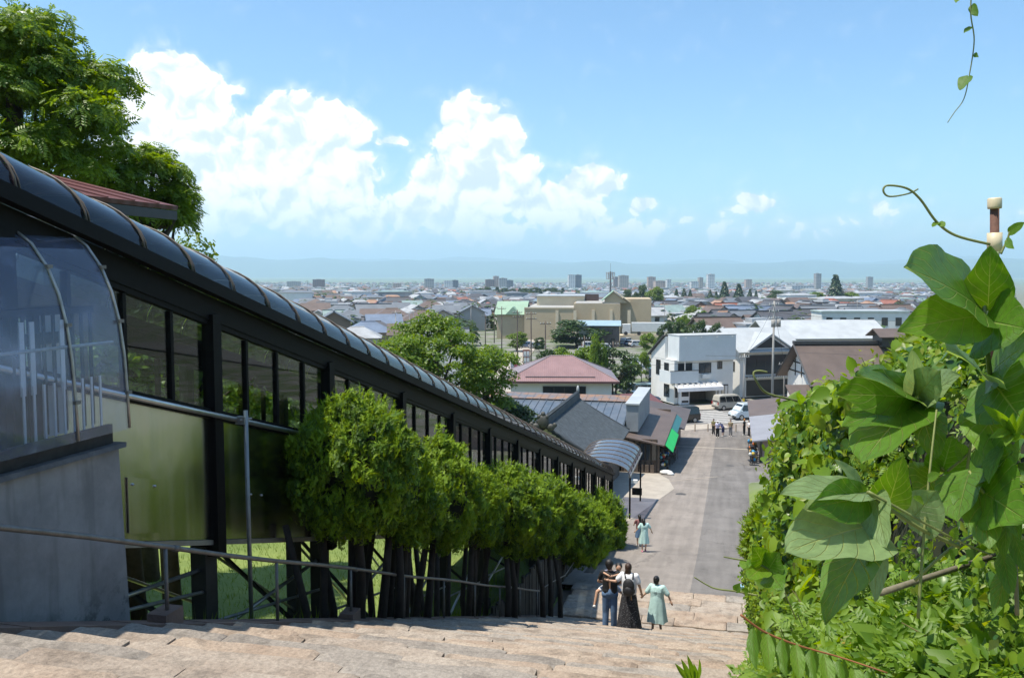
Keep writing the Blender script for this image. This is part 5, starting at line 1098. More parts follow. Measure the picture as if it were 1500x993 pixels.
for k in range(13):
    px = 40 + k * 44; d = 36 + 5 * (k % 3); p = gpos(px, d); H = at(px, 378 + (px - 300) * .515 + (12 if px < 230 else 42), d).z - p.z; ww = H * .62
    t = thing('hillside_tree', 'leafy hillside tree seen through the walkway glass, %s from the left' % ['first', 'second', 'third', 'fourth', 'fifth', 'sixth', 'seventh', 'eighth', 'ninth', 'tenth', 'eleventh', 'twelfth', 'thirteenth'][k], 'tree', p, RG.uniform(0, 6), 'trees on the slope behind the walkway', scale=(ww, ww, H))
    put('crown', HTV[k % 3][0], t, (0, 0, 0)); put('trunk', HTV[k % 3][1], t, (0, 0, 0))
# ---------------- trees of the town (shared meshes)
TV = []
for i, m in enumerate((lf_dark, lf_mid, lf_lime)):
    P, Q, C = crown(52, 95, (.5, .5, .44), .15, lower=-.8); A = rsph(len(P)); off = np.array([0, 0, .54]); mb = MB(); limbs(mb, C + off, (0, 0, -.03), (0, 0, .45), .028, 10)
    TV.append((scatter('crown', P + off, Q, A, RG.uniform(.7, 1.3, len(P)) * .07, LEAF, m), mb.mesh('trunk', bark, True)))
def conif():
    P = []; Q = []
    for k in range(2600):
        t = RG.random() ** 1.3; a = RG.uniform(0, 6.28); r = (.24 * (1 - t) + .015) * (1 + .25 * sin(5 * a + 30 * t)) * RG.uniform(.55, 1.05); P.append((r * cos(a), r * sin(a), .1 + .9 * t)); Q.append((cos(a), sin(a), .5))
    P = np.array(P); Q = np.array(Q) + RG.normal(size=P.shape) * .3; A = P * np.array([1, 1, 0]) + np.array([0, 0, -.02]) + RG.normal(size=P.shape) * .02
    mb = MB(); mb.tube([(0, 0, -.03), (0, 0, .9)], [.02, .004], 6); return scatter('crown', P, Q, A, RG.uniform(.05, .09, len(P)), LEAF, lf_con), mb.mesh('trunk', bark, True)
TV.append(conif())
TT = [(845, 203, 469, 75, 0, 'broad round tree in front of the supermarket'), (757, 190, 486, 30, 2, 'bright green tree by the poles left of the supermarket'), (790, 190, 494, 16, 0, 'small dark tree between the poles at the supermarket'), (902, 118, 511, 62, 0, 'dark tree right behind the pink roof'), (866, 122, 508, 48, 1, 'tree in the middle behind the pink roof'), (828, 126, 510, 42, 1, 'light tree left behind the pink roof'), (876, 116, 490, 24.6, 1, 'slim young tree standing above the pink roof trees'), (800, 125, 512, 30, 0, 'dark low tree by the red signboard'),
      (938, 420, 418, 22, 0, 'dark round tree right of the antenna mast'), (958, 400, 420, 26, 2, 'yellow-green round tree right of the mast'), (921, 430, 425, 22, 0, 'dark tree just behind the green gable'), (990, 640, 424, 12, 3, 'first of three small conifers'), (1001, 640, 423, 12, 3, 'second of three small conifers'), (1010, 640, 425, 11, 3, 'third of three small conifers'), (1039, 660, 425, 12, 3, 'left of a pair of dark conifers'), (1048, 660, 427, 10, 3, 'right of a pair of dark conifers'), (1060, 600, 413, 20, 3, 'tall conifer, left of the two tallest mid right'), (1081, 600, 416, 20, 3, 'tall conifer, right of the two tallest mid right'), (1097, 620, 424, 12, 3, 'short conifer after the two tall ones'), (1106, 620, 426, 10, 3, 'last short conifer of the row'), (1222, 560, 403, 30, 3, 'big dark conifer standing alone at the right'),
      (1140, 600, 426, 34, 0, 'wide dark tree between the conifer rows'), (1160, 600, 428, 22, 0, 'low dark tree right of the wide one'), (1190, 570, 428, 30, 1, 'bushy tree left of the big conifer'), (1246, 560, 428, 26, 1, 'bushy tree right of the big conifer'), (1015, 250, 447, 26, 2, 'bright green garden tree above the white corner house'), (1028, 240, 455, 20, 1, 'garden tree right of the bright one above the corner house'), (1000, 215, 462, 22, 1, 'garden tree left behind the corner house'), (975, 165, 473, 24, 0, 'dark shrub tree at the left behind the corner house'), (998, 160, 471, 26, 0, 'dark shrub tree in the middle behind the corner house'), (1022, 158, 470, 28, 0, 'dark shrub tree above the parapet of the corner house'), (1046, 160, 474, 24, 0, 'dark shrub tree at the right behind the corner house'), (948, 185, 488, 24, 1, 'bush at the edge of the green field'), (968, 178, 492, 20, 1, 'bush right of the green field'), (1108, 165, 478, 36, 1, 'low green tree behind the grey shop roof'), (940, 135, 515, 24, 1, 'green bush beside the parked cars, left of the corner house')]
for k in range(13): TT.append((697 + k * 10.5 + RG.uniform(-2, 2), 860 + RG.uniform(-30, 30), 421 + RG.uniform(-2, 3), RG.uniform(13, 20), 0 if k % 3 else 3, 'dark tree %d from the left in the wood below the tower cluster' % (k + 1)))
ordn = ['first', 'second', 'third', 'fourth', 'fifth', 'sixth', 'seventh', 'eighth', 'ninth', 'tenth', 'eleventh', 'twelfth', 'thirteenth']
for (px, d, top, w, v, lab) in TT:
    p = gpos(px, d); H = at(px, top, d).z - p.z; ww = w / 1300 * d
    for k in range(13, 0, -1): lab = lab.replace('dark tree %d from' % k, 'dark tree %s from' % ordn[k - 1])
    t = thing('conifer_tree' if v == 3 else 'town_tree', lab, 'tree', (p.x, p.y, p.z), RG.uniform(0, 6), 'trees of the town', scale=(ww / (.5 if v == 3 else 1), ww / (.5 if v == 3 else 1), H))
    put('crown', TV[v][0], t, (0, 0, 0)); put('trunk', TV[v][1], t, (0, 0, 0))
def far_trees():
    Pp = []; Qq = []; Ss = []
    for k in range(2600):
        d = 170 * (25 ** RG.random()); px = RG.uniform(340, 1480); p = gpos(px, d)
        if d < 265 and 700 < px < 1000: continue
        if mnoise.noise((p.x * .004, p.y * .004, 1.0)) < -.05 and RG.random() < .72: continue
        if px < 560 and 400 + (13 + .010 * d) / d * 1300 > 380 + (px - 300) * .515: continue
        h = RG.uniform(2.5, 7.5) * (1 + d / 3000); n = 60 if d < 600 else 26
        s = rsph(n); s[:, 2] = np.abs(s[:, 2]); Pp.append(np.array(p) + s * np.array([h * .5, h * .5, h]) * RG.uniform(.6, 1, (n, 1))); Qq.append(s + np.array([0, 0, .4])); Ss.append(np.full(n, h * (.28 if d < 600 else .42)))
    o = put('garden_greenery', scatter('garden_greenery', np.concatenate(Pp), np.concatenate(Qq), rsph(sum(map(len, Pp))), np.concatenate(Ss), LEAF, leafmat('far_green', (.04, .075, .02), (.075, .12, .03), .25))); tag(o, 'green gardens and tree clumps scattered through the far town', 'greenery', kind='stuff')
far_trees()

# ---------------- clipped yews along the handrail
def yew(label, px, py0, py1, wpx, d, lean=0.0, nt=1, dens=1.0, spire=0.0):
    c = at(px, (py0 + py1) / 2, d); W = wpx / 1300 * d / 2; Hh = (py1 - py0) / 1300 * d / 2 * .9
    g0 = hill(c.x, c.y) if c.x < -5.6 else EYE - drop(c.y) - .1
    t = thing('yew_tree', label, 'tree', (c.x, c.y, g0), 0, 'clipped yews beside the handrail')
    nc = int(300 * dens * (W * Hh / .9)) + 120; s = rsph(nc)
    lump = np.array([1 + .26 * mnoise.noise(Vector(v) * 2.1 + Vector((px * .1, 0, 0))) for v in s]); sh = 1 - spire * np.clip(s[:, 2], 0, 1) ** 1.5
    C = s * (lump * RG.uniform(.78, 1.03, nc))[:, None] * np.array([W * 1.0, W * .95, Hh]); C[:, 0] *= sh; C[:, 1] *= sh
    per = 36; rc = RG.uniform(.07, .15, nc) * max(1, (W + Hh) / 2)
    q = rsph(nc * per).reshape(nc, per, 3); q = q + s[:, None, :] * .55 + np.array([0, 0, .35]); q = unit(q.reshape(-1, 3)).reshape(nc, per, 3)
    P = (C[:, None, :] + q * rc[:, None, None] * RG.uniform(.55, 1.0, (nc, per, 1)) * np.array([1, 1, 1.7])).reshape(-1, 3); q = q.reshape(-1, 3); n = len(P)
    off = np.array([0, 0, c.z - g0]); A = q * .6 + np.array([0, 0, 1.15]) + RG.normal(size=(n, 3)) * .3
    Nn = q + np.array([-.15, -.25, .35]) + RG.normal(size=(n, 3)) * .35
    ls = RG.uniform(.055, .12, n) * (1 + .7 * (RG.random(n) < .05)) * min(1.8, max(1, d / 16))
    ns = 260; sq = rsph(ns); sq[:, 2] = np.abs(sq[:, 2]) * .9 + .1; sq = unit(sq); sp0 = sq * np.array([W * .98, W * .95, Hh]); sp0[:, :2] *= (1 - spire * np.clip(sq[:, 2:3], 0, 1) ** 1.5)
    kk = 7; sl_ = RG.uniform(.08, .26, ns) * max(1, d / 16); dirs = unit(sq * .35 + np.array([0, 0, 1]) + RG.normal(size=(ns, 3)) * .22)
    Ps = (sp0[:, None, :] + dirs[:, None, :] * (sl_[:, None] * np.linspace(0, 1, kk)[None, :])[:, :, None]).reshape(-1, 3); As = np.repeat(dirs, kk, 0) + RG.normal(size=(ns * kk, 3)) * .35
    P = np.concatenate([P, Ps]); A = np.concatenate([A, As]); Nn = np.concatenate([Nn, RG.normal(size=Ps.shape) + np.array([0, -.4, .3])]); ls = np.concatenate([ls, RG.uniform(.05, .09, len(Ps)) * min(1.8, max(1, d / 16))])
    half = np.concatenate([np.repeat(RG.random(nc) < .6, per), np.ones(len(Ps), bool)])
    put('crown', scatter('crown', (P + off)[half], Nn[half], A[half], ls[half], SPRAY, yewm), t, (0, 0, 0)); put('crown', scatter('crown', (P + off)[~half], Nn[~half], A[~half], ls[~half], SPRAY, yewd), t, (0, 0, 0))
    cb = MB(); cb.ball((0, 0, c.z - g0), (W * .68, W * .66, Hh * .7), 8); cb.build('crown_shade_core', mat('yew_shade_core', (.008, .013, .004), .95, .5, 9), t, True).location = (0, 0, 0)  # near-black ball in place of twigs; its colour carries the crown's inner shade
    for k in range(nt):
        ox = RG.uniform(-.5, .5) * W if nt > 1 else 0; oy = RG.uniform(-.6, .6) * W if nt > 1 else 0
        mb = MB(); mb.tube([(ox * 1.3, oy * 1.3, -.4), (ox * 1.1 + .05, oy, (c.z - g0) * .3), (ox * .5, oy * .5, c.z - g0 - Hh * .5)], [.085, .07, .05], 7); mb.build('trunk', bark_d, t, True).location = (0, 0, 0)
    return t
yew('largest rounded yew, nearest to the camera, in front of the steel panels', 517, 578, 800, 178, 12.2, dens=1.25, nt=2)
yew('narrow pointed yew just right of the largest one', 645, 640, 815, 120, 15.6, spire=.5, nt=2)
yew('rounded yew in the middle of the row', 738, 684, 812, 128, 20.4, nt=3)
yew('small yew squeezed behind the middle of the row', 697, 690, 800, 80, 18.6, nt=2)
yew('yew right of the middle, partly hidden by its neighbour', 798, 700, 815, 90, 24.6, nt=2)
yew('bushy yew near the far end of the row', 842, 728, 836, 86, 29.8, nt=2, spire=.2)
yew('last pointed yew at the foot of the walkway', 884, 722, 830, 62, 36.8, nt=2, spire=.35)
yew('low yew tucked under the narrow pointed one', 602, 690, 800, 90, 14.3, nt=2)
yew('rough yew filling the gap left of the narrow pointed one', 585, 630, 800, 92, 13.6, nt=2, spire=.3)
yew('low spreading yew between the middle ones', 770, 705, 818, 84, 22.8, nt=2)
yew('small ragged yew beside the last pointed one', 864, 735, 836, 56, 33.5, nt=1, spire=.3)
# bare leaning trunks between the posts
rt2 = random.Random(4)
for k in range(17):
    px = 452 + k * 19 + rt2.uniform(-6, 6); d = 7231 / (1069 - px) * 1.03; p = at(px, 800, d); zb = hill(min(p.x, -6.5), p.y) - .3
    mb = MB(); mb.tube([(p.x + rt2.uniform(-.2, .2), p.y, zb), (p.x + rt2.uniform(-.05, .05), p.y, (zb + p.z) / 2), (p.x + rt2.uniform(-.25, .25), p.y + rt2.uniform(-.3, .3), p.z + .35)], [.075, .06, .045], 7)
    tag(mb.build('hedge_trunk', bark_d, None, True), 'bare dark hedge trunk, %s from the left behind the handrail' % (ordn + ['fourteenth', 'fifteenth', 'sixteenth', 'seventeenth'])[k], 'trunk', 'bare trunks under the yews')
# grass tufts and weeds under the walkway
def grass():
    P = []; 
    for k in range(26000):
        X = RG.uniform(-16, -5.5); Y = RG.uniform(5, 38); P.append((X, Y, hill(X, Y) - .01))
    P = np.array(P); n = len(P); A = RG.normal(size=(n, 3)) * .35 + np.array([0, 0, 1]); Nn = RG.normal(size=(n, 3)) * np.array([1, 1, .1])
    tm = (np.array([(-.05, 0, 0), (.05, 0, 0), (.0, 1, .1)]), [(0, 1, 2)])
    o = put('grass', scatter('grass', P, Nn, A, RG.uniform(.07, .22, n) * np.where(P[:, 0] > -6.4, 1.7, 1), tm, leafmat('grass_blade', (.08, .15, .018), (.16, .24, .03), .4))); tag(o, 'grass growing on the slope below the walkway', 'grass', kind='stuff')
grass()
# ================================================================== right-hand bank: vine hedge, kudzu, weeds
HT = [(1.5, .30), (3.2, .30), (5.8, .72), (10, 1.55), (14, 3.0), (20, 5.3), (23, 7.6), (24, 8.8)]
ivy = leafmat('ivy_leaf', (.03, .09, .012), (.10, .20, .02), .34, .36, .5); ivy_y = leafmat('young_vine_leaf', (.13, .20, .02), (.24, .29, .035), .45, .45); ivy_m = leafmat('vine_leaf', (.10, .20, .012), (.23, .35, .028), .48, .45, .35)
fernm = leafmat('mugwort_leaf', (.09, .19, .018), (.20, .32, .03), .48, .5); dryl = leafmat('yellowed_leaf', (.30, .24, .03), (.42, .33, .05), .4, .6)
def hedge_pt(Y, t, k):
    """t: 0 foot of the face .. 1 top edge .. 2 back over the top"""
    ztop = EYE - pw(Y, HT); zbot = EYE - max(drop(Y), 1.5) - .05
    hs_ = max(1.2, (EYE - pw(Y, HT)) - (EYE - max(drop(Y), 1.5))) if t <= 1 else 2.2
    bul = .42 * mnoise.noise((Y * .55, t * 1.4, 3.0)) + .20 * mnoise.noise((Y * 1.5, t * hs_ * 1.3, 9.0)) + .11 * mnoise.noise((Y * 3.6, t * hs_ * 3.2, 5.0))
    x0 = pw(Y, [(2, 1.05), (4, .80), (7, .78), (12, .82), (18, .84), (24, .9)])
    if t <= 1:
        x = x0 - .16 * sin(t * pi) - bul * .75; z = lerp(zbot, ztop, t) + bul * .35; n = (-1, -.15, .35)
    else:
        u = t - 1; x = x0 + u * 2.6; z = ztop + .10 * sin(u * 3) + bul * .5 + u * .12; n = (-.25, -.2, 1)
    return (x, Y, z), n
hg = thing('vine_hedge', 'dense hedge smothered in climbing vines along the right of the stairs', 'hedge', (1.2, 8, EYE - 3.6), world=True)
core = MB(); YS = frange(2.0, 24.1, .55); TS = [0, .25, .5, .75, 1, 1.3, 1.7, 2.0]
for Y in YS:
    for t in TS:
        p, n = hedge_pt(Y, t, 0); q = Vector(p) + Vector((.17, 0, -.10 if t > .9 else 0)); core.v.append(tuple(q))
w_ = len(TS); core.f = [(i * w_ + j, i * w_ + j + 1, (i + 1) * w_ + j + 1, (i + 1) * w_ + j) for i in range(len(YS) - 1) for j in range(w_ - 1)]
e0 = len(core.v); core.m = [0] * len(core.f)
core.build('hedge_shade_core', mat('hedge_shade_dark', (.012, .018, .006), .95, .4, 6), hg)  # near-black sheet behind the leaves; shade of the deep hollows is its colour
def hleaf(n, ylo, yhi, tlo, thi, out, ls, tm, m, name='foliage', upj=.5, ypow=1.0):
    P = []; Q = []
    for k in range(n):
        Y = ylo + (yhi - ylo) * RG.random() ** ypow; t = RG.uniform(tlo, thi); p, nn = hedge_pt(Y, t, 0); o = RG.uniform(-.10, out)
        P.append((p[0] + nn[0] * o, p[1] + nn[1] * o, p[2] + nn[2] * o)); Q.append(nn)
    P = np.array(P); Q = np.array(Q) * .8 + np.array([-.15, -.45, .25]) + RG.normal(size=P.shape) * upj; A = RG.normal(size=P.shape) * .6 + np.array([-.3, -.1, -.75])
    sc_ = RG.uniform(.6, 1.3, n) * ls; tag(put(name, scatter(name, P, Q, A, sc_, tm, m), hg), kind='stuff')
hleaf(21000, 4.6, 24, 0, 1.25, .09, .068, HEART, ivy, ypow=1.3, upj=.75); hleaf(14000, 4.6, 24, 0, 1.3, .13, .060, HEART, ivy_m, ypow=1.3, upj=.75); hleaf(1500, 4.6, 16, 0, 1.3, .16, .12, HEART, ivy_m, ypow=1.3, upj=.6)
hleaf(5200, 4.2, 24, .75, 1.35, .20, .055, LEAF, ivy_y, upj=.8); hleaf(4200, 3.6, 9, 1.0, 2.0, .14, .052, HEART, ivy_m, upj=.8); hleaf(3000, 3.6, 9, 1.0, 2.0, .12, .052, HEART, ivy, upj=.8); hleaf(2400, 3.2, 9, 1.0, 2.0, .20, .045, LEAF, ivy_y, upj=.8)
hleaf(2600, 4.6, 24, .15, 1.3, .22, .062, HEART, ivy_m, ypow=1.2, upj=.9); hleaf(1400, 4.6, 22, .1, 1.2, .26, .05, LEAF, ivy_y, ypow=1.2, upj=.9)
# sprigs standing out of the hedge top
sp = MB()
P = []; Q = []; A = []
for k in range(110):
    Y = RG.uniform(4.2, 15); p, n = hedge_pt(Y, RG.uniform(.95, 1.5), 0); h_ = RG.uniform(.06, .20); e = Vector(p) + Vector((RG.uniform(-.1, .02), RG.uniform(-.06, .06), h_)); sp.tube([p, e], [.004, .002], 4)
    for j in range(7): tt_ = RG.uniform(.4, 1); P.append(tuple(Vector(p).lerp(e, tt_))); A.append((RG.normal(), RG.normal(), .3)); Q.append((RG.normal() * .4, RG.normal() * .4, 1))
sp.build('sprig_stems', leafmat('stem_green', (.14, .17, .04), (.2, .22, .06), .1), hg)['kind'] = 'stuff'
tag(put('sprig_leaves', scatter('sprig_leaves', np.array(P), np.array(Q), np.array(A), RG.uniform(.035, .06, len(P)), LEAF, ivy_y), hg), kind='stuff')
# conifer shrub poking out of the hedge by the road
def patch(label, px, py0, py1, wpx, d):
    c = at(px, (py0 + py1) / 2, d); W = wpx / 1300 * d / 2; Hh = (py1 - py0) / 1300 * d / 2; t = thing('juniper_shrub', label, 'shrub', (c.x, c.y, EYE - drop(c.y) - .1), 0)
    n = 3800; s = rsph(n); lump = np.array([1 + .35 * mnoise.noise(Vector(v) * 2.4) for v in s])[:, None]; P = s * lump * RG.uniform(.6, 1.0, (n, 1)) * np.array([W, W, Hh]) + np.array([0, 0, c.z - (EYE - drop(c.y) - .1)])
    put('crown', scatter('crown', P, RG.normal(size=P.shape), s + np.array([-.2, 0, .8]) + RG.normal(size=P.shape) * .35, RG.uniform(.06, .13, n), SPRAY, yewm), t, (0, 0, 0)); mb = MB(); mb.tube([(0, 0, -.2), (0, 0, c.z - (EYE - drop(c.y)))], .05, 6); mb.build('trunk', bark_d, t).location = (0, 0, 0)
patch('feathery juniper bush sticking out of the vine hedge beside the road', 1116, 735, 850, 60, 15.5)
patch('upright juniper tip showing above the vine hedge top', 1350, 500, 620, 60, 4.6)

# ---------------- kudzu: every leaflet a mesh of its own
def kudzu_mat(name, front, back, trans):
    m = bpy.data.materials.new(name); m.use_nodes = True; nt = m.node_tree; b = nt.nodes['Principled BSDF']; o = nt.nodes['Material Output']; L = nt.links
    uv = N(nt, 'ShaderNodeUVMap'); sp_ = N(nt, 'ShaderNodeSeparateXYZ'); L.new(uv.outputs[0], sp_.inputs[0])
    au = mth(nt, 'ABSOLUTE', mth(nt, 'SUBTRACT', sp_.outputs[0], .5))
    lat = mth(nt, 'ABSOLUTE', mth(nt, 'SUBTRACT', mth(nt, 'FRACT', mth(nt, 'SUBTRACT', mth(nt, 'MULTIPLY', sp_.outputs[1], 6.5), mth(nt, 'MULTIPLY', au, 5.2))), .5))
    vein = mth(nt, 'MAXIMUM', smooth(nt, lat, .0, .055, 1.0, 0.0), smooth(nt, au, .0, .018, 1.0, 0.0))
    fine = N(nt, 'ShaderNodeTexNoise', i_Scale=9.0, i_Detail=6.0, i_Roughness=.7); L.new(uv.outputs[0], fine.inputs['Vector'])
    geo = N(nt, 'ShaderNodeNewGeometry'); fb = N(nt, 'ShaderNodeMix', data_type='RGBA'); L.new(geo.outputs['Backfacing'], fb.inputs['Factor']); fb.inputs['A'].default_value = (*front, 1); fb.inputs['B'].default_value = (*back, 1)
    vr = N(nt, 'ShaderNodeMix', data_type='RGBA', blend_type='MULTIPLY'); vr.inputs['Factor'].default_value = .6; L.new(fb.outputs['Result'], vr.inputs['A']); rmp = smooth(nt, fine.outputs[0], .25, .75, .55, 1.35, 'LINEAR'); cbn = N(nt, 'ShaderNodeCombineColor'); [L.new(rmp, cbn.inputs[i]) for i in range(3)]; L.new(cbn.outputs[0], vr.inputs['B'])
    vm = N(nt, 'ShaderNodeMix', data_type='RGBA'); L.new(mth(nt, 'MULTIPLY', vein, .7), vm.inputs['Factor']); L.new(vr.outputs['Result'], vm.inputs['A']); vm.inputs['B'].default_value = (.34, .40, .13, 1)
    L.new(vm.outputs['Result'], b.inputs['Base Color']); b.inputs['Roughness'].default_value = .42; b.inputs['Specular IOR Level'].default_value = .45
    hs = mth(nt, 'ADD', mth(nt, 'MULTIPLY', vein, -.6), mth(nt, 'MULTIPLY', fine.outputs[0], .25)); bp = N(nt, 'ShaderNodeBump', i_Strength=.8, i_Distance=.008); L.new(hs, bp.inputs['Height']); L.new(bp.outputs[0], b.inputs['Normal'])
    t = N(nt, 'ShaderNodeBsdfTranslucent'); hsv = N(nt, 'ShaderNodeHueSaturation', i_Hue=.478, i_Saturation=1.2, i_Value=2.0); L.new(vm.outputs['Result'], hsv.inputs['Color']); L.new(hsv.outputs[0], t.inputs[0])
    ms = N(nt, 'ShaderNodeMixShader'); ms.inputs[0].default_value = trans; L.new(b.outputs[0], ms.inputs[1]); L.new(t.outputs[0], ms.inputs[2]); L.new(ms.outputs[0], o.inputs[0]); return m
kz = kudzu_mat('kudzu_leaf', (.085, .185, .018), (.18, .27, .10), .40); kz2 = kudzu_mat('kudzu_leaf_young', (.12, .235, .02), (.20, .29, .09), .42); kzp = kudzu_mat('kudzu_leaf_pale', (.20, .29, .12), (.13, .22, .05), .30)
def leaflet(par, B, T, wid, roll, shape='kudzu', m=None, cup=.12, curl=.15, seed=0, name='leaf'):
    """one leaf blade from base B to tip T (world), real width, rolled about its axis"""
    B, T = Vector(B), Vector(T); ax = T - B; L_ = ax.length; ax.normalize(); view = (B - Vector((0, 0, EYE))).normalized(); n0 = -view + Vector((-.45, -.1, 1.0)) * .38; n0 = n0 - ax * n0.dot(ax); nrm = n0.normalized(); side = ax.cross(nrm).normalized(); wid *= min(1.12, 1 / max(.45, nrm.dot(-view))); roll *= .8
    rot = Matrix.Rotation(roll, 3, ax); side = rot @ side; nrm = rot @ nrm
    nl, nw = 12, 8; vs = []; uvs = []
    for i in range(nl + 1):
        t = i / nl
        if shape == 'kudzu': ww = (sin(min(1, t * 1.02) * pi) ** .55) * (1.0 - .52 * t) * 1.28 + (.10 * sin(t * 7 + seed) * t * (1 - t) * 3)
        elif shape == 'lance': ww = (sin(min(1, t) * pi) ** .8) * (1.12 - .3 * t)
        else: ww = sin(t * pi) ** .7
        if i == 0: ww = .10
        if i == nl: ww = .02
        for j in range(nw + 1):
            u = j / nw * 2 - 1; asym = 1 + .12 * (1 if u > 0 else -1) * sin(seed)
            wv = .03 * sin(5 * t * pi + 3 * u + seed) * abs(u)
            p = B + ax * (L_ * (t - .10 * u * u * (1 - t) * (1 if shape == 'kudzu' else .2))) + side * (u * ww * wid / 2 * asym) + nrm * (cup * wid * abs(u) ** 1.4 * ww - curl * L_ * (t - .3) ** 2 + wv * wid)
            vs.append(tuple(p)); uvs.append((j / nw, t))
    fs = [(i * (nw + 1) + j, i * (nw + 1) + j + 1, (i + 1) * (nw + 1) + j + 1, (i + 1) * (nw + 1) + j) for i in range(nl) for j in range(nw)]
    me = bpy.data.meshes.new(name); me.from_pydata(vs, [], fs); me.materials.append(m or kz); me.polygons.foreach_set('use_smooth', [True] * len(fs))
    ul = me.uv_layers.new(name='UVMap')
    for lp in me.loops: ul.data[lp.index].uv = uvs[lp.vertex_index]
    me.update(); return put(name, me, par)
stemm = mat('vine_stem', (.17, .19, .06), .6, .25, 30); stemb = mat('woody_stem', (.16, .14, .09), .8, .25, 30)
def vine(label, pts, r, leaves, cat='vine', m=None, name='kudzu_vine'):
    """pts (px,py,d) stem; leaves (bx,by,bd, tx,ty,td, width px, roll, mat, shape)"""
    w0 = at(*pts[0]); t = thing(name, label, cat, w0, world=True); P_ = [at(*p) for p in pts]
    if len(P_) > 2:    # smooth the stem
        Q_ = []
        for i in range(len(P_) - 1):
            p0 = P_[max(i - 1, 0)]; p1 = P_[i]; p2 = P_[i + 1]; p3 = P_[min(i + 2, len(P_) - 1)]
            for s in range(6):
                u = s / 6; Q_.append(.5 * ((2 * p1) + (p2 - p0) * u + (2 * p0 - 5 * p1 + 4 * p2 - p3) * u * u + (3 * p1 - p0 - 3 * p2 + p3) * u ** 3))
        P_ = Q_ + [P_[-1]]
    MB().tube(P_, [lerp(r, r * .55, i / len(P_)) for i in range(len(P_))], 6).build('stem', m or stemm, t, True)
    for i, lf in enumerate(leaves):
        bx_, by_, bd, tx, ty, td, wp, roll = lf[:8]; mm = lf[8] if len(lf) > 8 else kz; shp = lf[9] if len(lf) > 9 else 'kudzu'
        leaflet(t, at(bx_, by_, bd), at(tx, ty, td), wp / 1300 * (bd + td) / 2, roll, shp, mm, seed=i * 1.7 + bx_ * .01, cup=.09 if shp == 'kudzu' else .2, curl=.10)
    return t
vine('kudzu vine with the largest leaves, climbing the capped pipe', [(1470, 640, 1.9), (1452, 560, 1.85), (1444, 480, 1.8), (1442, 450, 1.8), (1448, 400, 1.85), (1462, 370, 2.0)], .006,
     [(1440, 452, 1.8, 1335, 385, 1.62, 125, .35, kz), (1438, 462, 1.8, 1325, 478, 1.6, 78, -.55, kz2), (1447, 455, 1.8, 1452, 362, 1.75, 62, .5, kz), (1445, 470, 1.8, 1500, 480, 1.7, 105, .2, kz), (1452, 560, 1.85, 1395, 505, 1.62, 90, -.2, kz2), (1455, 560, 1.85, 1500, 620, 1.7, 115, .3, kz), (1452, 545, 1.85, 1505, 500, 1.7, 100, -.4, kz), (1440, 600, 1.85, 1480, 690, 1.7, 70, -.3, kz2)])
vine('kudzu vine with a fan of broad leaves at mid height of the hedge', [(1382, 690, 1.95), (1360, 640, 1.95), (1344, 600, 1.95), (1341, 585, 1.95)], .0055,
     [(1341, 588, 1.95, 1262, 668, 1.72, 112, .25, kz), (1340, 582, 1.95, 1232, 575, 1.8, 70, -.5, kz), (1339, 580, 1.95, 1262, 540, 1.8, 74, .6, kz), (1342, 580, 1.95, 1338, 515, 1.85, 34, 1.0, kzp), (1344, 580, 1.95, 1372, 545, 1.8, 66, .7, kzp), (1346, 590, 1.95, 1402, 548, 1.8, 60, -.4, kzp), (1338, 594, 1.95, 1238, 615, 1.78, 76, .1, kz), (1346, 596, 1.95, 1372, 668, 1.8, 58, -.6, kz)])
vine('kudzu vine with pale-backed leaves low on the hedge', [(1405, 800, 1.75), (1350, 775, 1.72), (1300, 742, 1.7), (1270, 720, 1.7)], .005,
     [(1276, 768, 1.72, 1158, 800, 1.5, 122, -.2, kzp), (1270, 722, 1.72, 1148, 716, 1.55, 60, .3, kzp), (1268, 728, 1.72, 1192, 742, 1.55, 62, -.9, kz), (1262, 712, 1.74, 1226, 672, 1.7, 26, .9, kzp), (1282, 726, 1.72, 1296, 800, 1.62, 56, .7, kzp), (1282, 775, 1.7, 1285, 880, 1.6, 40, -1.0, kzp), (1272, 790, 1.72, 1205, 905, 1.55, 78, .5, kz), (1300, 745, 1.74, 1322, 672, 1.65, 50, .6, kz), (1330, 765, 1.76, 1372, 720, 1.7, 70, .5, kzp)])
vine('kudzu shoots in the shade at the right edge', [(1498, 790, 1.7), (1440, 720, 1.75), (1420, 690, 1.8)], .005,
     [(1420, 690, 1.8, 1400, 760, 1.7, 80, .6, kz), (1425, 690, 1.8, 1480, 660, 1.7, 80, -.5, kz), (1440, 720, 1.75, 1500, 760, 1.6, 100, .5, kz), (1430, 705, 1.78, 1450, 800, 1.65, 70, -.3, kz), (1380, 690, 1.95, 1395, 640, 1.9, 60, .5, kz), (1375, 700, 1.95, 1340, 720, 1.85, 70, -.5, kz)])
vine('arching tendril shoot rising left of the capped pipe against the sky', [(1450, 358, 2.2), (1400, 345, 2.2), (1372, 325, 2.2), (1348, 292, 2.2), (1328, 276, 2.2), (1300, 272, 2.2), (1294, 280, 2.2), (1303, 288, 2.2), (1330, 284, 2.2), (1345, 277, 2.2)], .0036, [(1374, 326, 2.2, 1366, 332, 2.18, 9, .3, kz2), (1376, 326, 2.2, 1384, 332, 2.18, 10, -.4, kz2)], name='vine_tendril')
vine('short tendrils and small leaves right of the capped pipe', [(1466, 372, 2.15), (1476, 350, 2.15), (1480, 338, 2.15), (1492, 328, 2.15)], .003, [(1478, 340, 2.15, 1500, 326, 2.1, 14, .2, kz2), (1474, 352, 2.15, 1484, 364, 2.1, 12, .8, kz2)], name='vine_tendril')
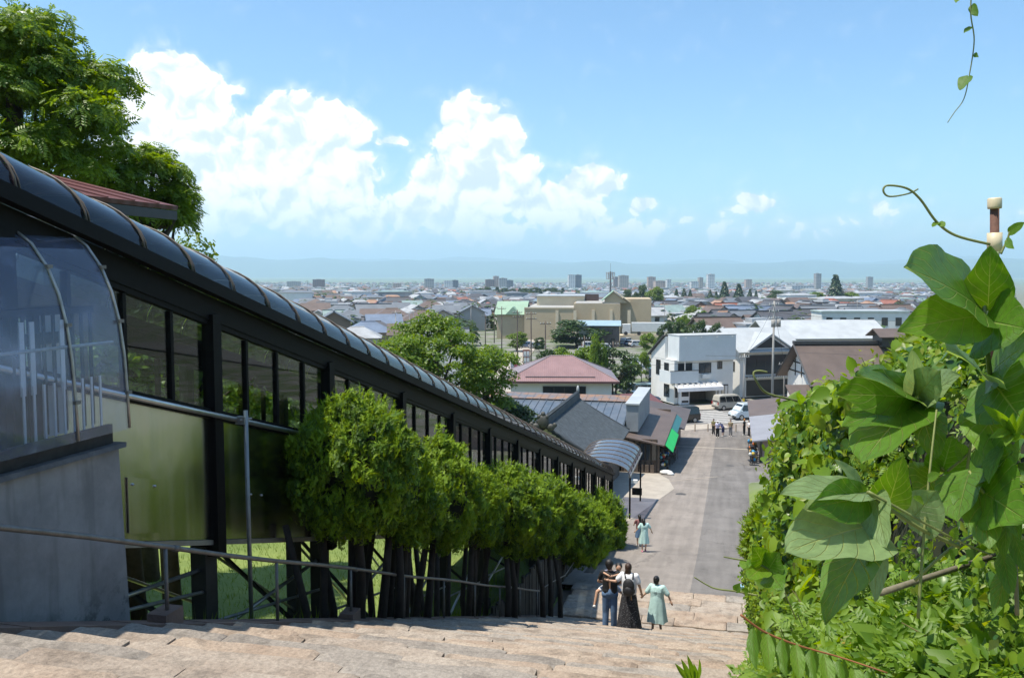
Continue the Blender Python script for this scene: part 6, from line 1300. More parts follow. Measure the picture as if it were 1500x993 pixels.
vine('dangling vine hanging down from above at the top right', [(1424, -30, 2.6), (1422, 20, 2.6), (1427, 60, 2.6), (1420, 110, 2.6), (1412, 145, 2.6), (1398, 165, 2.6), (1388, 180, 2.6)], .0022, [(1424, 8, 2.6, 1432, 24, 2.58, 12, .4, kz), (1422, 40, 2.6, 1412, 48, 2.58, 8, .2, kz), (1427, 80, 2.6, 1433, 84, 2.58, 6, .5, kz), (1418, 112, 2.6, 1406, 132, 2.58, 18, .3, kz), (1410, -12, 2.6, 1400, 4, 2.58, 12, .2, kz2)], name='hanging_vine')
vine('curling vine shoot leaning out over the road from the hedge', [(1180, 590, 5.6), (1150, 583, 5.5), (1122, 575, 5.45), (1108, 558, 5.4), (1104, 546, 5.4), (1112, 543, 5.4), (1124, 545, 5.4)], .009, [(1160, 588, 5.5, 1138, 600, 5.4, 14, .3, kz2), (1175, 590, 5.5, 1168, 576, 5.4, 12, .3, kz2)], name='vine_tendril')
vine('thin tendril reaching left across the foot of the stairs', [(1110, 872, 3.2), (1080, 866, 3.2), (1050, 862, 3.2), (1035, 856, 3.2), (1017, 845, 3.2)], .004, [(1078, 866, 3.2, 1084, 854, 3.18, 11, .3, kz2), (1096, 868, 3.2, 1086, 862, 3.18, 10, .2, kz2)], name='vine_tendril')
vine('leafy shoot pointing at the road below the juniper', [(1150, 850, 2.9), (1120, 830, 2.9), (1098, 822, 2.9), (1075, 818, 2.9), (1060, 815, 2.9)], .004, [(1118, 824, 2.9, 1104, 800, 2.85, 30, .3, kz), (1116, 830, 2.9, 1098, 846, 2.8, 36, -.3, kz2), (1098, 822, 2.9, 1088, 832, 2.85, 20, .2, kz2), (1125, 835, 2.9, 1140, 810, 2.85, 40, .4, kz), (1128, 840, 2.9, 1146, 862, 2.8, 40, .1, kz)])
lan = []
for k in range(9):
    x = 1102 + k * 21; y = 918 + k * 8.0; s_ = -1 if k % 2 else 1
    lan.append((x, y, 2.35, x + 4 + k, y + 62 - k * 2, 2.28, 21, .5 * s_ + .2, kz2 if k % 2 else kz, 'lance')); lan.append((x + 8, y, 2.37, x - 2, y + 55, 2.40, 17, -.9, kz, 'lance'))
vine('red-stemmed spray of narrow leaves arching at the lower right', [(1085, 900, 2.35), (1120, 925, 2.35), (1170, 945, 2.35), (1230, 962, 2.35), (1300, 985, 2.3)], .0035, lan, m=mat('red_stem', (.25, .09, .03), .6, .2, 20), name='arching_spray')
drp = []
for k in range(8): drp.append((1468 + (k % 3) * 8, 650 + 26 * k, 1.75, 1446 + (k * 37) % 62, 705 + 28 * k, 1.66, 26, .6 - .3 * (k % 4), kz, 'lance'))
for k in range(7): drp.append((1482, 622 + 4 * k, 1.7, 1440 + k * 11, 612 + (k % 2) * 40 - 6 * abs(3 - k), 1.66, 13, .3 * k - .9, kz2, 'lance'))
vine('tall weed with drooping narrow leaves at the right edge', [(1490, 900, 1.75), (1486, 760, 1.75), (1484, 622, 1.75)], .0045, drp, name='tall_weed', m=stemb)
gr = []
for k in range(5): gr.append((1010 + k * 3, 998, 3.4, 990 + k * 9, 972 - (k % 3) * 6, 3.35, 8, .4 * k, kz2, 'lance'))
vine('small green shoot growing from a crack at the bottom of the stairs view', [(1014, 1003, 3.4), (1012, 996, 3.4), (1011, 990, 3.4)], .004, gr, name='small_weed')
for (lab, pts, lv) in (('straight green stem standing upright in front of the low kudzu leaves', [(1345, 905, 1.7), (1352, 800, 1.72), (1362, 690, 1.75), (1372, 600, 1.8)], [(1352, 735, 1.72, 1338, 728, 1.7, 13, .2, kz2), (1360, 700, 1.74, 1376, 694, 1.7, 14, .2, kz2)]),
      ('pale green runner crossing the lower leaves from left to right', [(1272, 720, 1.68), (1330, 752, 1.68), (1390, 785, 1.7), (1450, 812, 1.75)], [(1395, 787, 1.7, 1402, 772, 1.68, 14, .2, kz2)]),
      ('thin yellow-green stem slanting up at the right', [(1340, 850, 1.8), (1390, 805, 1.8), (1440, 775, 1.85), (1500, 745, 1.9)], [(1388, 806, 1.8, 1398, 820, 1.78, 14, .3, kz2)]),
      ('stout forked vine stem beneath the fan of broad leaves', [(1388, 690, 1.9), (1410, 672, 1.88), (1445, 640, 1.88), (1470, 618, 1.9)], [(1412, 670, 1.88, 1400, 650, 1.86, 22, .4, kz2)]),
      ('slender stem rising beside the drooping weed', [(1415, 700, 1.85), (1422, 650, 1.85), (1430, 600, 1.85)], [(1428, 610, 1.85, 1414, 606, 1.83, 12, .3, kz2)])):
    vine(lab, pts, .0034, lv, name='climbing_vine')
# capped pipe
pp = thing('capped_pipe', 'rusty pipe with cream plastic cap and collar standing in the kudzu', 'pipe', at(1457, 470, 2.35), world=True)
def ppz(y): return at(1457, y, 2.35)
MB().tube([ppz(620), ppz(296)], .0115, 12).build('pipe', mat('rusty_iron', (.10, .045, .03), .8, .4, 40), pp, True); capm = mat('cream_plastic', (.55, .47, .32), .5, .15, 30)
MB().tube([ppz(306), ppz(303), ppz(292), ppz(290)], [.0165, .0175, .0175, .015], 14).build('cap', capm, pp, True); MB().tube([ppz(372), ppz(341)], .0185, 14).build('collar', capm, pp, True)
# old pipe lying in the weeds
tag(MB().tube([at(1290, 868, 2.3), at(1345, 850, 2.5), at(1500, 800, 2.9)],   .009, 8).build('fallen_pipe', stemb, None, True), 'grey pipe lying half buried in the weeds at lower right', 'pipe')
# ---------------- weeds covering the near bank
def weeds():
    P = []; Q = []; A = []; sz = []; S2 = [[], [], [], []]
    def bank(px, py):
        v = CR @ Vector(((px - 750) / F, -(py - 496.5) / F, -1)); d = 1.5
        while d < 8:
            k = d / (v.x * FW.x + v.y * FW.y); p = Vector((0, 0, EYE)) + v * k
            z = EYE - pw(p.y, [(-1, .95), (2.0, .98), (3.2, 1.15), (5.0, 1.95), (8, 3.2)]) + .25 * mnoise.noise((p.x * 1.7, p.y * 1.7, 0)) - max(0, .75 - p.x) * .9
            if p.z < z: return p
            d += .05
        return None
    return bank
bank = weeds()
wv_ = [[], [], []]
pl_ = thing('weed_bank', 'tangle of leafy weeds covering the near bank at lower right', 'weeds', at(1250, 900, 2.6), world=True)
bm_ = MB(); gx_ = list(range(1040, 1561, 20)); gy_ = list(range(700, 1061, 20)); ok = {}
for j, y in enumerate(gy_):
    for i, x in enumerate(gx_):
        p = bank(x, y); ok[i, j] = len(bm_.v) if p is not None else None
        if p is not None: bm_.v.append(tuple(p + Vector((0, 0, -.05))))
bm_.f = [(ok[i, j], ok[i, j + 1], ok[i + 1, j + 1], ok[i + 1, j]) for i in range(len(gx_) - 1) for j in range(len(gy_) - 1) if None not in (ok[i, j], ok[i, j + 1], ok[i + 1, j + 1], ok[i + 1, j]) and max((Vector(bm_.v[ok[a]]) - Vector(bm_.v[ok[b]])).length for a, b in (((i, j), (i + 1, j + 1)), ((i + 1, j), (i, j + 1)))) < 1.2]; bm_.m = [0] * len(bm_.f)
bm_.build('soil', mat('dark_soil', (.02, .022, .010), .95, .4, 8), pl_)
for kind, n, tm, m, ls in ((0, 1100, HEART, fernm, .042), (1, 3000, COMP, fernm, .105), (2, 500, HEART, ivy_m, .05), (3, 1300, LEAF, ivy_y, .055), (4, 2600, LEAF, fernm, .085), (5, 40, HEART, dryl, .05)):
    P = []
    while len(P) < n:
        px = RG.uniform(1050, 1540); py = RG.uniform(800, 1050) if RG.random() < .75 else RG.uniform(730, 1000)
        if py < 990 - (px - 1060) * .55 - RG.uniform(0, 60): continue
        p = bank(px, py)
        if p is None: continue
        P.append((p.x, p.y, p.z + RG.uniform(-.02, .13) * (1 if kind != 5 else .9)))
    P = np.array(P); Q = RG.normal(size=P.shape) * .5 + np.array([-.2, -.5, .9]); A = RG.normal(size=P.shape) + np.array([-.3, -.4, .2])
    tag(put('weed_leaves', scatter('weed_leaves', P, Q, A, RG.uniform(.6, 1.4, n) * ls, tm, m), pl_), kind='stuff')
for k, (X, Y, hh) in enumerate(((.42, 3.05, .42), (.36, 3.5, .50), (.50, 3.9, .62), (.44, 4.5, .62), (.58, 5.2, .7), (.62, 6.2, .8))):
    z0 = EYE - max(drop(Y), 1.6) - .05; t = thing('edge_weed', 'leafy weed clump at the right edge of the stairs, %s from the camera' % ['first', 'second', 'third', 'fourth', 'fifth', 'sixth'][k], 'weed', (X, Y, z0), 0, 'weeds along the right edge of the stairs')
    P = []; A = []; st2 = MB()
    for j in range(11):
        a_ = RG.uniform(0, 6.28); l_ = hh * RG.uniform(.6, 1.1); e = Vector((cos(a_) * l_ * .38, sin(a_) * l_ * .38, l_)); st2.tube([(0, 0, 0), e * .5 + Vector((0, 0, .05)), e], [.004, .003, .002], 4)
        for i in range(16): u = RG.uniform(.2, 1); P.append(tuple(e * u)); b_2 = RG.uniform(0, 6.28); A.append((cos(b_2), sin(b_2), RG.uniform(-.1, .5)))
    P = np.array(P); st2.build('stems', stemm, t).location = (0, 0, 0); put('leaves', scatter('leaves', P, RG.normal(size=P.shape) * .4 + np.array([-.2, -.4, .9]), np.array(A), RG.uniform(.06, .12, len(P)), LEAF if k % 2 else COMP, fernm), t, (0, 0, 0))
tw_ = MB()
for k in range(46):
    px = RG.uniform(1080, 1500); py = RG.uniform(840, 990); p = bank(px, py)
    if p is not None: e = p + Vector((RG.uniform(-.2, .2), RG.uniform(-.1, .1), RG.uniform(.05, .3))); tw_.tube([p, (p + e) / 2 + Vector((RG.uniform(-.03, .03), 0, .02)), e], [.0028, .0024, .0015], 4)
tw_.build('dry_stalks', mat('dry_stalk', (.28, .22, .10), .8, .3, 20), pl_)['kind'] = 'stuff'
# dark mid-hedge fill behind the kudzu
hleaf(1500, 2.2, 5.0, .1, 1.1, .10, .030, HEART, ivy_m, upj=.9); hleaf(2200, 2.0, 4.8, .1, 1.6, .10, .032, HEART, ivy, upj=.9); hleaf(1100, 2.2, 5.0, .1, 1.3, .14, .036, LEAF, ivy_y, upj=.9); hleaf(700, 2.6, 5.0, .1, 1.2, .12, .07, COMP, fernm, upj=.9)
# ================================================================== people
TMPS = bpy.data.scenes.new('tmp_scene')
def remesh(parts, voxel, m, name):
    """closed capsules / ellipsoids fused into one continuous surface"""
    mb = MB()
    for q in parts:
        if q[0] == 'b': mb.ball(q[1], q[2], 7)
        else:
            p0, p1, r0, r1 = q[1:]; p0, p1 = Vector(p0), Vector(p1); ax = (p1 - p0); L_ = max(ax.length, 1e-5); ax /= L_; pts = [p0 - ax * r0 * .95, p0 - ax * r0 * .6, p0, p1, p1 + ax * r1 * .6, p1 + ax * r1 * .95]; mb.tube(pts, [r0 * .3, r0 * .8, r0, r1, r1 * .8, r1 * .3], 10)
    me = mb.mesh('tmp', m); o = bpy.data.objects.new('tmp', me); TMPS.collection.objects.link(o); md = o.modifiers.new('r', 'REMESH'); md.mode = 'VOXEL'; md.voxel_size = voxel; sm_ = o.modifiers.new('s', 'SMOOTH'); sm_.iterations = 3; sm_.factor = .5
    TMPS.view_layers[0].update(); dg = TMPS.view_layers[0].depsgraph; r = bpy.data.meshes.new_from_object(o.evaluated_get(dg)); r.name = name
    bpy.data.objects.remove(o); bpy.data.meshes.remove(me); r.materials.clear(); r.materials.append(m); r.polygons.foreach_set('use_smooth', [True] * len(r.polygons)); return r
skin = mat('skin', (.50, .30, .20), .55, .08, 6); hair_b = mat('hair_black', (.012, .010, .010), .45, .3, 30, bump=.5, bscale=80); hair_n = mat('hair_brown', (.045, .022, .013), .45, .3, 30, bump=.5, bscale=80)
eyem = mat('eye_dark', (.015, .012, .01), .3, .1, 5); lipm = mat('lip', (.42, .18, .15), .5, .1, 5)
def J(**kw):
    j = dict(head=(0, .01, 1.60), neck=(0, 0, 1.46), chest=(0, 0, 1.30), waist=(0, 0, 1.06), hip=(0, 0, .93), sl=(-.17, 0, 1.40), sr=(.17, 0, 1.40), el=(-.24, .02, 1.13), er=(.24, .02, 1.13), hl=(-.25, .08, .88), hr=(.25, .08, .88),
             pl=(-.085, 0, .90), pr=(.085, 0, .90), kl=(-.095, .02, .48), kr=(.095, -.02, .48), al=(-.10, -.02, .08), ar=(.10, .02, .08)); j.update(kw); return j
def hand(j0, j1, parts, s=1.0):
    a = Vector(j0); b = Vector(j1); ax = (b - a).normalized(); sd = ax.cross(Vector((0, 1, .2))); sd = sd.normalized() if sd.length > .1 else Vector((1, 0, 0)); pn = sd.cross(ax)
    palm = b + ax * .045 * s; parts.append(('c', b, palm, .026 * s, .034 * s))
    for i, (o, l) in enumerate(((-.027, .060), (-.009, .072), (.009, .068), (.026, .052))):
        k = palm + sd * o * s + ax * .02 * s; kn = k + ax * l * .55 * s; parts.append(('c', k, kn, .0095 * s, .0085 * s)); parts.append(('c', kn, kn + (ax * .7 + pn * .6).normalized() * l * .5 * s, .0085 * s, .007 * s))
    tb = b + sd * -.028 * s + ax * .01 * s; parts.append(('c', tb, tb + (ax * .6 - sd * .8).normalized() * .055 * s, .0115 * s, .0085 * s))
def body(j, voxel, slim=1.0):
    q = [('b', j['head'], (.077, .095, .118)), ('c', j['neck'], Vector(j['head']) + Vector((0, -.01, -.05)), .055, .05), ('c', j['neck'], j['chest'], .06, .13 * slim), ('c', Vector(j['chest']) + Vector((-.05, 0, .03)), Vector(j['chest']) + Vector((.05, 0, .03)), .105 * slim, .105 * slim), ('c', j['chest'], j['waist'], .135 * slim, .115 * slim), ('c', j['waist'], j['hip'], .115 * slim, .13 * slim), ('c', j['pl'], j['pr'], .10 * slim, .10 * slim)]
    for s in 'lr':
        q += [('c', j['s' + s], j['e' + s], .047 * slim, .038 * slim), ('c', j['e' + s], j['h' + s], .037 * slim, .026 * slim), ('c', j['chest'], j['s' + s], .08 * slim, .055 * slim), ('c', j['p' + s], j['k' + s], .082 * slim, .055 * slim), ('c', j['k' + s], j['a' + s], .053 * slim, .035 * slim), ('c', j['a' + s], Vector(j['a' + s]) + Vector((0, .12, -.045)), .036, .028)]
        hand(j['e' + s], j['h' + s], q)
    h = Vector(j['head']); q += [('c', h + Vector((0, .085, -.012)), h + Vector((0, .108, -.028)), .011, .015), ('b', tuple(h + Vector((-.078, 0, -.005))), (.012, .022, .032)), ('b', tuple(h + Vector((.078, 0, -.005))), (.012, .022, .032)), ('c', h + Vector((0, .05, -.085)), h + Vector((0, .06, -.09)), .045, .04)]
    return remesh(q, voxel, skin, 'body')
def person(label, loc, rz, H, j, clothes, hairm=None, hairparts=None, voxel=.012, slim=1.0, group=None, face=True):
    t = thing('person', label, 'person', loc, rz, group, scale=H / 1.72)
    put('body', body(j, voxel, slim), t, (0, 0, 0))
    for (nm, parts, m) in clothes:
        put(nm, parts.mesh(nm, m, True) if isinstance(parts, MB) else remesh(parts, voxel, m, nm), t, (0, 0, 0))
    h = Vector(j['head'])
    hp = [('b', tuple(h + Vector((0, -.018, .028))), (.090, .104, .112)), ('b', tuple(h + Vector((0, -.055, -.02))), (.078, .065, .09))] + [((k[0], tuple(h + Vector(k[1])), k[2]) if k[0] == 'b' else ('c', h + Vector(k[1]), h + Vector(k[2]), k[3], k[4])) for k in (hairparts or [])]
    put('hair', remesh(hp, voxel, hairm or hair_b, 'hair'), t, (0, 0, 0))
    if face:
        e = MB()
        for s in (-1, 1): e.ball((h.x + s * .032, h.y + .086, h.z + .008), (.014, .010, .009), 4)
        e.build('eyes', eyem, t).location = (0, 0, 0); MB().ball((h.x, h.y + .093, h.z - .062), (.024, .008, .008), 4).build('mouth', lipm, t).location = (0, 0, 0)
    return t
def shirt(j, g=.016, sleeve=.55, slim=1.0, hem=None):
    hem = hem or j['hip']; q = [('c', Vector(j['neck']) + Vector((0, 0, -.05)), j['chest'], .085, .13 * slim + g)]
    for s_ in (-.055, .055): o_ = Vector((s_ * slim, 0, 0)); q += [('c', Vector(j['chest']) + o_, Vector(j['waist']) + o_, .118 * slim + g, .108 * slim + g), ('c', Vector(j['waist']) + o_, Vector(hem) + o_ + Vector((0, 0, .06)), .108 * slim + g, .114 * slim + g)]
    q += [ ('c', Vector(j['chest']) + Vector((-.06, 0, .03)), Vector(j['chest']) + Vector((.06, 0, .03)), .11 * slim + g, .11 * slim + g)]
    for s in 'lr': e = Vector(j['s' + s]).lerp(Vector(j['e' + s]), sleeve); q += [('c', j['s' + s], e, .06 * slim + g * .6, .058 * slim + g * .6), ('c', j['chest'], j['s' + s], .09, .066 + g * .5)]
    return q
def trousers(j, g=.018, to=.94, slim=1.0):
    q = [('c', Vector(j['hip']) + Vector((0, 0, .05)), j['hip'], .125 * slim + g, .13 * slim + g), ('c', j['pl'], j['pr'], .10 * slim + g, .10 * slim + g)]
    for s in 'lr': q += [('c', j['p' + s], j['k' + s], .085 * slim + g, .066 * slim + g)]; q += [('c', j['k' + s], Vector(j['k' + s]).lerp(Vector(j['a' + s]), to), .064 * slim + g, .055 * slim + g)] if to > .1 else []
    return q
def shoes(j): return [('c', Vector(j['a' + s]) + Vector((0, -.03, -.035)), Vector(j['a' + s]) + Vector((0, .15, -.05)), .045, .038) for s in 'lr']
def drape(z0, z1, r0, r1, folds=9, amp=.10, sq=.82, n=40, rows=12, seed=0.0):
    mb = MB()
    for k in range(rows + 1):
        t = k / rows; r = lerp(r0, r1, t ** .85)
        for i in range(n):
            a = 2 * pi * i / n; w = 1 + amp * t * (sin(folds * a + seed) + .5 * sin((folds * 2 + 1) * a + 2 + 3 * t)); mb.v.append((r * w * cos(a), r * w * sq * sin(a), lerp(z0, z1, t) + .012 * t * sin(3 * a + seed)))
    mb.f = [(k * n + i, (k + 1) * n + i, (k + 1) * n + (i + 1) % n, k * n + (i + 1) % n) for k in range(rows) for i in range(n)]; mb.m = [0] * len(mb.f); return mb
def flare(z0, z1, r0, r1, sway=(0, 0), n=7): return [('c', (sway[0] * k / n, sway[1] * k / n, lerp(z0, z1, k / n)), (sway[0] * (k + 1) / n, sway[1] * (k + 1) / n, lerp(z0, z1, (k + 1) / n)), lerp(r0, r1, k / n), lerp(r0, r1, (k + 1) / n)) for k in range(n)]
blackT = mat('black_cotton', (.012, .012, .013), .85, .25, 8, bump=.4, bscale=14); jean = mat('blue_denim', (.085, .15, .26), .85, .35, 5, bump=.3, bscale=40); whiteT = mat('white_cotton', (.72, .73, .76), .85, .06, 8, bump=.4, bscale=14); mint = mat('mint_muslin', (.42, .60, .57), .85, .10, 6, bump=.5, bscale=16); shoew = mat('white_trainer', (.70, .69, .67), .6, .08, 8); shoep = mat('pink_sandal', (.55, .18, .28), .6, .1, 8); packm = mat('black_nylon', (.016, .016, .018), .6, .3, 10, bump=.4, bscale=22)
def dots():
    m = bpy.data.materials.new('dotted_black_skirt'); m.use_nodes = True; nt = m.node_tree; b = nt.nodes['Principled BSDF']; tc = N(nt, 'ShaderNodeTexCoord'); vo = N(nt, 'ShaderNodeTexVoronoi', i_Scale=38.0); nt.links.new(tc.outputs['Object'], vo.inputs['Vector'])
    mx = N(nt, 'ShaderNodeMix', data_type='RGBA'); nt.links.new(smooth(nt, vo.outputs['Distance'], .16, .22, 1.0, 0.0), mx.inputs['Factor']); mx.inputs['A'].default_value = (.016, .016, .02, 1); mx.inputs['B'].default_value = (.45, .45, .48, 1); nt.links.new(mx.outputs['Result'], b.inputs['Base Color']); b.inputs['Roughness'].default_value = .85; return m
def foot(px, py, d):
    p = at(px, py, d); Y = p.y; k = int((Y - (2.9 - TR * 4)) // TR); yb = 2.9 - TR * 4 + k * TR
    z = EYE - drop(yb + TR) - .05 if Y < 26 else zroad(Y)
    return Vector((p.x, p.y, z + .012))
# man carrying a child
p = foot(893, 922, 20.6); jm = J(el=(-.27, .10, 1.16), hl=(-.05, .27, 1.05), er=(.27, .10, 1.16), hr=(.06, .27, 1.0), head=(-.02, .02, 1.60))
man = person('person in black t-shirt and blue jeans carrying a child on the stairs', p, .10, 1.74, jm, [('t_shirt', shirt(jm), blackT), ('jeans', trousers(jm), jean), ('shoes', shoes(jm), mat('dark_trainer', (.05, .05, .06), .6, .2, 8))], hairparts=[('b', (0, -.03, .03), (.10, .108, .118))])
jc = J(head=(.20, .13, 1.50), neck=(.14, .15, 1.37), chest=(.06, .24, 1.24), waist=(.02, .28, 1.08), hip=(0, .30, .98), sl=(-.06, .22, 1.36), sr=(.19, .20, 1.34), el=(-.20, .02, 1.42), hl=(-.06, -.155, 1.41), er=(.26, -.02, 1.40), hr=(.06, -.165, 1.385), pl=(-.12, .26, .98), pr=(.12, .26, .98), kl=(-.30, .06, .92), kr=(.30, .10, .90), al=(-.36, -.02, .62), ar=(.34, .02, .66))
ch = thing('person', 'small child in pale clothes carried with arms round the neck of the person in jeans', 'person', p, .10, scale=1.74 / 1.72)
def child_body(j, v):
    q = [('b', j['head'], (.072, .085, .098)), ('c', j['neck'], Vector(j['head']) + Vector((0, 0, -.04)), .04, .04), ('c', j['neck'], j['chest'], .05, .09), ('c', j['chest'], j['waist'], .09, .085), ('c', j['waist'], j['hip'], .085, .09)]
    for s in 'lr':
        q += [('c', j['chest'], j['s' + s], .06, .04), ('c', j['s' + s], j['e' + s], .034, .029), ('c', j['e' + s], j['h' + s], .028, .021), ('c', j['p' + s], j['k' + s], .055, .042), ('c', j['k' + s], j['a' + s], .042, .028), ('c', j['hip'], j['p' + s], .08, .06), ('c', j['a' + s], Vector(j['a' + s]) + Vector((0, .07, -.05)), .026, .022)]; hand(j['e' + s], j['h' + s], q, .75)
    return remesh(q, v, skin, 'body')
put('body', child_body(jc, .011), ch, (0, 0, 0)); put('top', remesh([('c', jc['neck'], jc['chest'], .062, .10), ('c', jc['chest'], jc['hip'], .102, .105)] + [('c', jc['s' + s], Vector(jc['s' + s]).lerp(Vector(jc['e' + s]), .4), .048, .045) for s in 'lr'], .012, mat('child_top', (.25, .24, .32), .8, .2, 10), 'top'), ch, (0, 0, 0))
put('shorts', remesh([('c', jc['waist'], jc['hip'], .095, .10)] + [('c', jc['p' + s], Vector(jc['p' + s]).lerp(Vector(jc['k' + s]), .65), .066, .058) for s in 'lr'], .012, whiteT, 'shorts'), ch, (0, 0, 0))
put('shoes', remesh([('c', Vector(jc['a' + s]) + Vector((0, -.02, -.02)), Vector(jc['a' + s]) + Vector((-.02, .09, -.07)), .037, .032) for s in 'lr'], .011, shoew, 'shoes'), ch, (0, 0, 0)); hd = Vector(jc['head']); put('hair', remesh([('b', tuple(hd + Vector((.0, .02, .025))), (.085, .092, .09))], .011, hair_b, 'hair'), ch, (0, 0, 0))
# woman with backpack
p = foot(921, 926, 20.2); jw = J(el=(-.34, -.06, 1.22), hl=(-.50, -.10, 1.24), er=(.26, .03, 1.14), hr=(.30, .10, .93), head=(-.03, .03, 1.58))
wm = person('person in white t-shirt, long dotted black skirt and black backpack on the stairs', p, -.12, 1.58, jw, [('t_shirt', shirt(jw, .03, .6), whiteT), ('skirt', drape(1.07, .05, .150, .30, 8, .09), dots()), ('shoes', shoes(jw), packm)], hair_n, [('b', (0, -.05, -.10), (.085, .06, .12)), ('b', (.03, -.06, -.16), (.06, .05, .09))])
bp_ = thing('backpack', 'black backpack worn by the person in the dotted skirt', 'backpack', p, -.12, scale=1.58 / 1.72)
put('bag', remesh([('b', (0.04, -.24, 1.20), (.155, .09, .20)), ('b', (0.04, -.24, 1.08), (.165, .10, .14))], .014, packm, 'bag'), bp_, (0, 0, 0)); put('pocket', remesh([('b', (.04, -.325, 1.10), (.11, .045, .11))], .012, packm, 'pocket'), bp_, (0, 0, 0))
for s in (-1, 1): MB().tube([(.04 + s * .09, -.18, 1.36), (s * .11, -.06, 1.475), (s * .11, .12, 1.40), (s * .12, .15, 1.2), (.04 + s * .13, -.16, 1.02)], .017, 6).build('strap', packm, bp_, True).location = (0, 0, 0)
MB().tube([(.12, -.30, 1.0), (.13, -.31, .88)], .010, 5).build('charm', mat('charm_tan', (.4, .22, .1), .6, .1, 5), bp_, True).location = (0, 0, 0)
# girl in mint dress
p = foot(962, 925, 20.4); jg = J(el=(-.30, -.02, 1.20), hl=(-.42, .02, 1.06), er=(.31, .02, 1.20), hr=(.39, .03, 1.02), head=(-.03, .02, 1.58), al=(-.10, -.10, .09), kl=(-.10, -.02, .48), ar=(.10, .08, .08))
person('person in loose mint green dress with hair in a bun on the stairs', p, -.2, 1.42, jg, [('dress_top', shirt(jg, .030, .85, hem=(0, 0, 1.0)), mint), ('dress_skirt', drape(1.18, .40, .175, .285, 7, .10), mint), ('shoes', shoes(jg), shoep)], hair_b, [('b', (0, -.10, .07), (.05, .05, .05))], slim=.92)
# two girls further down the road
Yg = 36.0
p = at(943, 826, 36); p.z = zroad(p.y); person('child in pale mint dress with long black hair walking on the road', p, .3, 1.42, jg, [('dress_top', shirt(jg, .03, .8, hem=(0, 0, 1.0)), mint), ('dress_skirt', drape(1.18, .45, .165, .26, 7, .10), mint), ('shoes', shoes(jg), shoep)], hair_b, [('c', (0, -.07, .0), (0, -.10, -.36), .085, .06)], voxel=.016, slim=.9)
p = at(936, 818, 37.2); p.z = zroad(p.y); jj = J(el=(-.26, .1, 1.18), hl=(-.20, .25, 1.1)); person('child in red top and dark skirt beside the child in mint on the road', p, .5, 1.38, jj, [('top', shirt(jj), mat('coral_top', (.22, .09, .09), .8, .1, 8)), ('skirt', drape(1.02, .5, .15, .22, 7, .08), jean), ('shoes', shoes(jj), shoew)], hair_b, [('c', (0, -.07, .0), (0, -.10, -.3), .085, .06)], voxel=.016, slim=.9)
# seated visitor seen at the walkway edge and passers-by in the street
cols = dict(olive=(.14, .13, .05), white=(.70, .70, .70), navy=(.03, .035, .10), khaki=(.25, .2, .12), black=(.015, .015, .017), grey=(.2, .2, .21), lilac=(.45, .45, .62), orange=(.5, .2, .03))
CM = {k: mat('cloth_' + k, v, .85, .15, 8) for k, v in cols.items()}
GRP = [(1045, 634, 88, 'olive', 'black', 2.6, 1.62, 'person in olive top and black trousers, leftmost of the street group'), (1051, 640, 86, 'lilac', 'black', 3.3, 1.66, 'person in white and lilac top wearing a white sun hat'), (1059, 638, 87, 'navy', 'navy', .8, 1.55, 'person in navy shirt bending forward in the street group'), (1070, 639, 87, 'khaki', 'grey', 3.0, 1.68, 'person in khaki top standing alone right of the group'), (1090, 637, 88, 'black', 'black', 1.2, 1.66, 'person in black with yellow cap near the right-hand shop'), (1097, 638, 87, 'white', 'black', 2.0, 1.64, 'person in white top near the right-hand shop'), (1103, 636, 89, 'black', 'grey', 2.4, 1.6, 'person in dark clothes behind the white top at the shop'), (967, 660, 72, 'grey', 'black', 4.0, 1.6, 'person in grey browsing under the green awning')]
for (px, py, d, a, b, rz, H, lab) in GRP:
    p = at(px, py, d); p.z = zroad(p.y) + .01; j = J(el=(-.27, .08, 1.15), hl=(-.20, .26, 1.08)) if px % 2 else J()
    if 'bending' in lab: j = J(head=(0, .42, 1.33), neck=(0, .33, 1.28), chest=(0, .25, 1.20), waist=(0, .08, 1.04), sl=(-.17, .28, 1.24), sr=(.17, .28, 1.24), el=(-.2, .36, 1.0), er=(.2, .36, 1.0), hl=(-.12, .5, .86), hr=(.12, .5, .86))
    hp = [('b', (0, 0, .07), (.15, .16, .03))] if 'hat' in lab else None
    person(lab, p, rz, H, j, [('top', shirt(j), CM[a]), ('trousers', trousers(j, to=.1 if 'bending' in lab else .94), CM[b]), ('shoes', shoes(j), shoew)], CM['white'] if 'hat' in lab else (CM['orange'] if 'cap' in lab else hair_b), hp, voxel=.024, group='people in the street')

# ================================================================== vehicles
def paint_m(name, c): return mat(name, c, .28, .03, 1, coat=.6, spec=.6)
carglass = mat('car_glass', (.012, .014, .016), .04, .1, 1, spec=.9); tyre_m = mat('tyre', (.014, .014, .014), .85, .2, 10); rim_m = mat('alloy', (.45, .46, .47), .3, .1, 5, metal=.8); lampc = mat('headlamp', (.65, .66, .68), .15, .05, 2); lampr = mat('tail_lamp', (.35, .01, .01), .25, .05, 2); plate = mat('number_plate', (.7, .7, .66), .5, .05, 2); trim_k = mat('black_trim', (.02, .02, .02), .6, .1, 4)
def bev(mb, off, seg=2):
    bm = bmesh.new(); me = mb.mesh('t', trim_k); bm.from_mesh(me); bmesh.ops.remove_doubles(bm, verts=bm.verts, dist=1e-4); bmesh.ops.bevel(bm, geom=[e for e in bm.edges if e.calc_face_angle(0) > .5], offset=off, segments=seg, affect='EDGES'); me.clear_geometry(); bm.to_mesh(me); bm.free(); me.materials.clear(); me.polygons.foreach_set('use_smooth', [False] * len(me.polygons)); return me
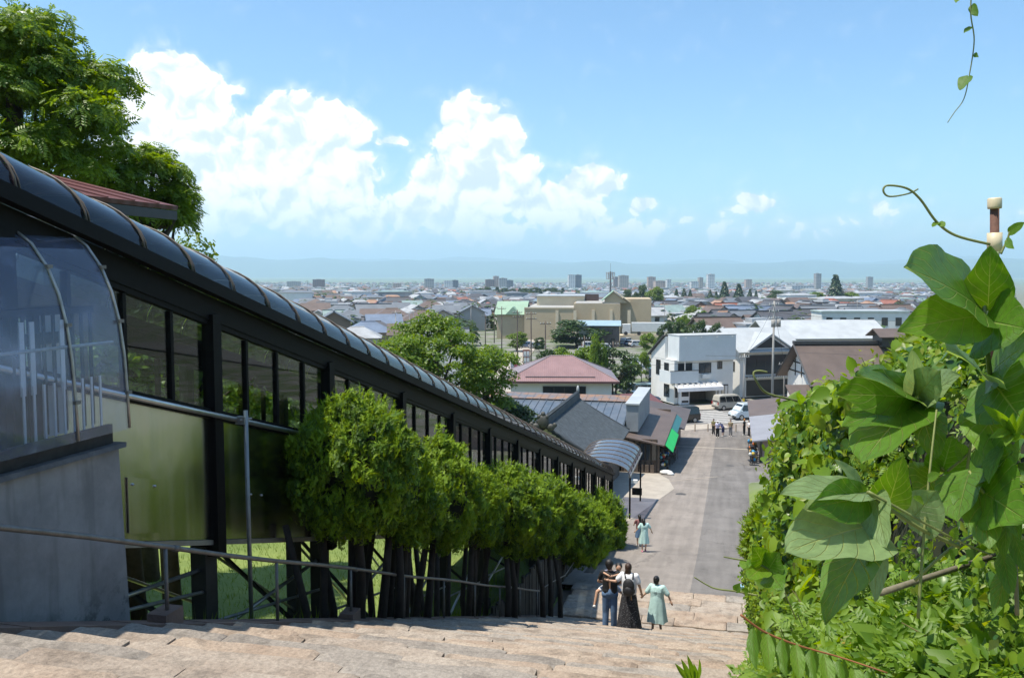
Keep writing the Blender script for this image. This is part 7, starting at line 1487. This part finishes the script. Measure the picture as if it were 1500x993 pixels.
SPEC = {'van': (3.9, 1.62, 1.80, [(-1.9, .95), (-1.82, 1.66), (-1.55, 1.80), (.85, 1.80), (1.40, 1.10), (1.45, .95)]), 'hatch': (4.0, 1.66, 1.48, [(-1.95, .88), (-1.55, 1.40), (-1.25, 1.48), (.35, 1.46), (1.10, .92), (1.12, .88)]), 'suv': (4.3, 1.76, 1.72, [(-2.05, .98), (-1.85, 1.62), (-1.55, 1.72), (.4, 1.70), (1.15, 1.02), (1.2, .98)])}
def make_car(kind, pm):
    L_, Wd, H, cab = SPEC[kind]; hw = Wd / 2; belt = cab[0][1]; x0, x1 = -L_ / 2, L_ / 2; me = {}
    low = MB(); nose = belt - (.02 if kind == 'van' else .12)
    low.prism([(x0, -hw, .30), (x0 - .02, -hw, .62), (x0 + .05, -hw, belt), (cab[-1][0], -hw, belt), (x1 - .22, -hw, nose - .04), (x1 - .02, -hw, nose - .28), (x1, -hw, .45), (x1 - .08, -hw, .28), (x0 + .1, -hw, .26)], (0, Wd, 0))
    b = bev(low, .05); b.materials.append(pm); me['body'] = b
    c = MB(); n = len(cab); inn = lambda z: hw - .02 - (z - belt) / (H - belt) * .14
    c.v = [(x, -inn(z), z - (.02 if z == belt else 0)) for x, z in cab] + [(x, inn(z), z - (.02 if z == belt else 0)) for x, z in cab]
    c.f = [tuple(range(n)), tuple(range(2 * n - 1, n - 1, -1))] + [(i, n + i, n + (i + 1) % n, (i + 1) % n) for i in range(n)]; c.m = [0] * len(c.f); b = bev(c, .03); b.materials.append(pm); me['cabin'] = b
    # side windows
    zt = H - .14; zb = belt + .05
    def xs(z, side):   # front/back x at height z
        pts = cab if side < 0 else cab[::-1]
        for (xa, za), (xb, zb_) in zip(pts, pts[1:]):
            if min(za, zb_) <= z <= max(za, zb_): return xa if za == zb_ else lerp(xa, xb, (z - za) / (zb_ - za))
        return pts[0][0]
    wins = []
    fb, ft, rb, rt_ = xs(zb, 1) - .14, xs(zt, 1) - .10, xs(zb, -1) + .12, xs(zt, -1) + .10
    divs = (0, .36, .70, 1) if kind == 'van' else (0, .5, 1)
    for s in (-1, 1):
        for a, bb in zip(divs, divs[1:]):
            xa0, xa1 = lerp(fb, rb, a) - .025, lerp(fb, rb, bb) + .025; xb0, xb1 = lerp(ft, rt_, a) - .025, lerp(ft, rt_, bb) + .025; e = .006
            wins.append(MB().quad((xa0, s * (inn(zb) + e), zb), (xa1, s * (inn(zb) + e), zb), (xb1, s * (inn(zt) + e), zt), (xb0, s * (inn(zt) + e), zt)).mesh('window', carglass))
    ws = []
    for side in (1, -1):
        za, zb2 = belt + .07, H - .09; e = .012 * side
        ws.append(MB().quad((xs(za, side) + e, -inn(za) + .10, za), (xs(za, side) + e, inn(za) - .10, za), (xs(zb2, side) + e, inn(zb2) - .06, zb2), (xs(zb2, side) + e, -inn(zb2) + .06, zb2)).mesh('windscreen', carglass))
    me['win'] = wins; me['ws'] = ws
    ty = MB(); ty.tube([(0, -.10, 0), (0, .10, 0)], .31, 16); rm = MB(); rm.tube([(0, -.106, 0), (0, .106, 0)], .20, 12); me['tyre'] = ty.mesh('tyre', tyre_m); me['rim'] = rm.mesh('rim', rim_m)
    me['hl'] = MB().box((0, 0, 0), (.10, .30, .16)).mesh('headlight', lampc); me['tl'] = MB().box((0, 0, 0), (.06, .16, .34 if kind != 'hatch' else .18)).mesh('tail_light', lampr)
    me['bump'] = MB().box((0, 0, 0), (.10, Wd - .1, .14)).mesh('bumper', trim_k); me['plate'] = MB().box((0, 0, 0), (.02, .33, .16)).mesh('number_plate', plate); me['mir'] = MB().ball((0, 0, 0), (.07, .11, .08), 4).mesh('mirror', pm)
    return me, (L_, hw, H, belt, nose)
CARS = {}
def car(label, kind, colname, c, loc, rz, group='parked cars'):
    if (kind, colname) not in CARS: CARS[kind, colname] = make_car(kind, paint_m('car_' + colname, c))
    me, (L_, hw, H, belt, nose) = CARS[kind, colname]; t = thing('van' if kind == 'van' else 'car', label, 'van' if kind == 'van' else 'car', loc, rz, group)
    put('body', me['body'], t, (0, 0, 0)); put('cabin', me['cabin'], t, (0, 0, 0))
    for w in me['win']: put('window', w, t, (0, 0, 0))
    put('windscreen', me['ws'][0], t, (0, 0, 0)); put('rear_window', me['ws'][1], t, (0, 0, 0))
    for x in (-L_ / 2 + .72, L_ / 2 - .76):
        for y in (-hw + .08, hw - .08): w = put('wheel', me['tyre'], t, (x, y, .31)); put('rim', me['rim'], w, (0, 0, 0))
    for y in (-hw + .24, hw - .24): put('headlight', me['hl'], t, (L_ / 2 - .06, y, nose - .20)); put('tail_light', me['tl'], t, (-L_ / 2 - .0, y + (.10 if y > 0 else -.10), belt - .12))
    put('bumper', me['bump'], t, (L_ / 2 - .02, 0, .42)); put('bumper', me['bump'], t, (-L_ / 2 + .02, 0, .42)); put('number_plate', me['plate'], t, (L_ / 2 + .035, 0, .5)); put('number_plate', me['plate'], t, (-L_ / 2 - .035, 0, .78))
    for s in (-1, 1): put('mirror', me['mir'], t, (cabx(kind), s * (hw + .06), belt + .10))
    return t
def cabx(kind): return SPEC[kind][3][-1][0] - .25
def gp(px, py, d, z=None): p = at(px, py, d); p.z = (ZS + .035) if z is None else z; return p
car('black minivan half hidden behind the brown shed roof', 'van', 'black', (.012, .012, .014), gp(998, 618, 97), TOWN + pi, 'vans in the street')
car('silver-beige minivan at the kerb in front of the white house', 'van', 'champagne', (.42, .39, .33), gp(1068, 602, 106.5), TOWN, 'vans in the street')
car('pale blue-white small van driving past the crossing', 'van', 'pale_blue', (.55, .63, .68), gp(1094, 612, 99.5), TOWN + pi, 'vans in the street')
zc_ = EYE - 16.55
car('black off-roader parked facing the street left of the white house', 'suv', 'black', (.012, .012, .014), gp(956, 553, 138, zc_), YAW - pi / 2, None)
white = (.72, .72, .72); silver = (.42, .43, .44); blue = (.10, .16, .26)
for (px, d, kind, cn, c, rz, lab) in ((946, 118, 'van', 'teal_grey', (.22, .30, .32), .25, 'grey-green van parked left of the white house, nearest of the car park'), (930, 121, 'hatch', 'white', white, .3, 'white car left of the grey-green van'), (944, 113, 'hatch', 'blue', blue, .2, 'dark blue car in front of the grey-green van'),
      (924, 158, 'van', 'white', white, 2.2, 'white van at the left end of the row by the green field'), (934, 154, 'hatch', 'silver', silver, 2.2, 'silver car second in the row by the green field'), (943, 150, 'hatch', 'white', white, 2.2, 'white car third in the row by the green field'), (951, 147, 'suv', 'silver', silver, 2.2, 'silver tall car fourth in the row by the green field'), (938, 165, 'hatch', 'blue', blue, 2.2, 'blue car behind the row by the green field'),
      (866, 196, 'van', 'white', white, .1, 'large white van left of the brown house'), (884, 190, 'van', 'white', white, .2, 'white van in front of the brown house'), (874, 183, 'hatch', 'white', white, .1, 'white car below the white vans'), (858, 186, 'hatch', 'silver', silver, .1, 'silver car left of the white vans'),
      (918, 208, 'van', 'white', white, .9, 'white van at the shed right of the brown house'), (925, 206, 'hatch', 'blue', blue, .9, 'blue car beside the white van at the shed'), (934, 204, 'hatch', 'white', white, .3, 'white car at the field edge right of the brown house'), (775, 200, 'hatch', 'blue', blue, .1, 'dark blue car by the poles at the supermarket'), (787, 198, 'hatch', 'silver', silver, .1, 'silver car by the poles at the supermarket'), (893, 178, 'suv', 'silver', silver, .2, 'silver off-roader below the brown house')):
    p = gpos(px, d); p.z += .03; car(lab, kind, cn, c, p, YAW + rz)

# ================================================================== poles, wires, signs
cpole = mat('concrete_pole', (.30, .29, .275), .8, .12, 2); wpole = mat('brown_pole', (.10, .075, .06), .8, .2, 2); wire_m = mat('cable', (.02, .02, .022), .6, .1, 3); insm = mat('insulator', (.6, .6, .58), .3, .05, 3)
PT = {}
def pole(key, label, px, top, d, m, r=.15, arms=2, trans=False, base=None):
    p = gpos(px, d) if base is None else Vector((at(px, 500, d).x, at(px, 500, d).y, base)); H = at(px, top, d).z - p.z
    t = thing('utility_pole', label, 'utility pole', p, TOWN + (px % 7) * .05, 'utility poles'); MB().tube([(0, 0, -.3), (0, 0, H)], [r, r * .6], 9).build('pole', m, t, True).location = (0, 0, 0)
    for k in range(arms):
        a = MB().span((-.9, -.05, H - .5 - .8 * k), (.9, .05, H - .4 - .8 * k)).build('crossarm', m, t); a.location = (0, 0, 0)
        for x in (-.8, -.35, .35, .8): MB().tube([(x, 0, H - .4 - .8 * k), (x, 0, H - .2 - .8 * k)], .045, 6).build('insulator', insm, a).location = (0, 0, 0)
    if trans:
        for x in (-.45, .45): MB().tube([(x, -.3, H - 3.0), (x, -.3, H - 2.1)], .26, 10).build('transformer', cpole, t, True).location = (0, 0, 0)
    PT[key] = p + Vector((0, 0, H - .3)); return t
pole('A', 'grey concrete pole with transformers in front of the grey shop roof', 1133, 441, 103, cpole, .17, 3, True)
pole('B', 'shorter grey pole at the corner beside the white house', 1091, 518, 107, cpole, .13, 1)
b_ = gpos(1091, 107); tag(MB().tube([b_ + Vector((0, 0, 0)), b_ + Vector((0, 0, 1.3))], .15, 9).build('pole_guard', mat('yellow_guard', (.55, .42, .03), .6, .15, 4)), 'yellow guard wrapped round the corner pole', 'guard')
pole('C', 'slim grey pole in front of the dark upper windows', 1150, 528, 112, cpole, .10, 1)
for k, (px, top, d, lab) in enumerate(((735, 449, 178, 'brown pole left of the bright green tree'), (758, 454, 150, 'tall brown pole over the bright green tree'), (778, 456, 142, 'tall brown pole by the red signboard'), (799, 470, 132, 'brown pole with lamp left above the pink roof'), (856, 492, 124, 'brown pole in the middle above the pink roof'), (898, 500, 121, 'brown pole at the right above the pink roof'), (724, 448, 215, 'thin brown pole beside the green supermarket corner'), (711, 460, 190, 'thin pole behind the tall green tree'), (580, 455, 180, 'brown pole left above the walkway'), (606, 454, 215, 'first thin pole of a pair left of the tall tree'), (600, 456, 200, 'second thin pole of a pair left of the tall tree'), (690, 445, 260, 'grey pole rising behind the tall tree'), (973, 443, 262, 'pole right of the supermarket gable'), (917, 445, 300, 'pole behind the supermarket gable'), (1254, 440, 200, 'pole behind the white apartments'))):
    pole(k, lab, px, top, d, wpole if k < 8 else cpole, .13, 2 if k in (1, 2) else 1)
def wire(a, b, label, sag=.5, n=10):
    a, b = Vector(a), Vector(b); tag(MB().tube([a.lerp(b, i / n) + Vector((0, 0, -sag * 4 * (i / n) * (1 - i / n))) for i in range(n + 1)], .016, 4).build('power_line', wire_m), label, 'cable', 'overhead cables')
for i, (a, b, lab) in enumerate((('A', 'B', 'cable from the transformer pole to the corner pole'), ('A', 'C', 'cable from the transformer pole to the slim pole'), (1, 2, 'cable between the two tall brown poles'), (2, 3, 'cable from the signboard pole to the lamp pole'), (3, 4, 'cable across the pink roof trees, left span'), (4, 5, 'cable across the pink roof trees, right span'), (0, 1, 'cable over the bright green tree'), (5, 'B', 'cable running from the right brown pole to the corner pole'))):
    wire(PT[a], PT[b], lab)
wire(PT['B'] + Vector((0, 0, -.4)), tw(-28, 4, ZS + 6.5), 'cable crossing in front of the white house'); wire(PT['A'] + Vector((0, 0, -1)), PT['A'] + Vector((26, 6, -2)), 'cable leading right from the transformer pole')
# red and white signboard, banners, bollards
o = gpos(771, 138); t = thing('signboard', 'tall red-brown signboard with white panels beside the brown poles', 'sign', o, YAW + .1); H = at(771, 512, 138).z - o.z
bx(t, 'board', (-.55, -.06, .2), (.55, .06, H), mat('sign_red', (.22, .05, .03), .6, .1, 2)).location = (0, 0, 0)
for k in range(4):
    for s in (-1, 1): f = bx(t, 'panel', (-.46 + (s > 0) * .5, -.09, .5 + k * (H - .6) / 4), (-.04 + (s > 0) * .5, -.061, .35 + (k + 1) * (H - .6) / 4), mat('sign_white', (.7, .69, .66), .6, .05, 2)); [bx(f, 'lettering', (-.36 + (s > 0) * .5, -.10, .6 + k * (H - .6) / 4 + q * .12), (-.14 + (s > 0) * .5, -.091, .66 + k * (H - .6) / 4 + q * .12), trim_k) for q in range(2)]
for k, (px, c) in enumerate(((748, (.6, .6, .62)), (752, (.6, .12, .14)), (755, (.6, .3, .34)))):
    o = gpos(px, 140 + k); t = thing('banner', ['white', 'red', 'pink'][k] + ' upright cloth banner left of the signboard', 'banner', o, YAW + .4, 'cloth banners'); MB().tube([(0, 0, 0), (0, 0, 2.8)], .025, 6).build('pole', insm, t).location = (0, 0, 0); MB().span((.03, -.01, .8), (.6, .01, 2.7)).build('cloth', mat('banner_%d' % k, c, .8, .1, 3), t).location = (0, 0, 0)
for k, px in enumerate((1018, 1037, 1078)):
    p = gp(px, 632, 90.5); p.z = zroad(p.y); o = MB().tube([(0, 0, 0), (0, 0, .75), (0, 0, .82)], [.06, .06, .03], 8).mesh('bollard', mat('bollard_tan', (.35, .27, .2), .7, .1, 4)); tag(put('bollard', o, None, p), ['left', 'middle', 'right'][k] + ' tan kerb bollard at the road junction', 'bollard', 'bollards at the junction')
# blue litter on the road by the hedge
p = at(1085, 870, 29.6); p.z = zroad(p.y) + .02; tag(MB().box((0, 0, .03), (.35, .25, .06), .4).mesh('litter', mat('blue_white_plastic', (.3, .5, .65), .5, .3, 9)) and put('plastic_lid', bpy.data.meshes['litter'], None, p), 'small blue and white plastic lid lying on the road edge', 'lid')
# ================================================================== haze
def haze():
    mb = MB(); mb.span((-27800, -700, EYE - 72), (27800, 28300, EYE + 560))
    m = bpy.data.materials.new('haze_air'); m.use_nodes = True; nt = m.node_tree; nt.nodes.remove(nt.nodes['Principled BSDF'])
    v = N(nt, 'ShaderNodeVolumePrincipled'); v.inputs['Color'].default_value = (.62, .83, 1.0, 1); v.inputs['Density'].default_value = 1.15e-4; v.inputs['Anisotropy'].default_value = .25
    nt.links.new(v.outputs[0], nt.nodes['Material Output'].inputs['Volume'])
    o = mb.build('haze', m); tag(o, kind='stuff', label='pale blue summer haze over the plain', cat='haze')
haze()
